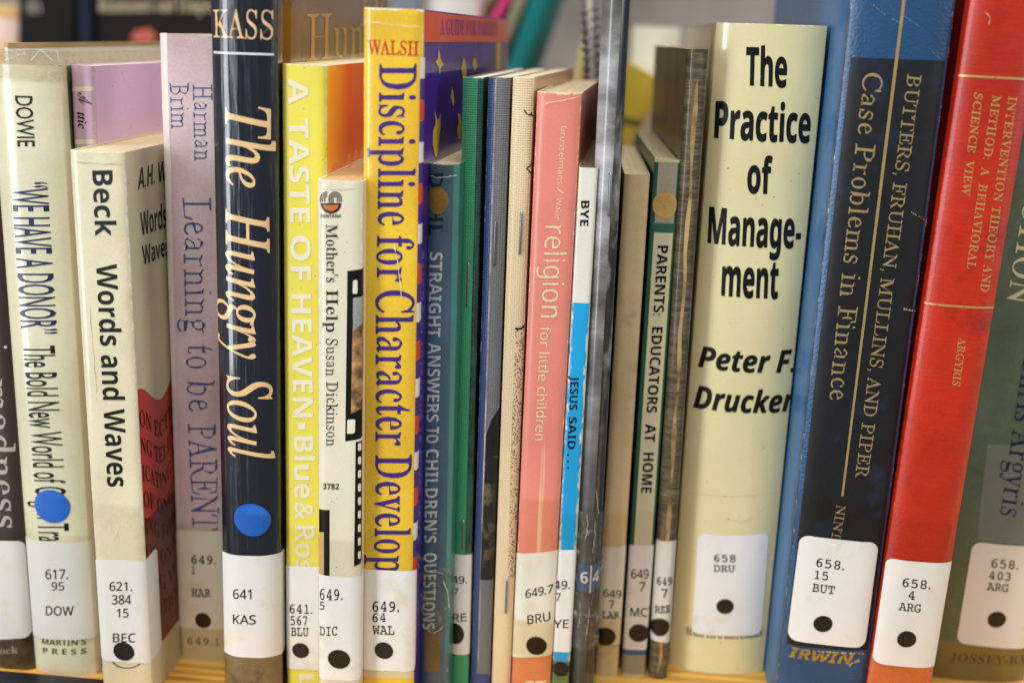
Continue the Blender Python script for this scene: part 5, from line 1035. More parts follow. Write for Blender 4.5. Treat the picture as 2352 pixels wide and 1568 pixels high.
def tube(name, pts, r, mat, parent=None, n=8):
    V, F = [], []
    for i, p in enumerate(pts):
        d = (Vector(pts[min(i + 1, len(pts) - 1)]) - Vector(pts[max(0, i - 1)])).normalized()
        a = d.orthogonal().normalized() if abs(d.x) > .9 else d.cross(Vector((1, 0, 0))).normalized()
        b = d.cross(a)
        for k in range(n):
            th = 2 * math.pi * k / n
            V.append(Vector(p) + a * r * math.cos(th) + b * r * math.sin(th))
    for i in range(len(pts) - 1):
        for k in range(n):
            q = (k + 1) % n
            F.append((i * n + k, i * n + q, (i + 1) * n + q, (i + 1) * n + k))
    F.append(tuple(range(n)))
    F.append(tuple(range((len(pts) - 1) * n, len(pts) * n))[::-1])
    return link(name, V, F, mat, parent, uvs=[(0, 0)] * len(V))


def gradient(name, col_a, col_b, t0, t1, rough=0.4, coat=0.3):
    """printed colour run across a cover, from t0 to t1 millimetres"""
    k = NT(name)
    SEED[0] += 1
    T, Z = k.rawuv()
    nz = k.noise(k.uv(1, 1, SEED[0]), 0.05, 4.0)
    f = k.math('DIVIDE', k.math('SUBTRACT', T, t0), t1 - t0)
    f = k.math('ADD', f, k.math('MULTIPLY', k.math('SUBTRACT', nz, .5), .3), True)
    k.base(k.mix(f, lin(col_a), lin(col_b)))
    k.b.inputs['Roughness'].default_value = rough
    k.b.inputs['Coat Weight'].default_value = coat
    k.b.inputs['Coat Roughness'].default_value = .2
    return k.m


def label_stock(aged, seed):
    r = random.Random(seed)
    v = (0.76 if aged else 0.80) + r.uniform(-0.03, 0.03)
    warm = r.uniform(0.0, 0.05) + (0.05 if aged else 0.0)
    return paper('label_paper', (v, v * (1 - warm * 0.35), v * (1.01 - warm * 1.5), 1), mott=0.03, rough=0.38, coat=0.2,
                 stain='#d8cfb4', stain_amt=0.05 + r.random() * 0.12)


# shared stocks
WHITE = paper('label_paper', '#e9ebec', mott=0.03, rough=0.35, coat=0.25, bump='fine')
WHITEB = paper('aged_label_paper', '#e6e5dd', mott=0.05, rough=0.35, coat=0.25)
INK = flat('black_ink', '#15130f', rough=0.45, coat=0.2)
TYPE = flat('typed_ink', '#1c1a17', rough=0.6, fade=0.0)
DOT = paper('black_dot_vinyl', '#0c0b0a', mott=0.1, rough=0.45, coat=0.15, stain='#24211d', stain_amt=0.15)
BLUEDOT = paper('blue_dot_vinyl', '#125cb8', mott=0.06, rough=0.4, coat=0.3, stain='#2a6cc0', stain_amt=0.2)
TAPE = clear('clear_tape_film', '#fffefb', 0.03, haze=0.0)
TAPEW = clear('yellowed_tape_film', '#fffdf6', 0.03, haze=0.0)
TAPEY = clear('yellowed_tape_film', '#fdf8e8', 0.03, haze=0.0)
CRINK = clear('crinkled_film', haze_col='#d9d6c8', tint='#fcfaf4', gloss=0.05, crinkle=0.7, haze=0.02)
STEEL = flat('staple_steel', '#8d8f92', rough=0.4, metal=0.8)
PAGE = pages('page_paper', '#dcc9a0')
PAGEW = pages('pale_page_paper', '#e6dcc2')
GOLD = flat('gold_foil', '#c7aa72', rough=0.38, metal=0.55, fade=0.1, under='#6b5836')
G = 'books standing in the front row'


def callno(b, lab, lines, style, dot=None, ink=None, off=0.0, **kw):
    """lines: (text, quad); typed on the label, with the round black sticker"""
    b.text('lettering', [l[0] for l in lines], style, [l[1] for l in lines], ink or TYPE, layer=0.00026, parent=lab, off=off, **kw)
    if dot:
        b.disc('dot_sticker', dot[0], dot[1], dot[2], DOT, 0.0003, parent=lab, sq=dot[3] if len(dot) > 3 else 1.0)


def q(x0, y0, x1, y1, sk=0.0, rise=0.0):
    """upright label text box in picture points -> quad (sk: lean of the letters' sides, rise: baseline drop to the right)"""
    return [(x0, y1), (x1, y1 + rise), (x0 + sk, y0), (x1 + sk, y0 + rise)]

# ------------------------------------------------------------------ shelf and wall
def oak():
    k = NT('oak_board')
    v = k.objco((3, 60, 60))
    nz = k.noise(v, 1.6, 8.0, 0.65)
    wv = k.n('ShaderNodeTexWave', wave_type='BANDS', bands_direction='Y')
    k.set(wv.inputs['Vector'], k.objco((6, 90, 60)))
    wv.inputs['Scale'].default_value = 0.7
    wv.inputs['Distortion'].default_value = 9.0
    wv.inputs['Detail'].default_value = 4.0
    wv.inputs['Detail Scale'].default_value = 0.6
    pore = k.noise(k.objco((40, 1500, 60)), 1.0, 3.0)
    c = k.mix(k.math('MULTIPLY', wv.outputs[0], 0.8), lin('#dba548'), lin('#9c6420'))
    c = k.mix(k.math('MULTIPLY', k.math('SUBTRACT', nz, 0.35), 1.6, True), c, lin('#e7b958'))
    c = k.mix(k.math('MULTIPLY', k.math('SUBTRACT', pore, 0.60), 6.0, True), c, lin('#8f5a20'))
    k.base(c)
    k.b.inputs['Roughness'].default_value = 0.4
    k.b.inputs['Coat Weight'].default_value = 0.3
    return k.m


board = boxmesh('shelf_board', -0.75, 0.75, -0.085, 0.62, -0.02, 0.0, oak(), bevel=0.002)
tag(board, 'yellow oak shelf board under the row of books', 'shelf')

wk = NT('grey_wall_paint')
nz = wk.noise(wk.objco((2.4, 2, 2.2)), 1.0, 5.0)
nz2 = wk.noise(wk.objco((5, 2, 3)), 1.3, 3.0)
c = wk.mix(wk.math('MULTIPLY', wk.math('SUBTRACT', nz, 0.35), 3.2, True), lin('#756b65'), lin('#b8ada6'))
c = wk.mix(wk.math('MULTIPLY', wk.math('SUBTRACT', nz2, 0.6), 6.0, True), c, lin('#8f6a66'))
wk.base(c)
wk.b.inputs['Roughness'].default_value = 0.9
wall = boxmesh('wall', -1.6, 1.6, 1.3, 1.35, -0.5, 1.4, wk.m)
tag(wall, 'plain grey brown wall far behind the shelf', 'wall', kind='structure')

# black metal bookend plate whose rim shows at the near corner of the shelf
bpm = flat('black_enamel', '#191a20', rough=0.35, coat=0.4)


def yfloor(px, py):
    d = ray(px, py)
    return CAM.y + d.y * (-CAM.z / d.z)


# ------------------------------------------------------------------ books behind, on the far side of the shelf
GB = 'books on the far side of the shelf'


def plain(name, label, Y, left, right, top, depth, col, pg=None, hard=True, front=None, yaw=0.0, bulge=0.002, z0=0.0):
    b = Book(name, label, Y, left, right, top, depth, bulge=bulge, n=3, group=GB, yaw=yaw, z0=z0)
    m = paper(name + '_cloth', col, b.w, b.h, mott=0.08, rough=0.75, coat=0.0)
    m.node_tree.nodes['Principled BSDF'].inputs['Specular IOR Level'].default_value = 0.2
    f = paper(name + '_side', front, b.w, b.h, mott=0.08, rough=0.5) if front else m
    b.covers(m, f, f, th=0.0012, hard=hard)
    b.block(pg or PAGE, th=0.0026 if hard else 0.0005, over=0.003 if hard else 0)
    return b


b = plain('black_book', 'tall black book with a faint pale title in the back row', 0.33, [(44, 0), (46, 100)], [(170, 0), (171, 100)], (100, -90), 0.14, '#0c0b0b')
pale = flat('faded_white_ink', '#8d8a80', rough=0.6)
cream = flat('cream_ink', '#c9bb98', rough=0.6)
b.text('title_lettering', 'RIA', 'serif', [(62, 30), (95, 30), (62, 0), (95, 0)], pale)
b = plain('navy_book', 'narrow navy book squeezed between two black books in the back row', 0.335, [(173, 0), (174, 100)], [(211, 0), (212, 100)], (190, -60), 0.14, '#151b2c')
b = plain('black_book', 'wide black book with large cream serif title in the back row', 0.34, [(214, 0), (216, 100)], [(500, 0), (500, 100)], (300, -80), 0.14, '#100d0c', bulge=0.003)
b.text('title_lettering', 'Renaissance and Temper', 'serif', [(226, 27), (492, 27), (226, -6), (492, -6)], cream, slim=0.3)
b.shape('orange_mark', [(300, 86), (312, 70), (345, 66), (362, 84), (350, 98), (310, 98)], flat('orange_print', '#a33a12'), 0.0003)  # blurred orange glint painted onto the spine as a flat patch
b = plain('tan_book', 'tan and cream book at the far end of the back row', 0.36, [(-50, 0), (-50, 100)], [(41, 0), (41, 100)], (0, 14), 0.14, '#d8b983')
b.shape('pink_band', [(-50, 95), (41, 95), (41, 42), (-50, 42)], flat('pale_pink_print', '#d9bfb6'), 0.0003)
b.shape('orange_band', [(-50, 42), (41, 42), (41, 32), (-50, 32)], flat('orange_print', '#cf8a3a'), 0.0003)

plain('blue_grey_book', 'blue grey book in the back row behind the brown jacket', 0.36, [(872, -5), (872, 120)], [(962, -5), (962, 120)], (910, -60), 0.14, '#6f7a86')
plain('white_book', 'off white book in the back row above the yellow spined book', 0.37, [(966, 0), (966, 120)], [(1098, 0), (1098, 120)], (1030, -50), 0.14, '#c3c3bd')
plain('olive_brown_book', 'olive brown book leaning steeply in the back row', 0.40, [(1122, 0), (1080, 70)], [(1152, 0), (1110, 70)], (1180, -80), 0.13, '#6c5b3e')
plain('magenta_book', 'magenta book leaning steeply in the back row', 0.36, [(1152, 0), (1112, 65)], [(1178, 0), (1138, 65)], (1200, -70), 0.13, '#c1356e')
plain('sage_book', 'sage grey book leaning between magenta and teal books', 0.35, [(1181, 0), (1132, 120)], [(1214, 0), (1166, 120)], (1220, -70), 0.13, '#77745f')
plain('teal_book', 'teal book leaning alone in the back row', 0.34, [(1218, 0), (1168, 145)], [(1264, 0), (1215, 145)], (1260, -90), 0.13, '#0c6668')
plain('cream_book', 'thin cream and olive book leaning behind the pink paperback', 0.30, [(1340, 85), (1300, 260)], [(1354, 85), (1316, 260)], (1345, 70), 0.12, '#b8ac6e', hard=False)
plain('orange_book', 'thin orange book behind the white and blue booklet', 0.22, [(1342, 225), (1340, 320)], [(1357, 225), (1355, 320)], (1350, 205), 0.1, '#d98a35', hard=False)
plain('pale_book', 'pale grey book behind the leaning yellow book', 0.30, [(1455, 80), (1440, 300)], [(1560, 90), (1545, 310)], (1500, 62), 0.12, '#c9c9b8', hard=False)
b = plain('yellow_book', 'bright yellow book leaning behind the black and white magazine', 0.24, [(1448, 143), (1408, 215)], [(1525, 190), (1485, 262)], (1460, 152), 0.11, '#b89f38', hard=False)
b.shape('dark_band', [(1400, 262), (1520, 286), (1514, 300), (1394, 278)], flat('olive_print', '#5e5a2a'), 0.0003)

# spiral notebook standing just behind the magazine
nbk = bpy.data.objects.new('spiral_notebook', None)
COL.objects.link(nbk)
p0 = at(1366, 330, 0.115)
p1 = at(1353, -30, 0.115)
axis = (p1 - p0).normalized()
base = p0 - axis * (p0.z / axis.z)
nbk.location = base
tag(nbk, 'grey wire bound notebook standing behind the magazine', 'notebook')
L = (p1 - base).length
pts = []
for i in range(60 * 14):
    a = 2 * math.pi * i / 14
    pts.append(axis * (0.012 + (L - 0.02) * i / (60 * 14)) + Vector((math.cos(a) * 0.0035, math.sin(a) * 0.0035, 0)))
tube('wire_coil', pts, 0.0005, flat('lavender_wire', '#8f8c98', rough=0.3, metal=0.6), nbk, n=5)
cv = boxmesh('cover', 0.0012, 0.0022, 0.002, 0.12, 0.0005, L, paper('grey_card', '#8a8690', mott=0.06), nbk)
cv2 = boxmesh('page_block', -0.0018, 0.001, 0.003, 0.118, 0.0006, L - 0.001, PAGEW, nbk)
cv3 = boxmesh('back_board', -0.003, -0.002, 0.002, 0.12, 0.0005, L, paper('grey_card', '#77737c', mott=0.06), nbk)
for o in (cv, cv2, cv3):
    o.rotation_euler = (0, math.atan2(axis.x, axis.z), 0)

# ------------------------------------------------------------------ front row
# brown book at the edge of the picture
Y = yfloor(40, 1531)
b = Book('brown_book', 'dark brown book with white lowercase title, partly out of view beside the cream jacket', Y,
         [(-95, 517), (-10, 1520)], [(8, 517), (78, 1520)], (0, 300), 0.15, bulge=0.0015, n=5, group=G)
bs = paper('brown_jacket', '#3a2922', b.w, b.h, mott=0.12, rough=0.35, coat=0.5)
b.covers(bs, bs, bs, th=0.0005, hard=True)
b.block(PAGE, th=0.0026, over=0.003)
wht = flat('white_ink', '#dedad0', rough=0.5)
dim = flat('dim_white_ink', '#b5ada0', rough=0.5)
b.text('title_lettering', 'madness', 'serif', [(-34, 868), (-10, 1209), (27, 868), (47, 1209)], dim, slim=0.3, off=0.003)
b.disc('white_dot', 12.5, 797, 4, wht, 0.0001)
b.shape('mottled_foot', [(-12, 1536), (80, 1536), (75, 1448), (-16, 1460)], paper('mottled_brown_print', '#5a4630', mott=0.25, stain='#2d2114', stain_amt=0.6), 0.00007)
b.text('publisher_lettering', 'tock', 'serif', [(-8, 1500), (42, 1498), (-8, 1484), (42, 1482)], flat('tan_ink', '#a2957e'), layer=0.0002)
lab = b.label((-30, 1238), (57, 1238), (-20, 1464), (74, 1458), WHITEB)
b.text('lettering', 'RIA', 'sans', [(-26, 1400), (-4, 1400), (-27, 1382), (-5, 1382)], TYPE, layer=0.00026, parent=lab)
b.tape(1215, 1480, TAPE, wl=0.004, wr=0.004)

# cream jacket in a clear sleeve
Y = yfloor(150, 1541)
b = Book('jacketed_book', 'tall book in a cream paper jacket with navy title, round blue sticker and clear sleeve', Y,
         [(8, 517), (80, 1525)], [(157, 517), (223, 1530)], (80, 150), 0.145, bulge=0.0026, n=3.2, group=G, hinge=0.0008)
js = paper('cream_jacket', '#d8d1b0', b.w, b.h, mott=0.05, rough=0.32, coat=0.6, bump='fine', amt=0.2, wear='#cfcba8')
jf = paper('green_jacket_side', '#5d6b45', mott=0.15, rough=0.35, coat=0.6)
hz = b.tz(80, 103)[1]
b.covers(js, jf, paper('cream_jacket_side', '#cfc8a4', mott=0.08), th=0.0006, hard=True)
bd = paper('pale_endpaper', '#d2ccc0', b.w, b.h, mott=0.06, rough=0.6)
b.sheet('board', -0.145, -0.004, 0.0036, bd, z0=0.0, z1=hz - 0.0014, out=-0.0026)
b.sheet('board_edge', -0.145, -0.004, 0.0037, paper('tan_board_edge', '#a98a58', mott=0.15, rough=0.8), z0=hz - 0.00135, z1=hz, out=-0.0025)
b.block(PAGE, th=0.004, over=0.004)
zt = b.tz(80, 118)[1]
b.sheet('clear_sleeve', -0.03, b.w + 0.12, 0.00002, CRINK, z0=b.h - 0.004, z1=zt, out=0.0004, nz=4)
ink1 = flat('navy_ink', '#232a55', rough=0.35, coat=0.5)
b.text('author_lettering', 'DOWIE', 'sans', [(35, 220), (41, 337), (74, 221), (80, 337)], INK, off=0.008)
b.text('title_lettering', '\u201cWE HAVE A DONOR\u201d', 'sans', [(27, 418), (50, 766), (108, 418), (131, 766)], ink1, off=0.006)
b.text('subtitle_lettering', 'The Bold New World of Organ Tra', 'sans', [(54, 793), (90, 1242), (125, 793), (160, 1242)], INK, off=0.004)
b.disc('blue_dot_sticker', 119.5, 1162, 42, BLUEDOT, 0.0002, sq=0.98)
lab = b.label((64, 1233), (205, 1240), (79, 1459), (220, 1461), WHITEB, wl=0.004, wr=0.003)
callno(b, lab, [('617.', q(105, 1306, 157, 1328)), ('95', q(119, 1335, 148, 1354)), ('DOW', q(106, 1390, 170, 1411))], 'nsans', off=0.01)
olive = flat('olive_ink', '#5d4e28', rough=0.5)
b.text('publisher_lettering', ["MARTIN'S", 'P R E S S'], 'bold', [q(97, 1464, 198, 1477, 0, 1), q(99, 1485, 199, 1498, 0, 1)], olive)
b.tape(1225, 1472, TAPE, wl=0.008, wr=0.008)

# mauve book in the gap
b = Book('mauve_book', 'thin mauve book with black script title wedged behind the short cream paperback', Y + 0.006,
         [(164, 150), (171, 330)], [(214, 152), (221, 330)], (185, 150), 0.14, bulge=0.0008, n=6, group=G, yaw=0)
ms = paper('mauve_spine', '#c4a2b4', b.w, b.h, mott=0.06, wear='#e8dccf', amt=0.15, tear=0.3)
mf = paper('lilac_cover', '#dbb3da', b.w, b.h, mott=0.05, rough=0.3, coat=0.4, specks=0.3)
b.covers(ms, mf, mf, th=0.0004)
b.block(PAGEW)
stripe = flat('cream_print', '#dccbb0')
b.shape('cream_stripe', [(166, 210), (217, 210), (217, 199), (166, 199)], stripe, 0.00005)
b.shape('cream_stripe', [(170, 331), (221, 331), (221, 320), (170, 320)], stripe, 0.00005)
b.text('title_lettering', 'A', 'script', [(179, 213), (182, 241), (208, 213), (211, 241)], flat('grey_ink', '#5a4a58'))
b.text('title_lettering', 'ttic', 'bolditalic', [(178, 258), (180, 296), (197, 258), (199, 296)], INK)

# short cream paperback
b = Book('cream_paperback', 'short cream paperback with bold black title and a red printed foot on its front cover', -0.034,
         [(163, 345), (231, 1480)], [(285, 352), (334, 1270)], (220, 347), 0.108, bulge=0.0009, n=9, group=G, yaw=0)
cs = paper('cream_spine_stock', '#ddd3b0', b.w, b.h, mott=0.06, wear='#f2ecd9', amt=0.25, tear=0.35, rough=0.33, coat=0.4, stain='#cdc39c', stain_amt=0.2)
cf = paper('cream_cover_stock', '#d8cfa8', b.w, b.h, mott=0.06, rough=0.4, specks=0.2)
b.covers(cs, cf, cf, th=0.0004)
b.block(PAGE)
ink2 = flat('soft_black_ink', '#1b1c28', rough=0.4, coat=0.3)
b.text('author_lettering', 'Beck', 'bold', [(212, 392), (219, 542), (258, 391), (266, 542)], ink2)
b.text('title_lettering', 'Words and Waves', 'bold', [(221, 606), (247, 1117), (268, 606), (295, 1117)], INK)
b.text('cover_lettering', ['A.H. W', 'Words', 'Waves'], 'bold',
       [[(316, 436), (381, 413), (318, 388), (381, 367)], [(324, 541), (382, 522), (321, 489), (381, 467)], [(329, 609), (387, 584), (325, 566), (386, 543)]],
       INK, pl='R')
red = paper('red_print', '#c8321c', mott=0.08, rough=0.4)
a0 = b.tz(316, 894, 'R')
zz0 = b.tz(355, 1494, 'R')[1]
wv = lambda t: 0.0042 * math.cos((t - b.w) / 0.034 * math.pi * 2) - 0.0042
ring = [(b.w + 0.0006 + 0.1 * i / 40, a0[1] + wv(b.w + 0.1 * i / 40)) for i in range(41)] + [(b.w + 0.1006, zz0), (b.w + 0.0006, zz0)]
b.poly('red_panel', ring, red, 0.00005)
dred = paper('dark_red_print', '#6f1016', mott=0.1)
zd = b.tz(340, 1188, 'R')[1]
b.poly('dark_red_panel', [(b.w + 0.0006, zz0), (b.w + 0.1006, zz0), (b.w + 0.1006, zd), (b.w + 0.0006, zd)], dred, 0.00008)
lines = ['ON ECTION OF', 'NG TELEVISION', 'ICATING WAVES', 'OF ONE FORM', 'ING FORMULA', 'OF ONE KIND', 'ING WAVES', 'ICATION ONE']
dk = flat('dark_brown_ink', '#2c0b08')
for i, s in enumerate(lines):
    z = a0[1] - 0.0085 - i * 0.0088
    bmq = None
    bmt = text_mesh(s, 'serif', 0)
    xs = [v.co.x for v in bmt.verts]
    cap = cap_height('serif')
    for v in bmt.verts:
        t = b.w + 0.0008 + 0.042 * (v.co.x - min(xs)) / (max(xs) - min(xs))
        v.co = Vector((t, z + 0.0052 * v.co.y / cap + wv(t) - 0.0035, 0))
    bmesh.ops.recalc_face_normals(bmt, faces=bmt.faces[:])
    b.map2d(bmt, 'cover_lettering', dk, 0.0001, None)
lab = b.label((220, 1279), (335, 1283), (233, 1512), (350, 1519), WHITE, wl=0.0004, wr=0.009)
callno(b, lab, [('621.', q(252, 1335, 304, 1355)), ('384', q(258, 1365, 302, 1386)), ('15', q(269, 1396, 296, 1416)), ('BEC', q(260, 1453, 312, 1473))], 'nsans', off=0.01, dot=(285, 1494, 24, 0.95))
b.tape(1155, 1800, TAPE, wl=0.004, wr=0.03, slope=-0.001)
arc = []
for s in (1, 0):
    for i in range(17):
        a = math.pi + math.pi * i / 16 if s else 2 * math.pi - math.pi * i / 16
        r = 1.0 if s else 0.9
        arc.append((292 + 36 * r * math.cos(a), 1512 - 22 * r * math.sin(a)))
b.shape('emblem', arc, flat('brown_ink', '#5a4a30'), 0.0001)

# mauve paper cover, set back
Y = yfloor(414, 1509)
b = Book('mauve_paperback', 'mauve paperback with thin blue serif title beside the glossy black book', Y,
         [(368, 76), (412, 1450)], [(505, 78), (535, 1450)], (430, 80), 0.13, bulge=0.0010, n=8, group=G)
ms = paper('mauve_stock', '#c8a9a8', b.w, b.h, mott=0.08, wear='#e9dfd3', amt=0.12, rough=0.5, coat=0.1, col2='#d6c0c2')
b.covers(ms, ms, paper('mauve_cover', '#d9cfc6', mott=0.05), th=0.0004)
b.block(PAGE)
b.shape('pale_edge', [(415, 1500), (420, 1500), (384, 76), (369, 76)], flat('worn_paper', '#e2d8cf'), 0.00005)
blu = flat('slate_blue_ink', '#4a5d8c', rough=0.5, fade=0.1, under='#bf9c9f')
b.text('author_lettering', ['Harman', 'Brim'], 'serif', [[(443, 194), (447, 369), (487, 194), (491, 369)], [(390, 191), (394, 296), (433, 191), (437, 296)]], blu, slim=0.66, off=0.006)
b.text('title_lettering', ['Learning to be', 'PARENT'], 'serif', [[(419, 454), (432, 944), (484, 454), (496, 944)], [(432, 973), (443, 1217), (495, 973), (505, 1217)]], blu, slim=0.66, off=0.006)
b.shape('cream_foot', [(409, 1520), (545, 1530), (538, 1214), (398, 1210)], paper('cream_print', '#d2c59c', mott=0.06), 0.00005)
lab = b.label((402, 1213), (530, 1216), (411, 1438), (535, 1441), WHITE, wl=0.0, wr=0.003)
callno(b, lab, [('649.', q(440, 1275, 497, 1292, 0, 2)), ('1', q(441, 1300, 449, 1316)), ('HAR', q(441, 1351, 484, 1368, 0, 1))], 'mono', (467, 1423, 18.5), off=0.012)
b.text('shelf_mark_lettering', '649.1', 'mono', [(431, 1478), (505, 1481), (431, 1463), (505, 1466)], flat('brown_type', '#6b5a38'), layer=0.00012)
b.tape(1205, 1800, TAPEW, wl=0.003, wr=0.003)

# glossy black book
b = Book('black_glossy_book', 'tall glossy black book with cream italic title, blue round sticker and brown jacket side', -0.030,
         [(487, 0), (516, 1545)], [(634, 0), (648, 1545)], (560, -60), 0.15, bulge=0.0030, n=3.0, group=G, hinge=0.0012, height=0.242)
ks = paper('black_gloss_jacket', '#0b0f1f', b.w, b.h, mott=0.1, rough=0.3, coat=0.9, bump='mylar_heavy', coat_rough=0.04)
kf = paper('brown_jacket_side', '#7a5218', b.w, b.h, mott=0.16, rough=0.25, coat=0.9, bump='mylar', col2='#6a4a14')
b.covers(ks, kf, ks, th=0.0006, hard=True)
b.block(PAGE, th=0.0034, over=0.004)
pch = flat('peach_ink', '#edc68c', rough=0.35, coat=0.8)
b.text('author_lettering', 'KASS', 'serif', [(491, 86), (627, 91), (490, 23), (627, 25)], pch, slim=0.45)
b.shape('white_rule', [(491, 123), (629, 128), (629, 123), (491, 118)], flat('white_ink', '#e6e6e2', coat=0.8), 0.0001)
b.text('title_lettering', ['The', 'Hungry', 'Soul'], 'italic', [[(518, 245), (521, 430), (621, 245), (620, 430)], [(519, 479), (522, 822), (617, 479), (622, 822)], [(522, 861), (526, 1052), (622, 861), (626, 1052)]], pch, off=0.006)
gol = flat('gold_print', '#c98f35', rough=0.35, coat=0.8)
b.text('cover_lettering', ['Hungry', 'The'], 'serif', [[(703, 143), (905, 120), (705, 33), (905, 25)], [(817, 62), (905, 55), (820, -50), (905, -50)]], gol, pl='R', slim=0.4)
b.disc('blue_dot_sticker', 578.5, 1193, 43.5, BLUEDOT, 0.00022, sq=0.97)
b.shape('brown_foot', [(505, 1620), (660, 1620), (652, 1488), (512, 1488)], paper('brown_marbled_print', '#7d6a4a', mott=0.2, stain='#4a3a22', stain_amt=0.5), 0.00006)
lab = b.label((507, 1264), (640, 1267), (517, 1496), (647, 1499), WHITE, wl=0.002, wr=0.004)
callno(b, lab, [('641', q(536, 1351, 578, 1373, 0, 1)), ('KAS', q(536, 1409, 588, 1430, 0, 2))], 'nsans', off=0.01)
b.tape(1180, 1800, TAPE, wl=0.006, wr=0.006)

# yellow and orange paperback
b = Book('yellow_paperback', 'bright yellow paperback with white bold capitals and an orange front cover', -0.027,
         [(648, 148), (661, 1531)], [(752, 152), (748, 1400)], (700, 149), 0.135, bulge=0.0010, n=8, group=G, yaw=0)
ys = paper('yellow_stock', '#e6d84f', b.w, b.h, mott=0.04, wear='#f6efb0', amt=0.3, tear=0.25, specks=0.5, rough=0.42, coat=0.2)
wmm = b.w * 1000
yf = gradient('yellow_to_orange_print', '#fbc01a', '#ea660a', wmm + 1, wmm + 26)
b.covers(ys, yf, ys, th=0.0003)
b.block(PAGEW)
yw = flat('cream_white_ink', '#ebe5c4', rough=0.45)
ty = [('A', 181, 240), ('TASTE', 273, 511), ('OF', 541, 645), ('HEAVEN', 675, 958), ('Blue', 1001, 1144), ('&', 1151, 1194), ('Ros', 1206, 1312)]
bl = lambda y: 662 + (y - 181) * 0.0158
b.text('title_lettering', [a for a, _, _ in ty], 'bold', [[(bl(y0), y0), (bl(y1), y1), (bl(y0) + 45, y0), (bl(y1) + (45 if a != 'Ros' else 43), y1)] for a, y0, y1 in ty], yw, off=0.006)
b.shape('title_dot', [(685, 986), (702, 986), (702, 970), (685, 970)], yw, 0.0001)
wave = [(760 + 12 * i, 420) for i in range(2)]
d0 = b.w + 0.004
zs0 = b.tz(775, 400, 'R')[1]
pts = []
for i in range(61):
    t = d0 + 0.07 * i / 60
    pts.append((t, zs0 + 0.0035 * abs(math.sin((t - d0) / 0.009 * math.pi)) ** 0.8 + (t - d0) * 0.05))
b.poly('scalloped_print', pts + [(d0 + 0.07, 0.004), (d0, 0.004)], paper('light_orange_print', '#f0a04a', mott=0.05), 0.00006)
b.text('publisher_lettering', 'L', 'bold', [(686, 1545), (689, 1585), (722, 1545), (724, 1585)], yw, off=0.006)
lab = b.label((655, 1296), (750, 1297), (661, 1533), (750, 1533), WHITE, wl=0.003, wr=0.002)
callno(b, lab, [('641.', q(666, 1387, 718, 1406, 0, 2)), ('567', q(668, 1414, 706, 1433, 0, 1)), ('BLU', q(669, 1439, 709, 1458, 0, 1))], 'mono', (691, 1492, 19.5, 0.97), off=0.01)
b.tape(1210, 1800, TAPE, wl=0.003, wr=0.003)

# slim paperback with the film strip
b = Book('film_strip_paperback', 'short cream paperback with a film strip printed along one edge and a half sun emblem', -0.037,
         [(732, 417), (733, 1500)], [(832, 418), (828, 1306)], (780, 414), 0.108, bulge=0.0012, n=5, group=G, yaw=0)
fs = paper('buff_stock', '#ded5bd', b.w, b.h, mott=0.05, wear='#f2ead6', amt=0.2, tear=0.3, rough=0.38, coat=0.35, specks=0.1)
b.covers(fs, fs, fs, th=0.0004)
b.block(pages('warm_page_paper', '#dcb78a'))
blk = flat('film_black_ink', '#101310', rough=0.35, coat=0.4)
orn = flat('orange_print', '#c8692c', rough=0.45)


def halfring(cx, cy, r0, r1, a0, a1, ky=1.0, n=20):
    p = [(cx + r0 * math.cos(a0 + (a1 - a0) * i / n), cy + ky * r0 * math.sin(a0 + (a1 - a0) * i / n)) for i in range(n + 1)]
    p += [(cx + r1 * math.cos(a1 + (a0 - a1) * i / n), cy + ky * r1 * math.sin(a1 + (a0 - a1) * i / n)) for i in range(n + 1)]
    return p


em = [halfring(760.5, 467, 18.5, 23.5, 0, math.pi), [(737, 470), (784, 470), (784, 466.4), (737, 466.4)]]
for rad in (5.0, 9.5, 14.0):
    em.append(halfring(770, 456, rad - 1.2, rad + 1.2, -math.pi, 0.0, 1.05))
    em.append([(770 + rad - 1.2, 464), (770 + rad + 1.2, 464), (770 + rad + 1.2, 456), (770 + rad - 1.2, 456)])
    em.append([(770 - rad - 1.2, 466), (770 - rad + 1.2, 466), (770 - rad + 1.2, 456), (770 - rad - 1.2, 456)])
    em.append(halfring(751, 456, rad - 1.2, rad + 1.2, -math.pi, -1.45, 1.05))
    em.append([(751 - rad - 1.2, 464), (751 - rad + 1.2, 464), (751 - rad + 1.2, 456), (751 - rad - 1.2, 456)])
b.poly('emblem', [[b.tz(x, y) for x, y in r] for r in em[:2]], blk, 0.00012)
b.poly('emblem_palm', [[b.tz(x, y) for x, y in ring_] for ring_ in em[2:]], blk, 0.00011)
b.poly('emblem_sun', [b.tz(760.5 + 18 * math.cos(math.pi * i / 20), 470.5 + 15.5 * math.sin(math.pi * i / 20)) for i in range(21)], orn, 0.00009)
b.text('publisher_lettering', 'FONTANA', 'bold', [(737, 500), (784, 500), (737, 492), (784, 492)], INK)
b.text('title_lettering', ["Mother's", 'Help'], 'serif', [[(749, 516), (750, 648), (775, 516), (776, 648)], [(750, 665), (749, 762), (776, 665), (776, 762)]], INK, slim=0.2)
b.text('author_lettering', ['Susan', 'Dickinson'], 'serif', [[(749, 777), (749, 863), (775, 777), (775, 863)], [(750, 876), (750, 1024), (776, 876), (775, 1024)]], INK, slim=0.5, off=0.006)
b.text('number_lettering', '3782', 'bold', [(742, 1122), (779, 1123), (742, 1109), (779, 1110)], INK)
b.shape('film_strip', [(793, 1013), (842, 1004), (846, 616), (798, 622)], blk, 0.00006)
pic = paper('brown_photo_print', '#9a5a22', mott=0.3, stain='#20120a', stain_amt=0.7, col2='#d9a368', rough=0.35, coat=0.4)
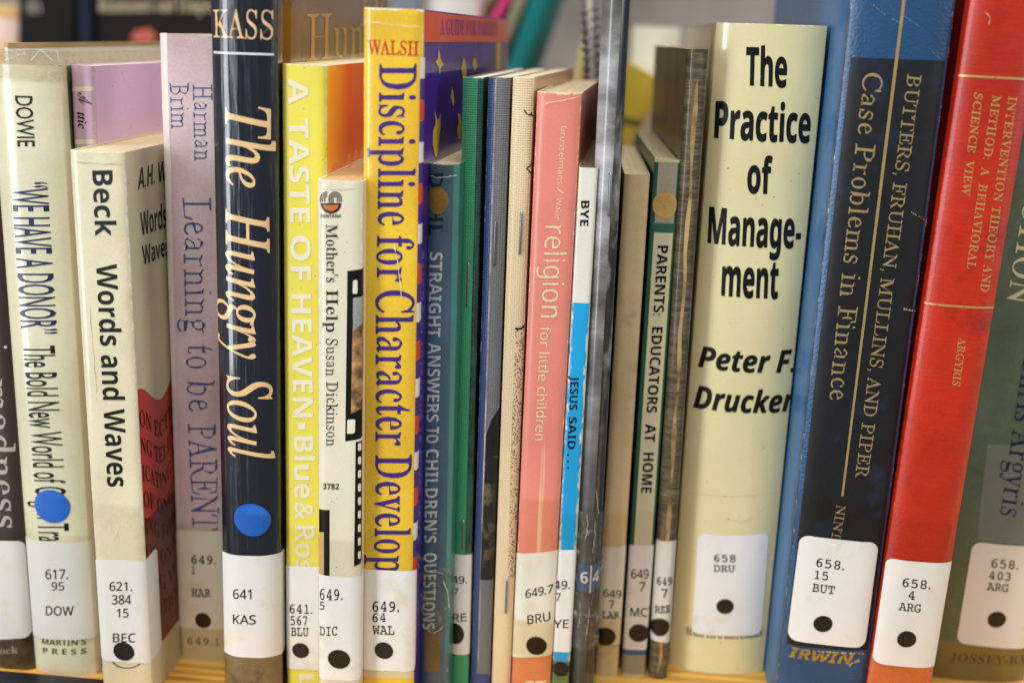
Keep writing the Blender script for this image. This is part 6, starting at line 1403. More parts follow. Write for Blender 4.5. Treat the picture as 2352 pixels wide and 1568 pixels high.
b.shape('film_picture', [(806, 950), (846, 930), (848, 680), (811, 684)], pic, 0.00009)
b.shape('film_picture', [(811, 760), (832, 742), (835, 680), (812, 684)], paper('grey_photo_print', '#9fa8a4', mott=0.2), 0.00012)
hole = flat('film_hole_print', '#efe6c8')
for qd in ([(810, 675), (821, 674), (821, 642), (811, 643)], [(797, 996), (815, 994), (816, 962), (798, 963)]):
    tzq = [b.tz(*p) for p in qd]
    b.rounded('sprocket_hole', tzq, 0.0005, hole, 0.00013)
b.shape('film_strip', [(813, 1300), (842, 1290), (842, 1014), (817, 1014)], blk, 0.00006)
for i in range(9):
    y = 1016 + i * 31
    b.rounded('sprocket_hole', [b.tz(822, y + 19), b.tz(829, y + 18), b.tz(829, y), b.tz(822, y + 1)], 0.0004, hole, 0.00013)
b.shape('black_block', [(744, 1330), (757, 1330), (757, 1170), (732, 1168), (732, 1221), (744, 1221)], blk, 0.00006)
b.shape('tan_block', [(733, 1330), (744, 1330), (744, 1222), (733, 1220)], flat('tan_print', '#c9a765'), 0.00006)
lab = b.label((733, 1316), (820, 1322), (733, 1555), (822, 1557), WHITE, wl=0.002, wr=0.004)
callno(b, lab, [('649.', q(736, 1351, 787, 1374, 0, 2)), ('5', q(736, 1381, 746, 1398)), ('DIC', q(736, 1436, 775, 1456, 0, 1))], 'mono', (779, 1512, 25.5, 0.94), off=0.004)
b.tape(1238, 1800, TAPE, wl=0.003, wr=0.003)

# big yellow spine
b = Book('golden_yellow_book', 'tall golden yellow book with large purple serif title and purple front cover', -0.031,
         [(838, 22), (832, 1300)], [(973, 28), (957, 1238)], (900, 20), 0.15, bulge=0.0011, n=8, group=G, yaw=-3.3)
gs = paper('golden_stock', '#e2b028', b.w, b.h, mott=0.06, wear='#f4eccb', amt=0.2, tear=0.45, rough=0.34, coat=0.5, col2='#f0c930')
pf = paper('purple_cover', '#3d1f86', b.w, b.h, mott=0.08, rough=0.3, coat=0.6, bump='fine')
b.covers(gs, pf, gs, th=0.0005)
b.block(PAGEW)
rd = paper('red_cover_band', '#e5532f', mott=0.06, rough=0.35, coat=0.6)
zr = b.tz(985, 97, 'R')[1]
b.poly('red_band', [(b.w + 0.0014, zr), (b.w + 0.149, zr), (b.w + 0.149, b.h - 0.0004), (b.w + 0.0014, b.h - 0.0004)], rd, 0.00005)
yel = flat('yellow_print', '#d8b02c', rough=0.35, coat=0.5)
b.shape('star_print', [(1007, 110), (1011, 135), (1018, 150), (1012, 155), (1009, 172), (1006, 152), (999, 143), (1005, 135)], yel, 0.00012, 'R')
b.shape('figure_print', [(998, 358), (993, 330), (994, 300), (1000, 285), (998, 256), (1003, 275), (1008, 272), (1010, 257), (1011, 290), (1008, 320), (1006, 345), (1001, 362)], yel, 0.00012, 'R')
b.shape('star_print', [(1038, 200), (1041, 215), (1043, 232), (1040, 247), (1037, 232), (1034, 225)], yel, 0.00012, 'R')
b.shape('star_print', [(1065, 130), (1069, 148), (1072, 165), (1066, 196), (1060, 165), (1058, 158)], yel, 0.00012, 'R')
b.shape('star_print', [(1089, 128), (1092, 140), (1096, 150), (1090, 165), (1084, 150)], yel, 0.00012, 'R')
b.shape('figure_print', [(1052, 320), (1048, 300), (1053, 280), (1050, 262), (1056, 262), (1060, 285), (1058, 318)], yel, 0.00012, 'R')
b.shape('yellow_bar', [(1138, 160), (1148, 158), (1150, 98), (1140, 98)], yel, 0.00012, 'R')
b.text('cover_lettering', 'A GUIDE FOR PARENTS', 'serif', [(1010, 80), (1140, 82), (1011, 44), (1141, 52)], flat('violet_ink', '#5a3a8a'), pl='R', slim=0.2)
cols = ['#e3ddd0', '#3b1f80', '#c8402c', '#3b1f80']
k_ = [flat('border_print', c_) for c_ in cols]
z = b.tz(968, 132)[1]
i = 0
while z > 0.03:
    b.poly('checked_border', [(b.w - 0.0006, z - 0.0056), (b.w + 0.0022, z - 0.0056), (b.w + 0.0022, z), (b.w - 0.0006, z)], k_[i % 4], 0.00009)
    z -= 0.0057
    i += 1
b.text('author_lettering', 'WALSH', 'serif', [(845, 124), (961, 128), (844, 92), (962, 96)], flat('red_ink', '#c93a1e', rough=0.35, coat=0.5), slim=0.3, off=0.018)
prp = flat('purple_ink', '#3f1d78', rough=0.33, coat=0.5)
b.text('title_lettering', ['Discipline', 'for', 'Character', 'Develop'], 'serif',
       [[(872, 147), (868, 518), (956, 147), (953, 518)], [(867, 541), (866, 647), (950, 541), (949, 647)], [(864, 666), (863, 1022), (950, 666), (948, 1022)], [(863, 1043), (861, 1312), (945, 1043), (942, 1312)]], prp, slim=0.25, off=0.006)
b.shape('beige_foot', [(834, 1552), (950, 1554), (950, 1530), (834, 1530)], paper('beige_tape', '#d6c49a', mott=0.06), 0.00006)
lab = b.label((833, 1303), (957, 1307), (834, 1534), (952, 1537), WHITE, wl=0.0015, wr=0.002)
callno(b, lab, [('649.', q(856, 1381, 917, 1402, 0, 1)), ('64', q(856, 1408, 886, 1426)), ('WAL', q(856, 1435, 906, 1455, 0, 1))], 'mono', (882, 1492, 21.3, 0.98), off=0.008)
b.tape(1220, 1800, TAPE, wl=0.003, wr=0.004)
b.tape(92, 26, TAPE, wl=0.003, wr=0.02, slope=-0.0006)

# slate blue paperback
b = Book('slate_blue_paperback', 'worn slate blue paperback with pale capitals and a gold seal near its head', -0.021,
         [(982, 377), (963, 1470)], [(1056, 378), (1036, 1300)], (1020, 376), 0.11, bulge=0.0022, n=3.2, group=G, yaw=-3.5)
ss = paper('slate_stock', '#466070', b.w, b.h, mott=0.14, wear='#93a09a', amt=0.12, tear=0.3, rough=0.4, coat=0.5, streak=0.2)
sf = paper('sea_green_cover', '#2d6a5c', b.w, b.h, mott=0.12, rough=0.4, coat=0.3)
b.covers(ss, sf, sf, th=0.0004)
b.block(PAGE)
b.shape('green_edge', [(1021, 1500), (1040, 1500), (1059, 378), (1041, 378)], paper('sea_green_print', '#3a7f78', mott=0.12, streak=0.3, wear='#7fae9f'), 0.00006)
seal = paper('old_gold_foil', '#b38a2a', mott=0.25, rough=0.4, stain='#6a5a28', stain_amt=0.4)
b.disc('gold_seal', 1004, 461, 27, seal, 0.0001, sq=1.15)
b.text('author_lettering', 'DAHL', 'bold', [(986, 398), (985, 541), (1018, 398), (1018, 541)], flat('faded_black_ink', '#232f3c'), layer=0.00007)
pal = flat('pale_grey_ink', '#c4cbc6', rough=0.45, coat=0.3, fade=0.1, under='#5c6b78')
ss_ = [('STRAIGHT', 579, 774), ('ANSWERS', 786, 968), ('TO', 980, 1016), ("CHILDREN'S", 1030, 1245), ('QUESTIONS', 1268, 1443)]
bl = lambda y: 988 - (y - 579) * 0.0195
b.text('title_lettering', [a for a, _, _ in ss_], 'bold', [[(bl(a), a), (bl(c), c), (bl(a) + 29, a), (bl(c) + 27, c)] for _, a, c in ss_], pal)
b.tape(1303, 1456, CRINK, wl=0.003, wr=0.005, name='crinkled_tape')
b.shape('tan_foot', [(975, 1540), (1010, 1540), (1012, 1445), (975, 1445)], paper('tan_patch', '#7a6440', mott=0.2), 0.00008)
b.tape(372, 540, TAPE, wl=0.003, wr=0.003)

# three stapled booklets
def booklet(name, label, Y, left, right, top, depth, spine, front, yaw, fold):
    b = Book(name, label, Y, left, right, top, depth, bulge=0.0011, n=2.6, group=G, yaw=yaw)
    b.covers(spine(b), front(b), front(b), th=0.0003)
    b.block(PAGEW)
    return b


b = booklet('green_booklet', 'green linen stapled booklet with a dark printed front', -0.014, [(1064, 181), (1036, 1499)], [(1110, 181), (1083, 1280)], (1085, 178), 0.115,
            lambda b: paper('green_linen', '#36976b', b.w, b.h, mott=0.06, bump='linen', wear='#8cc4a4', amt=0.12, tear=0.25),
            lambda b: paper('dark_green_print', '#123a2c', b.w, b.h, mott=0.2, bump='linen', wear='#2f7a5a', stain='#0a0f0d', stain_amt=0.5), -2.2, 0)
b.shape('dark_printed_edge', [(1068, 1270), (1090, 1270), (1117, 183), (1098, 183)], paper('dark_green_edge', '#1a5a44', mott=0.25, bump='linen', wear='#5aa07e', stain='#0c1512', stain_amt=0.55), 0.00005)
b.staple((1076.5, 604), (1073.5, 701), STEEL)
b.staple((1064.5, 1195), (1064, 1258), STEEL)
lab = b.label((1042, 1269), (1084, 1271), (1036, 1497), (1078, 1499), WHITE, wl=0.002, wr=0.003)
callno(b, lab, [('649.', q(1026, 1320, 1073, 1337)), ('7', q(1043, 1349, 1054, 1363)), ('BRE', q(1024, 1406, 1071, 1424))], 'nsans', off=0.01, dot=(1046, 1453, 20, 1.3))
b.shape('torn_corner', [(1024, 1440), (1034, 1498), (1034, 1430)], WHITE, 0.00032)

b = booklet('navy_grey_booklet', 'stapled booklet with navy spine edge and grey linen front', -0.014, [(1121, 180), (1083, 1545)], [(1174, 183), (1130, 1400)], (1145, 178), 0.115,
            lambda b: paper('navy_linen', '#33457e', b.w, b.h, mott=0.06, bump='linen', wear='#a9adb4', amt=0.1, tear=0.3),
            lambda b: paper('grey_linen', '#5c5c5e', b.w, b.h, mott=0.1, bump='linen', wear='#a5a5a2'), -2.4, 0)
gp = paper('grey_linen_edge', '#6d6d70', mott=0.08, bump='linen', wear='#c0bdb4', amt=0)
b.shape('grey_front_edge', [(1098, 1545), (1126, 1545), (1178, 182), (1139, 182)], gp, 0.00005)
b.shape('worn_fold', [(1096, 1545), (1099, 1545), (1141, 182), (1137, 182)], paper('worn_fold_paper', '#b9b6ae', mott=0.3, stain='#6d6d70', stain_amt=0.6), 0.00008)
b.shape('black_picture', [(1103, 1330), (1140, 1330), (1150, 930), (1128, 965), (1116, 1000)], paper('black_photo_print', '#1c1a17', mott=0.3, stain='#8a7a5a', stain_amt=0.15), 0.0001)
b.staple((1138, 510), (1135, 609), STEEL)

b = booklet('buff_booklet', 'buff linen stapled booklet with stippled print on the lower front', -0.016, [(1178, 180), (1131, 1545)], [(1228, 181), (1178, 1400)], (1205, 177), 0.115,
            lambda b: paper('buff_linen', '#d9c296', b.w, b.h, mott=0.05, bump='linen', wear='#f1e6c6', tear=0.4, amt=0.1),
            lambda b: paper('orange_buff_linen', '#d6ab78', b.w, b.h, mott=0.06, bump='linen', wear='#ecd2a0'), -3.2, 0)
k = NT('stipple_print')
v = k.n('ShaderNodeTexVoronoi')
k.set(v.inputs['Vector'], k.uv(1, 1, 3.3))
v.inputs['Scale'].default_value = 1.7
k.base(k.mix(k.math('MULTIPLY', k.math('SUBTRACT', 0.42, v.outputs[0]), 9.0, True), lin('#d5b58e'), lin('#17110c')))
k.b.inputs['Roughness'].default_value = 0.7
b.shape('stippled_panel', [(1166, 1330), (1190, 1322), (1213, 748), (1183, 756)], k.m, 0.00006)
bk = flat('black_line_ink', '#1a1612')
b.shape('black_line', [(1183, 757), (1197, 757), (1212, 742), (1212, 738), (1196, 752), (1183, 752)], bk, 0.0001)


def stroke(b, pts, wd, mat, pl='S', name='pen_curl'):
    L_, R_ = [], []
    for i, p in enumerate(pts):
        a, c = pts[max(0, i - 1)], pts[min(len(pts) - 1, i + 1)]
        dx, dy = c[0] - a[0], c[1] - a[1]
        l = math.hypot(dx, dy) or 1
        L_.append((p[0] - dy / l * wd, p[1] + dx / l * wd))
        R_.append((p[0] + dy / l * wd, p[1] - dx / l * wd))
    return b.shape(name, L_ + R_[::-1], mat, 0.0001, pl)


stroke(b, [(1204, 252), (1208, 260), (1214, 264), (1219, 262), (1219, 258), (1222, 265), (1226, 268)], 1.3, bk)
stroke(b, [(1224, 368), (1218, 380), (1209, 387), (1214, 391), (1220, 400), (1225, 400)], 1.4, bk)
b.staple((1198, 488), (1193.5, 583), STEEL)
b.staple((1164, 1330), (1161.5, 1405), STEEL)

# pink paperback
b = Book('pink_paperback', 'pink paperback with cream sans title and chipped cream head', -0.017,
         [(1232, 214), (1179, 1530)], [(1338, 216), (1278, 1265)], (1285, 212), 0.12, bulge=0.0013, n=5, group=G, yaw=-1.4)
ps = paper('pink_stock', '#dd8470', b.w, b.h, mott=0.06, wear='#ecd9a8', amt=0.16, tear=0.6, rough=0.4, coat=0.2, streak=0.55)
b.covers(ps, ps, ps, th=0.0004)
b.block(PAGE)
lcr = flat('worn_cream_ink', '#ead6a2', rough=0.5, fade=0.3, under='#d97870', fscale=1.2)
b.text('author_lettering', ['Brusselmans', '/', 'Wakin'], 'nsans', [[(1289, 291), (1280, 425), (1302, 291), (1293, 425)], [(1281, 432), (1280, 446), (1296, 432), (1295, 446)], [(1279, 455), (1274, 507), (1291, 455), (1287, 507)]], lcr)
b.text('title_lettering', 'religion', 'nsans', [(1253, 519), (1243, 729), (1301, 519), (1292, 729)], lcr, off=-0.004)
b.text('subtitle_lettering', 'for little children', 'nsans', [(1242, 750), (1229, 1011), (1265, 750), (1251, 1011)], lcr)
b.shape('orange_foot', [(1176, 1640), (1266, 1640), (1271, 1490), (1179, 1500)], paper('orange_tape_print', '#e08a55', mott=0.1, stain='#d96a5c', stain_amt=0.4), 0.00006)
lab = b.label((1189, 1269), (1278, 1260), (1178, 1506), (1269, 1500), WHITEB, wl=0.0008, wr=0.0006, rad=0.001)
callno(b, lab, [('649.7', [(1207, 1372), (1270, 1358), (1207, 1353), (1270, 1339)]), ('BRU', [(1212, 1432), (1264, 1422), (1211, 1412), (1263, 1402)])], 'nsans', off=0.01, dot=(1232, 1481, 23.5, 1.0))
b.tape(1150, 1800, TAPEW, wl=0.003, wr=0.003, slope=0.0008)
b.tape(1428, 1508, TAPEY, wl=0.002, wr=0.002, layer=0.0004)
b.text('publisher_lettering', 'ST', 'bold', [(1206, 1590), (1255, 1588), (1206, 1562), (1255, 1560)], lcr)

# white and blue booklet
b = Book('white_blue_paperback', 'thin white and bright blue paperback beside the pink one', -0.0165,
         [(1328, 386), (1270, 1500)], [(1374, 386), (1307, 1540)], (1350, 385), 0.10, bulge=0.0007, n=6, group=G)
ws = paper('white_stock', '#dddacb', b.w, b.h, mott=0.04, wear='#efe8d8', amt=0.15, rough=0.42)
b.covers(ws, ws, ws, th=0.0004)
b.block(pages('grey_page_paper', '#b6a27c'))
zb = b.tz(1340, 696)[1]
zc = b.tz(1290, 1495)[1]
blue = paper('bright_blue_print', '#0d9ad2', b.w, b.h, mott=0.05, wear='#d8d2bf', amt=0.55, rough=0.42)
b.poly('blue_panel', [(-0.0004, zc - 0.02), (b.w + 0.0004, zc - 0.02), (b.w + 0.0004, zb), (-0.0004, zb)], blue, 0.00005)
b.poly('olive_foot', [(-0.0006, 0.0005), (b.w + 0.0006, 0.0005), (b.w + 0.0006, zc - 0.0035), (-0.0006, zc - 0.0035)], paper('olive_teal_print', '#5f7a3e', mott=0.2, stain='#2f7f86', stain_amt=0.3), 0.00009)
b.text('author_lettering', 'BYE', 'bold', [(1335, 461), (1332, 519), (1354, 461), (1351, 519)], INK)
b.text('title_lettering', ['JESUS', 'SAID'], 'bold', [[(1311, 863), (1307, 941), (1330, 863), (1326, 941)], [(1307, 957), (1303, 1031), (1325, 957), (1321, 1031)]], INK)
for y in (1044, 1059, 1073):
    b.disc('title_dot', 1304.5, y, 2.4, INK, 0.0001)
lab = b.label((1281, 1260), (1322, 1260), (1272, 1494), (1311, 1494), WHITE, wl=0.0006, wr=0.0006, rad=0.001)
callno(b, lab, [('649.', [(1256, 1352), (1309, 1350), (1257, 1333), (1310, 1331)]), ('7', q(1277, 1360, 1288, 1378)), ('BYE', [(1254, 1438), (1306, 1440), (1255, 1420), (1307, 1421)])], 'nsans', off=0.01)
b.disc('dot_sticker', 1288, 1535, 19, DOT, 0.0002)
b.tape(1180, 1800, TAPE, wl=0.002, wr=0.002)

# tall black and white magazine in film
b = Book('grey_magazine', 'tall black and white photographic magazine in clear film with a small blue number label', -0.014,
         [(1379, 0), (1317, 1500)], [(1452, 0), (1362, 1500)], (1415, -80), 0.16, bulge=0.0030, n=2.2, group=G, height=0.262, yaw=0)
def photo_print(name, lo, mid, hi, s, sx, sy, sc, gain, dark=None):
    k = NT(name)
    n1 = k.noise(k.uv(sx, sy, s), sc, 5.0, 0.6)
    n2 = k.noise(k.uv(2.2, 2.2, s + 1), 1.2, 2.0)
    f = k.math('ADD', k.math('MULTIPLY', k.math('SUBTRACT', n1, 0.5), gain), k.math('MULTIPLY', n2, 0.25), False)
    f = k.math('ADD', f, 0.38, True)
    if dark:
        Zz = k.rawuv()[1]
        f = k.math('MULTIPLY', f, k.math('ADD', 0.25, k.math('MULTIPLY', k.math('DIVIDE', k.math('SUBTRACT', Zz, dark[0]), dark[1] - dark[0], True), 0.75)), True)
    cr = k.n('ShaderNodeValToRGB')
    cr.color_ramp.elements[0].color = lin(lo)
    cr.color_ramp.elements[1].color = lin(hi)
    e = cr.color_ramp.elements.new(0.5)
    e.color = lin(mid)
    k.set(cr.inputs[0], f)
    k.base(cr.outputs[0])
    k.b.inputs['Roughness'].default_value = 0.35
    k.b.inputs['Coat Weight'].default_value = 0.5
    k.b.inputs['Coat Roughness'].default_value = 0.1
    return k.m


mg = photo_print('grey_photo_cover', '#242220', '#757270', '#cbcace', 4.4, 0.5, 0.9, 0.035, 3.0, (55.0, 120.0))
md = photo_print('dark_photo_cover', '#12110f', '#2b2a26', '#a3a294', 9.1, 0.9, 0.22, 0.22, 2.6, (40.0, 120.0))
b.covers(mg, md, mg, th=0.0003)
b.block(PAGEW)
b.shape('dark_photo_edge', [(1345, 1545), (1362, 1545), (1458, -60), (1432, -60)], md, 0.00005)
b.staple((1402, 399), (1398.5, 494), STEEL, r=0.0005)
bl_ = paper('blue_label_paper', '#37588c', mott=0.2, rough=0.4)
lab = b.poly('number_label', [b.tz(x, y) for x, y in ((1322, 1348), (1354, 1360), (1376, 1344), (1380, 1285), (1357, 1296), (1327, 1287))], bl_, 0.0002)
b.text('lettering', '6', 'bold', [(1334, 1335), (1350, 1339), (1335, 1310), (1351, 1312)], wht, layer=0.0003, parent=lab)
b.text('lettering', '4', 'bold', [(1360, 1336), (1374, 1331), (1361, 1311), (1375, 1307)], wht, layer=0.0003, parent=lab)
b.poly('label_fold', [b.tz(x, y) for x, y in ((1353, 1360), (1356, 1360), (1359, 1296), (1356, 1296))], wht, 0.00028)
b.sheet('clear_film', -0.004, b.w + 0.15, 0.00002, clear('clear_film_sleeve', '#fdfdfc', 0.03, haze=0.0), out=0.0007, z1=b.h + 0.002)
b.tape(1170, 1480, CRINK, wl=0.003, wr=0.004, layer=0.001, name='crinkled_tape')

# tan, green and bark-brown thin books
Y = yfloor(1395, 1548)
b = Book('tan_paperback', 'plain tan thin paperback with no title beside the green edged one', Y,
         [(1434, 400), (1367, 1535)], [(1493, 403), (1420, 1510)], (1463, 400), 0.10, bulge=0.0011, n=4, group=G, yaw=2)
tn = paper('tan_stock', '#cbb385', b.w, b.h, mott=0.09, wear='#d9c99e', amt=0.12, tear=0.3, rough=0.45, stain='#a8905e', stain_amt=0.2)
b.covers(tn, tn, tn, th=0.0004)
b.block(PAGE)
lab = b.label((1382, 1253), (1437, 1250), (1369, 1472), (1422, 1478), WHITEB, wl=0.001, wr=0.0008, rad=0.001)
callno(b, lab, [('649.', q(1386, 1351, 1432, 1368, 0, 1)), ('7', q(1399, 1377, 1411, 1395))], 'nsans', off=0.01, dot=(1391, 1460, 23, 0.98))
b.text('lettering', 'LAR', 'mono', q(1383, 1402, 1422, 1417, 0, 1), TYPE, layer=0.00026, parent=lab, off=0.015)
b.tape(1180, 1500, TAPEW, wl=0.002, wr=0.002)
b.tape(1418, 1480, TAPEY, wl=0.002, wr=0.002, layer=0.0004)

Y = yfloor(1455, 1550)
b = Book('green_edged_paperback', 'thin cream paperback with green edges, black capitals and a tan seal near the head', Y,
         [(1504, 366), (1428, 1545)], [(1562, 367), (1481, 1545)], (1530, 366), 0.105, bulge=0.0008, n=7, group=G, yaw=2.6)
es = paper('cream_spine_print', '#d3caa6', b.w, b.h, mott=0.05, wear='#bdb391', amt=0.1, rough=0.42)
eg = paper('green_cover', '#285f44', b.w, b.h, mott=0.1, rough=0.4)
b.covers(es, eg, eg, th=0.0004)
b.block(PAGE)
gr = paper('green_print', '#2a6046', mott=0.08, rough=0.42)
b.poly('green_edge', [(-0.0006, 0.03), (0.0012, 0.03), (0.0012, b.h - 0.001), (-0.0006, b.h - 0.001)], gr, 0.00006)
b.poly('green_edge', [(b.w - 0.0007, 0.03), (b.w + 0.0006, 0.03), (b.w + 0.0006, b.h - 0.001), (b.w - 0.0007, b.h - 0.001)], gr, 0.00006)
zt = b.tz(1525, 513)[1]
zu = b.tz(1525, 534)[1]
b.poly('grey_head', [(0.0008, zt), (b.w - 0.0005, zt), (b.w - 0.0005, b.h - 0.0008), (0.0008, b.h - 0.0008)], paper('grey_tape_print', '#a59c86', mott=0.1), 0.00005)
b.poly('green_band', [(0.0, zu), (b.w, zu), (b.w, zt), (0.0, zt)], gr, 0.00007)
b.disc('tan_seal', 1527, 471, 27, paper('tan_foil', '#c9a25c', mott=0.2, stain='#9a7436', stain_amt=0.4), 0.00012, sq=1.12)
pw = [('PARENTS:', 564, 724), ('EDUCATORS', 751, 947), ('AT', 973, 1014), ('HOME', 1039, 1131)]
bl = lambda y: 1511 - (y - 564) * 0.0688
b.text('title_lettering', [a for a, _, _ in pw], 'bold', [[(bl(a), a), (bl(c), c), (bl(a) + 24, a), (bl(c) + 24, c)] for _, a, c in pw], INK)
zf = b.tz(1455, 1500)[1]
b.poly('blue_band', [(0, zf - 0.0005), (b.w, zf - 0.0005), (b.w, zf + 0.004), (0, zf + 0.004)], flat('blue_print', '#4a5f94'), 0.00008)
b.poly('grey_foot', [(-0.0004, 0.0008), (b.w + 0.0004, 0.0008), (b.w + 0.0004, zf - 0.0005), (-0.0004, zf - 0.0005)], paper('grey_foot_print', '#a79c84', mott=0.1), 0.00007)
lab = b.label((1443, 1249), (1500, 1249), (1430, 1487), (1487, 1489), WHITE, wl=0.0006, wr=0.0004, rad=0.001)
callno(b, lab, [('649', q(1450, 1306, 1490, 1326)), ('7', q(1469, 1335, 1482, 1356)), ('MCI', q(1448, 1394, 1495, 1413, 0, -1))], 'nsans', off=0.01, dot=(1467, 1452, 22.5, 0.98))
b.tape(1170, 1545, TAPE, wl=0.002, wr=0.002)

Y = yfloor(1510, 1553)
b = Book('bark_brown_book', 'thin streaky dark brown book with a worn tan fold beside the wide cream spine', Y,
         [(1573, 115), (1495, 1530)], [(1632, 114), (1529, 1530)], (1600, 113), 0.13, bulge=0.0016, n=3, group=G, yaw=2.6)
k = NT('bark_print')
nz = k.noise(k.uv(0.25, 1.6, 2.2), 0.7, 6.0, 0.7)
nb = k.noise(k.uv(1, 0.12, 5.2), 0.25, 4.0)
c = k.mix(k.math('MULTIPLY', k.math('SUBTRACT', nz, 0.42), 4.5, True), lin('#443c2f'), lin('#7d7052'))
c = k.mix(k.math('MULTIPLY', k.math('SUBTRACT', nb, 0.58), 5.0, True), c, lin('#8c7a54'))
k.base(c)
k.b.inputs['Roughness'].default_value = 0.42
k.b.inputs['Coat Weight'].default_value = 0.4
sd = paper('brown_tan_cover', '#7f673d', b.w, b.h, mott=0.2, rough=0.4, col2='#a3884f')
b.covers(k.m, sd, sd, th=0.0004)
b.block(PAGE)
zf = 0.001
b.poly('worn_fold', [(b.w * 0.44, zf)] + [(b.w * 0.62 + 0.0003 * math.sin(i * 2.1), b.h * i / 24) for i in range(1, 24)] + [(b.w * 0.45 + 0.0004 * math.sin(i * 1.7), b.h * i / 24) for i in range(23, 0, -1)],
       paper('tan_worn_paper', '#b89c68', mott=0.15, stain='#4a3e28', stain_amt=0.45), 0.00006)
lab = b.label((1513, 1239), (1556, 1238), (1499, 1466), (1536, 1473), WHITE, wl=0.0006, wr=0.0006, rad=0.001)
callno(b, lab, [('649.', q(1510, 1324, 1547, 1340, 0, -2)), ('7', q(1519, 1352, 1533, 1369)), ('REE', q(1505, 1389, 1538, 1405, 0, -2))], 'mono', (1516, 1439, 20, 1.1), off=0.014)
b.tape(1150, 1500, TAPE, wl=0.002, wr=0.002)

# wide cream spine
Y = yfloor(1540, 1524)
b = Book('wide_cream_book', 'thick book in a pale cream jacket with large black condensed title set across its spine', Y,
         [(1640, 60), (1541, 1500)], [(1906, 66), (1753, 1500)], (1770, 56), 0.135, bulge=0.0042, n=2.4, group=G, hinge=0.0012, yaw=0.8)
ds = paper('pale_cream_jacket', '#e0d6a2', b.w, b.h, mott=0.035, rough=0.3, coat=0.9, wear='#f2eed8', tear=0.12, bump='fine', coat_rough=0.1, specks=0.05)
df = paper('cream_jacket_side', '#d8cf9c', b.w, b.h, mott=0.05, rough=0.35, coat=0.5)
b.covers(ds, df, df, th=0.0006, hard=True)
b.block(PAGE, th=0.003, over=0.003)
T = [('The', [(1712, 196), (1807, 200), (1714, 110), (1809, 113)]), ('Practice', [(1640, 316), (1860, 327), (1644, 233), (1864, 243)]),
     ('of', [(1715, 442), (1772, 446), (1718, 362), (1775, 365)]), ('Manage-', [(1625, 557), (1838, 568), (1629, 475), (1842, 484)]),
     ('ment', [(1656, 678), (1786, 685), (1660, 592), (1790, 598)])]
b.text('title_lettering', [a for a, _ in T], 'bold', [c for _, c in T], flat('jacket_black_ink', '#141416', rough=0.38, coat=0.4, fade=0.04, under='#4a4a46', fscale=0.5), off=0.017)
A = [('Peter F.', [(1603, 841), (1823, 853), (1606, 794), (1827, 802)]), ('Drucker', [(1592, 934), (1823, 943), (1596, 884), (1827, 893)])]
b.text('author_lettering', [a for a, _ in A], 'sansital', [c for _, c in A], INK, off=0.016)
b.text('publisher_lettering', 'HARPER & BROTHERS', 'serif', [(1576, 1456), (1750, 1459), (1577, 1438), (1751, 1440)], flat('faded_olive_ink', '#3b3a26', fade=0.1))
lab = b.label((1604, 1223), (1766, 1222), (1589, 1452), (1748, 1453), WHITE, rad=0.0024)
callno(b, lab, [('658', q(1640, 1273, 1689, 1288, 0, 1)), ('DRU', q(1639, 1296, 1688, 1311, 0, 1))], 'mono', (1665, 1391, 20, 0.95), off=0.014)

# blue leatherette book
b = Book('blue_leatherette_book', 'thick blue leatherette book with a black title panel lettered in gold', -0.012,
         [(1941, 0), (1797, 1545)], [(2208, 0), (1981, 1538)], (2070, -60), 0.165, bulge=0.0022, n=4, group=G, hinge=0.0014, height=0.24, yaw=0)
bs = paper('blue_leatherette', '#20496f', b.w, b.h, mott=0.06, rough=0.38, coat=0.15, bump='leather', wear='#cfc3a4', amt=0.06)
bf = paper('blue_side', '#386899', b.w, b.h, mott=0.06, rough=0.4, coat=0.2, bump='leather')  # lighter copy of the spine blue; the side's stronger light is in its colour
b.covers(bs, bf, bf, th=0.0012, hard=True)
b.block(PAGE, th=0.003, over=0.003)
bp = paper('black_panel_print', '#0b0c11', b.w, b.h, mott=0.2, rough=0.5, coat=0.05, bump='fine', stain='#13233f', stain_amt=0.1)
P_ = [b.tz(*p) for p in ((1804, 1476), (1990, 1482), (2174, 142), (1957, 130))]
t0 = (P_[0][0] + P_[3][0]) / 2
t1 = (P_[1][0] + P_[2][0]) / 2
z0 = P_[0][1]
z1 = (P_[2][1] + P_[3][1]) / 2
b.poly('black_panel', [(t0, z0), (t1, z0), (t1, z1), (t0, z1)], bp, 0.00006)
b.shape('gold_rule', [(1932, 1139), (1937, 1139), (2085, -40), (2077, -40)], GOLD, 0.00014)
b.text('title_lettering', 'Case Problems in Finance', 'serif', [(1984, 166), (1904, 917), (2028, 170), (1947, 920)], GOLD, slim=0.5, off=0.011)
b.text('author_lettering', 'BUTTERS, FRUHAN, MULLINS, AND PIPER', 'serif', [(2085, 170), (1964, 1095), (2116, 173), (1993, 1098)], GOLD, slim=0.5, off=0.011)
b.text('edition_lettering', 'NINTH', 'serif', [(1922, 1158), (1905, 1262), (1943, 1161), (1926, 1265)], GOLD, slim=0.45, off=0.006)
b.text('publisher_lettering', 'IRWIN', 'sansital', [(1810, 1506), (1958, 1525), (1813, 1483), (1962, 1500)], flat('rubbed_gold_foil', '#bd962f', rough=0.35, metal=0.4, fade=0.45, under='#3a5f88', fscale=0.8), off=0.012)
scr = flat('bare_board', '#cbb68e', rough=0.8)


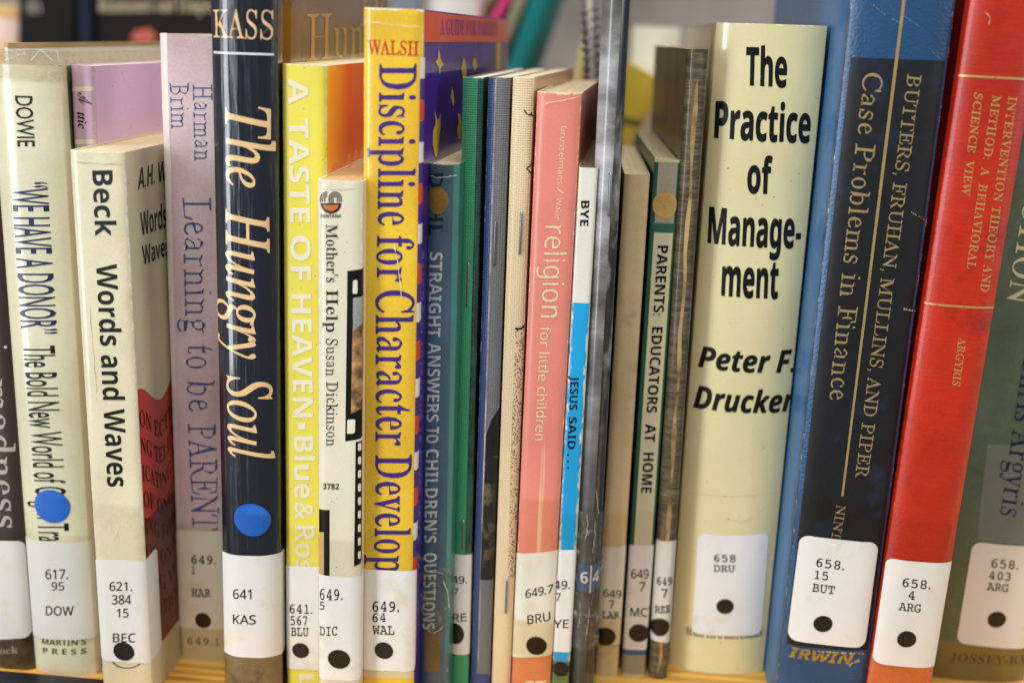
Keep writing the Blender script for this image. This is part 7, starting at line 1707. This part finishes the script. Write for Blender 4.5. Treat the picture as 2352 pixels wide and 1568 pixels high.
def flecks(b, p0, p1, n, wd, seed, pl='S'):
    """a broken scratch: small torn chips along a line"""
    r = random.Random(seed)
    polys = []
    for i in range(n):
        f = (i + r.random() * 0.6) / n
        x, y = p0[0] + (p1[0] - p0[0]) * f, p0[1] + (p1[1] - p0[1]) * f
        s = wd * (0.4 + r.random())
        dx, dy = (p1[0] - p0[0]) / n * 0.4, (p1[1] - p0[1]) / n * 0.4
        polys.append([b.tz(x - dx, y - dy + s * .3, pl), b.tz(x + dx * .6, y + dy - s * .4, pl), b.tz(x + dx, y + dy + s * .2, pl), b.tz(x + s * .2, y + s * .6, pl)])
    for pgn in polys[:1]:
        pass
    bm = bmesh.new()
    for ring in polys:
        bm.faces.new([bm.verts.new((p[0], p[1], 0)) for p in ring])
    bmesh.ops.recalc_face_normals(bm, faces=bm.faces[:])
    bmesh.ops.triangulate(bm, faces=bm.faces[:])
    return b.map2d(bm, 'scratch', scr, 0.00016, None)


flecks(b, (2006, 12), (2034, 35), 8, 2.2, 1)
flecks(b, (2048, 43), (2070, 54), 5, 2, 2)
flecks(b, (2078, 38), (2112, 62), 8, 2, 3)
flecks(b, (2135, 110), (2153, 133), 7, 2, 4)
flecks(b, (2092, 486), (2126, 506), 9, 3, 5)
flecks(b, (2074, 708), (2114, 716), 10, 5, 6)
flecks(b, (1878, 1493), (1985, 1500), 12, 5, 7)
flecks(b, (1950, 1525), (1975, 1512), 7, 7, 8)
lab = b.label((1838, 1225), (2018, 1244), (1808, 1465), (1986, 1485), WHITE, rad=0.003)
callno(b, lab, [('658.', [(1874, 1299), (1938, 1308), (1876, 1281), (1940, 1290)]), ('15', [(1870, 1327), (1901, 1331), (1872, 1310), (1903, 1313)]), ('BUT', [(1865, 1356), (1916, 1363), (1867, 1338), (1918, 1345)])], 'mono', (1890, 1431, 22, 0.96), off=0.006)
b.tape(1142, 1570, TAPE, wl=0.008, wr=0.006, slope=-0.002)

# red book
b = Book('red_book', 'bright red cloth book with gold rules and small gold capitals', -0.014,
         [(2206, 165), (1993, 1545)], [(2313, 517), (2145, 1541)], (2270, -60), 0.145, bulge=0.0022, n=3.6, group=G, hinge=0.0010, height=0.24, yaw=1)
rs = paper('red_cloth', '#bb2400', b.w, b.h, mott=0.1, rough=0.42, coat=0.2, wear='#d8563a', bump='fiber', coat_rough=0.15, amt=0.05, stain='#8e1506', stain_amt=0.15)
b.covers(rs, rs, rs, th=0.001, hard=True)
b.block(PAGE, th=0.003, over=0.003)
RG = flat('dull_gold_foil', '#d7ab66', rough=0.4, metal=0.4, fade=0.1, under='#c8220f')
for pa, pb in (((2206, 173), (2362, 183)), ((2132, 695), (2290, 707))):
    za, zb_ = b.tz(*pa)[1], b.tz(*pb)[1]
    zm = (za + zb_) / 2
    b.poly('gold_rule', [(-0.0003, zm - 0.0003), (b.w + 0.0003, zm - 0.0003), (b.w + 0.0003, zm + 0.0003), (-0.0003, zm + 0.0003)], RG, 0.0001)
b.text('title_lettering', ['INTERVENTION THEORY AND', 'METHOD:  A  BEHAVIORAL', 'SCIENCE  VIEW'], 'serif',
       [[(2317, 221), (2251, 668), (2336, 223), (2270, 671)], [(2280, 219), (2220, 617), (2299, 221), (2239, 620)], [(2239, 213), (2209, 447), (2257, 216), (2227, 450)]], RG, slim=0.35, off=0.013, space=1.06)
b.text('author_lettering', 'ARGYRIS', 'serif', [(2202, 775), (2187, 884), (2219, 777), (2204, 887)], RG, slim=0.35, off=0.013)
b.shape('orange_foot', [(1980, 1640), (2140, 1640), (2152, 1505), (2000, 1500)], paper('orange_marbled_tape', '#c9602f', mott=0.2, stain='#c02a14', stain_amt=0.6, coat=0.6), 0.00006)
lab = b.label((2037, 1277), (2176, 1290), (2003, 1516), (2136, 1530), WHITE, wl=0.0, wr=0.003, rad=0.0022)
callno(b, lab, [('658.', [(2072, 1345), (2136, 1352), (2074, 1327), (2138, 1334)]), ('4', [(2086, 1374), (2100, 1376), (2087, 1356), (2101, 1358)]), ('ARG', [(2063, 1399), (2114, 1405), (2066, 1382), (2116, 1387)])], 'mono', (2082, 1466, 22, 0.97), off=0.006)
b.tape(1197, 1800, TAPE, wl=0.003, wr=0.006, slope=0.0)

# green cloth book at the edge of the picture
Y = yfloor(2160, 1546)
b = Book('green_cloth_book', 'green book in clear film with a cream title, cut off by the picture edge', Y,
         [(2232, 517), (2066, 1535)], [(2540, 517), (2360, 1535)], (2420, -60), 0.145, bulge=0.0030, n=3.2, group=G, height=0.245)
ns = paper('green_cloth', '#4f634c', b.w, b.h, mott=0.1, rough=0.4, coat=0.5, bump='fine', col2='#60745e', stain='#48593f', stain_amt=0.3)
b.covers(ns, ns, ns, th=0.001, hard=True)
b.block(PAGE, th=0.003, over=0.003)
b.text('title_lettering', 'ACTION', 'serif', [(2362, 404), (2313, 692), (2414, 410), (2364, 700)], flat('pale_cream_ink', '#dcd3ae', coat=0.4), slim=0.3)
b.text('author_lettering', 'Chris Argyris', 'serif', [(2352, 815), (2297, 1181), (2404, 822), (2348, 1188)], flat('indigo_ink', '#23224a', coat=0.4), slim=0.35)
b.shape('worn_grey_panel', [(2243, 1240), (2400, 1250), (2420, 1020), (2268, 1020)], paper('grey_film_residue', '#707c74', mott=0.06, coat=0.5), 0.00006)  # reflection in the clear film, painted on as a grey panel
b.shape('olive_foot', [(2140, 1560), (2400, 1575), (2420, 1480), (2165, 1470)], paper('olive_foot_print', '#7b6a35', mott=0.12, coat=0.5), 0.00006)
b.text('publisher_lettering', 'JOSSEY-BASS', 'serif', [(2180, 1516), (2392, 1524), (2184, 1497), (2396, 1505)], flat('umber_ink', '#4a3a20'), slim=0.3)
lab = b.label((2234, 1243), (2398, 1253), (2196, 1475), (2360, 1487), WHITE, rad=0.003)
callno(b, lab, [('658.', [(2276, 1301), (2338, 1306), (2278, 1283), (2340, 1288)]), ('403', [(2271, 1328), (2320, 1332), (2273, 1311), (2322, 1315)]), ('ARG', [(2266, 1353), (2315, 1358), (2268, 1336), (2317, 1341)])], 'mono', (2289, 1421, 21, 0.97), off=0.006)
b.tape(1000, 1560, TAPE, wl=0.004, wr=0.004)

# wrinkles and glints in the tape, creases in the paper
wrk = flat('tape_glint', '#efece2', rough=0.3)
crs = flat('paper_crease', '#a99f80', rough=0.7)
FRONT = {}
for o_, b_ in BOOKS.items():
    FRONT[o_] = b_


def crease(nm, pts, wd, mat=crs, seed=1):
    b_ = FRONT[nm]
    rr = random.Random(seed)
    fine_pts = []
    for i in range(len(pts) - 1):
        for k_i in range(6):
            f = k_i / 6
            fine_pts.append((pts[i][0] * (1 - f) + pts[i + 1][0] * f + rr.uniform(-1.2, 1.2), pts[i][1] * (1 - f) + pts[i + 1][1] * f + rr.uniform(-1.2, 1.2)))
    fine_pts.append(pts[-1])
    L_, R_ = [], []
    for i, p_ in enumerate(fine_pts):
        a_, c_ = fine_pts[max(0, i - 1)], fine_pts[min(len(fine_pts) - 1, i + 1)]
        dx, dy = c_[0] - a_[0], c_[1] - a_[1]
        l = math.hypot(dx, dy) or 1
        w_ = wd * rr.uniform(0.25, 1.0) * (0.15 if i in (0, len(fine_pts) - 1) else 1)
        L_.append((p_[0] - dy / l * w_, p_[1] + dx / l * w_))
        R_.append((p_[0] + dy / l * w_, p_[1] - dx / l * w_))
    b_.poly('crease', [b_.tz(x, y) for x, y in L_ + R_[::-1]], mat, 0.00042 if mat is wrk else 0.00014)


crease('cream_paperback', [(236, 1196), (250, 1206), (257, 1222)], 0.8, wrk, 1)
crease('cream_paperback', [(266, 1206), (285, 1203), (300, 1208)], 0.7, wrk, 2)
crease('cream_paperback', [(258, 1236), (266, 1228), (268, 1218)], 0.8, wrk, 3)
crease('jacketed_book', [(94, 114), (84, 126), (70, 139)], 0.8, wrk, 50)
crease('jacketed_book', [(94, 114), (108, 128), (122, 139)], 0.7, wrk, 51)
crease('jacketed_book', [(128, 115), (133, 130), (137, 146)], 0.8, wrk, 52)
crease('jacketed_book', [(2, 117), (60, 114), (148, 116)], 0.6, wrk, 53)
crease('jacketed_book', [(10, 140), (40, 128), (60, 120)], 0.5, wrk, 54)
crease('cream_paperback', [(165, 372), (225, 376), (284, 378)], 0.9, crs, 4)
crease('cream_paperback', [(206, 700), (216, 820), (222, 905)], 0.6, crs, 6)
crease('wide_cream_book', [(1576, 1132), (1680, 1140), (1800, 1131)], 0.45, crs, 7)
crease('wide_cream_book', [(1660, 1190), (1705, 1200), (1745, 1178)], 0.4, crs, 8)
crease('golden_yellow_book', [(840, 48), (900, 58), (970, 62)], 0.8, wrk, 9)
crease('golden_yellow_book', [(905, 560), (913, 600), (925, 690)], 1.0, wrk, 10)
crease('black_glossy_book', [(600, 80), (612, 70), (622, 58)], 0.5, crs, 11)
crease('mauve_paperback', [(388, 260), (395, 420), (398, 600)], 0.6, wrk, 12)
crease('pink_paperback', [(1250, 238), (1290, 232), (1334, 220)], 0.9, wrk, 13)
crease('film_strip_paperback', [(734, 432), (780, 436), (826, 434)], 0.7, crs, 14)
crease('slate_blue_paperback', [(984, 404), (1015, 408), (1050, 402)], 0.7, wrk, 15)
for i_, (x0, y0, x1, y1) in enumerate(((964, 1320, 972, 1400), (985, 1310, 1020, 1316), (1018, 1330, 1030, 1400), (968, 1430, 990, 1452), (995, 1452, 1018, 1436), (975, 1360, 984, 1390))):
    crease('slate_blue_paperback', [(x0, y0), ((x0 + x1) / 2 + 3, (y0 + y1) / 2), (x1, y1)], 0.7, wrk, 20 + i_)
for i_, (x0, y0, x1, y1) in enumerate(((1350, 1180, 1346, 1240), (1366, 1190, 1360, 1270), (1334, 1380, 1330, 1440), (1352, 1390, 1344, 1470), (1366, 1120, 1372, 1180))):
    crease('grey_magazine', [(x0, y0), ((x0 + x1) / 2 + 2, (y0 + y1) / 2), (x1, y1)], 0.6, wrk, 30 + i_)
crease('red_book', [(2262, 28), (2275, 40), (2270, 58)], 2.0, flat('pink_scuff', '#d98a78', rough=0.6), 40)
crease('blue_leatherette_book', [(1812, 1180), (1804, 1300), (1790, 1460)], 2.0, flat('grey_rub', '#8d9496', rough=0.5), 41)

# bookend foot at the near corner
c0 = at(40, 1560, -0.03)
fx, fy = -0.155, yfloor(40, 1556)
pt = boxmesh('bookend_plate', fx - 0.14, fx, fy - 0.05, fy, 0.0006, 0.003, bpm, bevel=0.0012)
tag(pt, 'black enamelled metal plate lying on the shelf under the brown book', 'bookend')

font = CAPS.pop('pen')
fd = font.data
bpy.data.objects.remove(font)
bpy.data.curves.remove(fd)
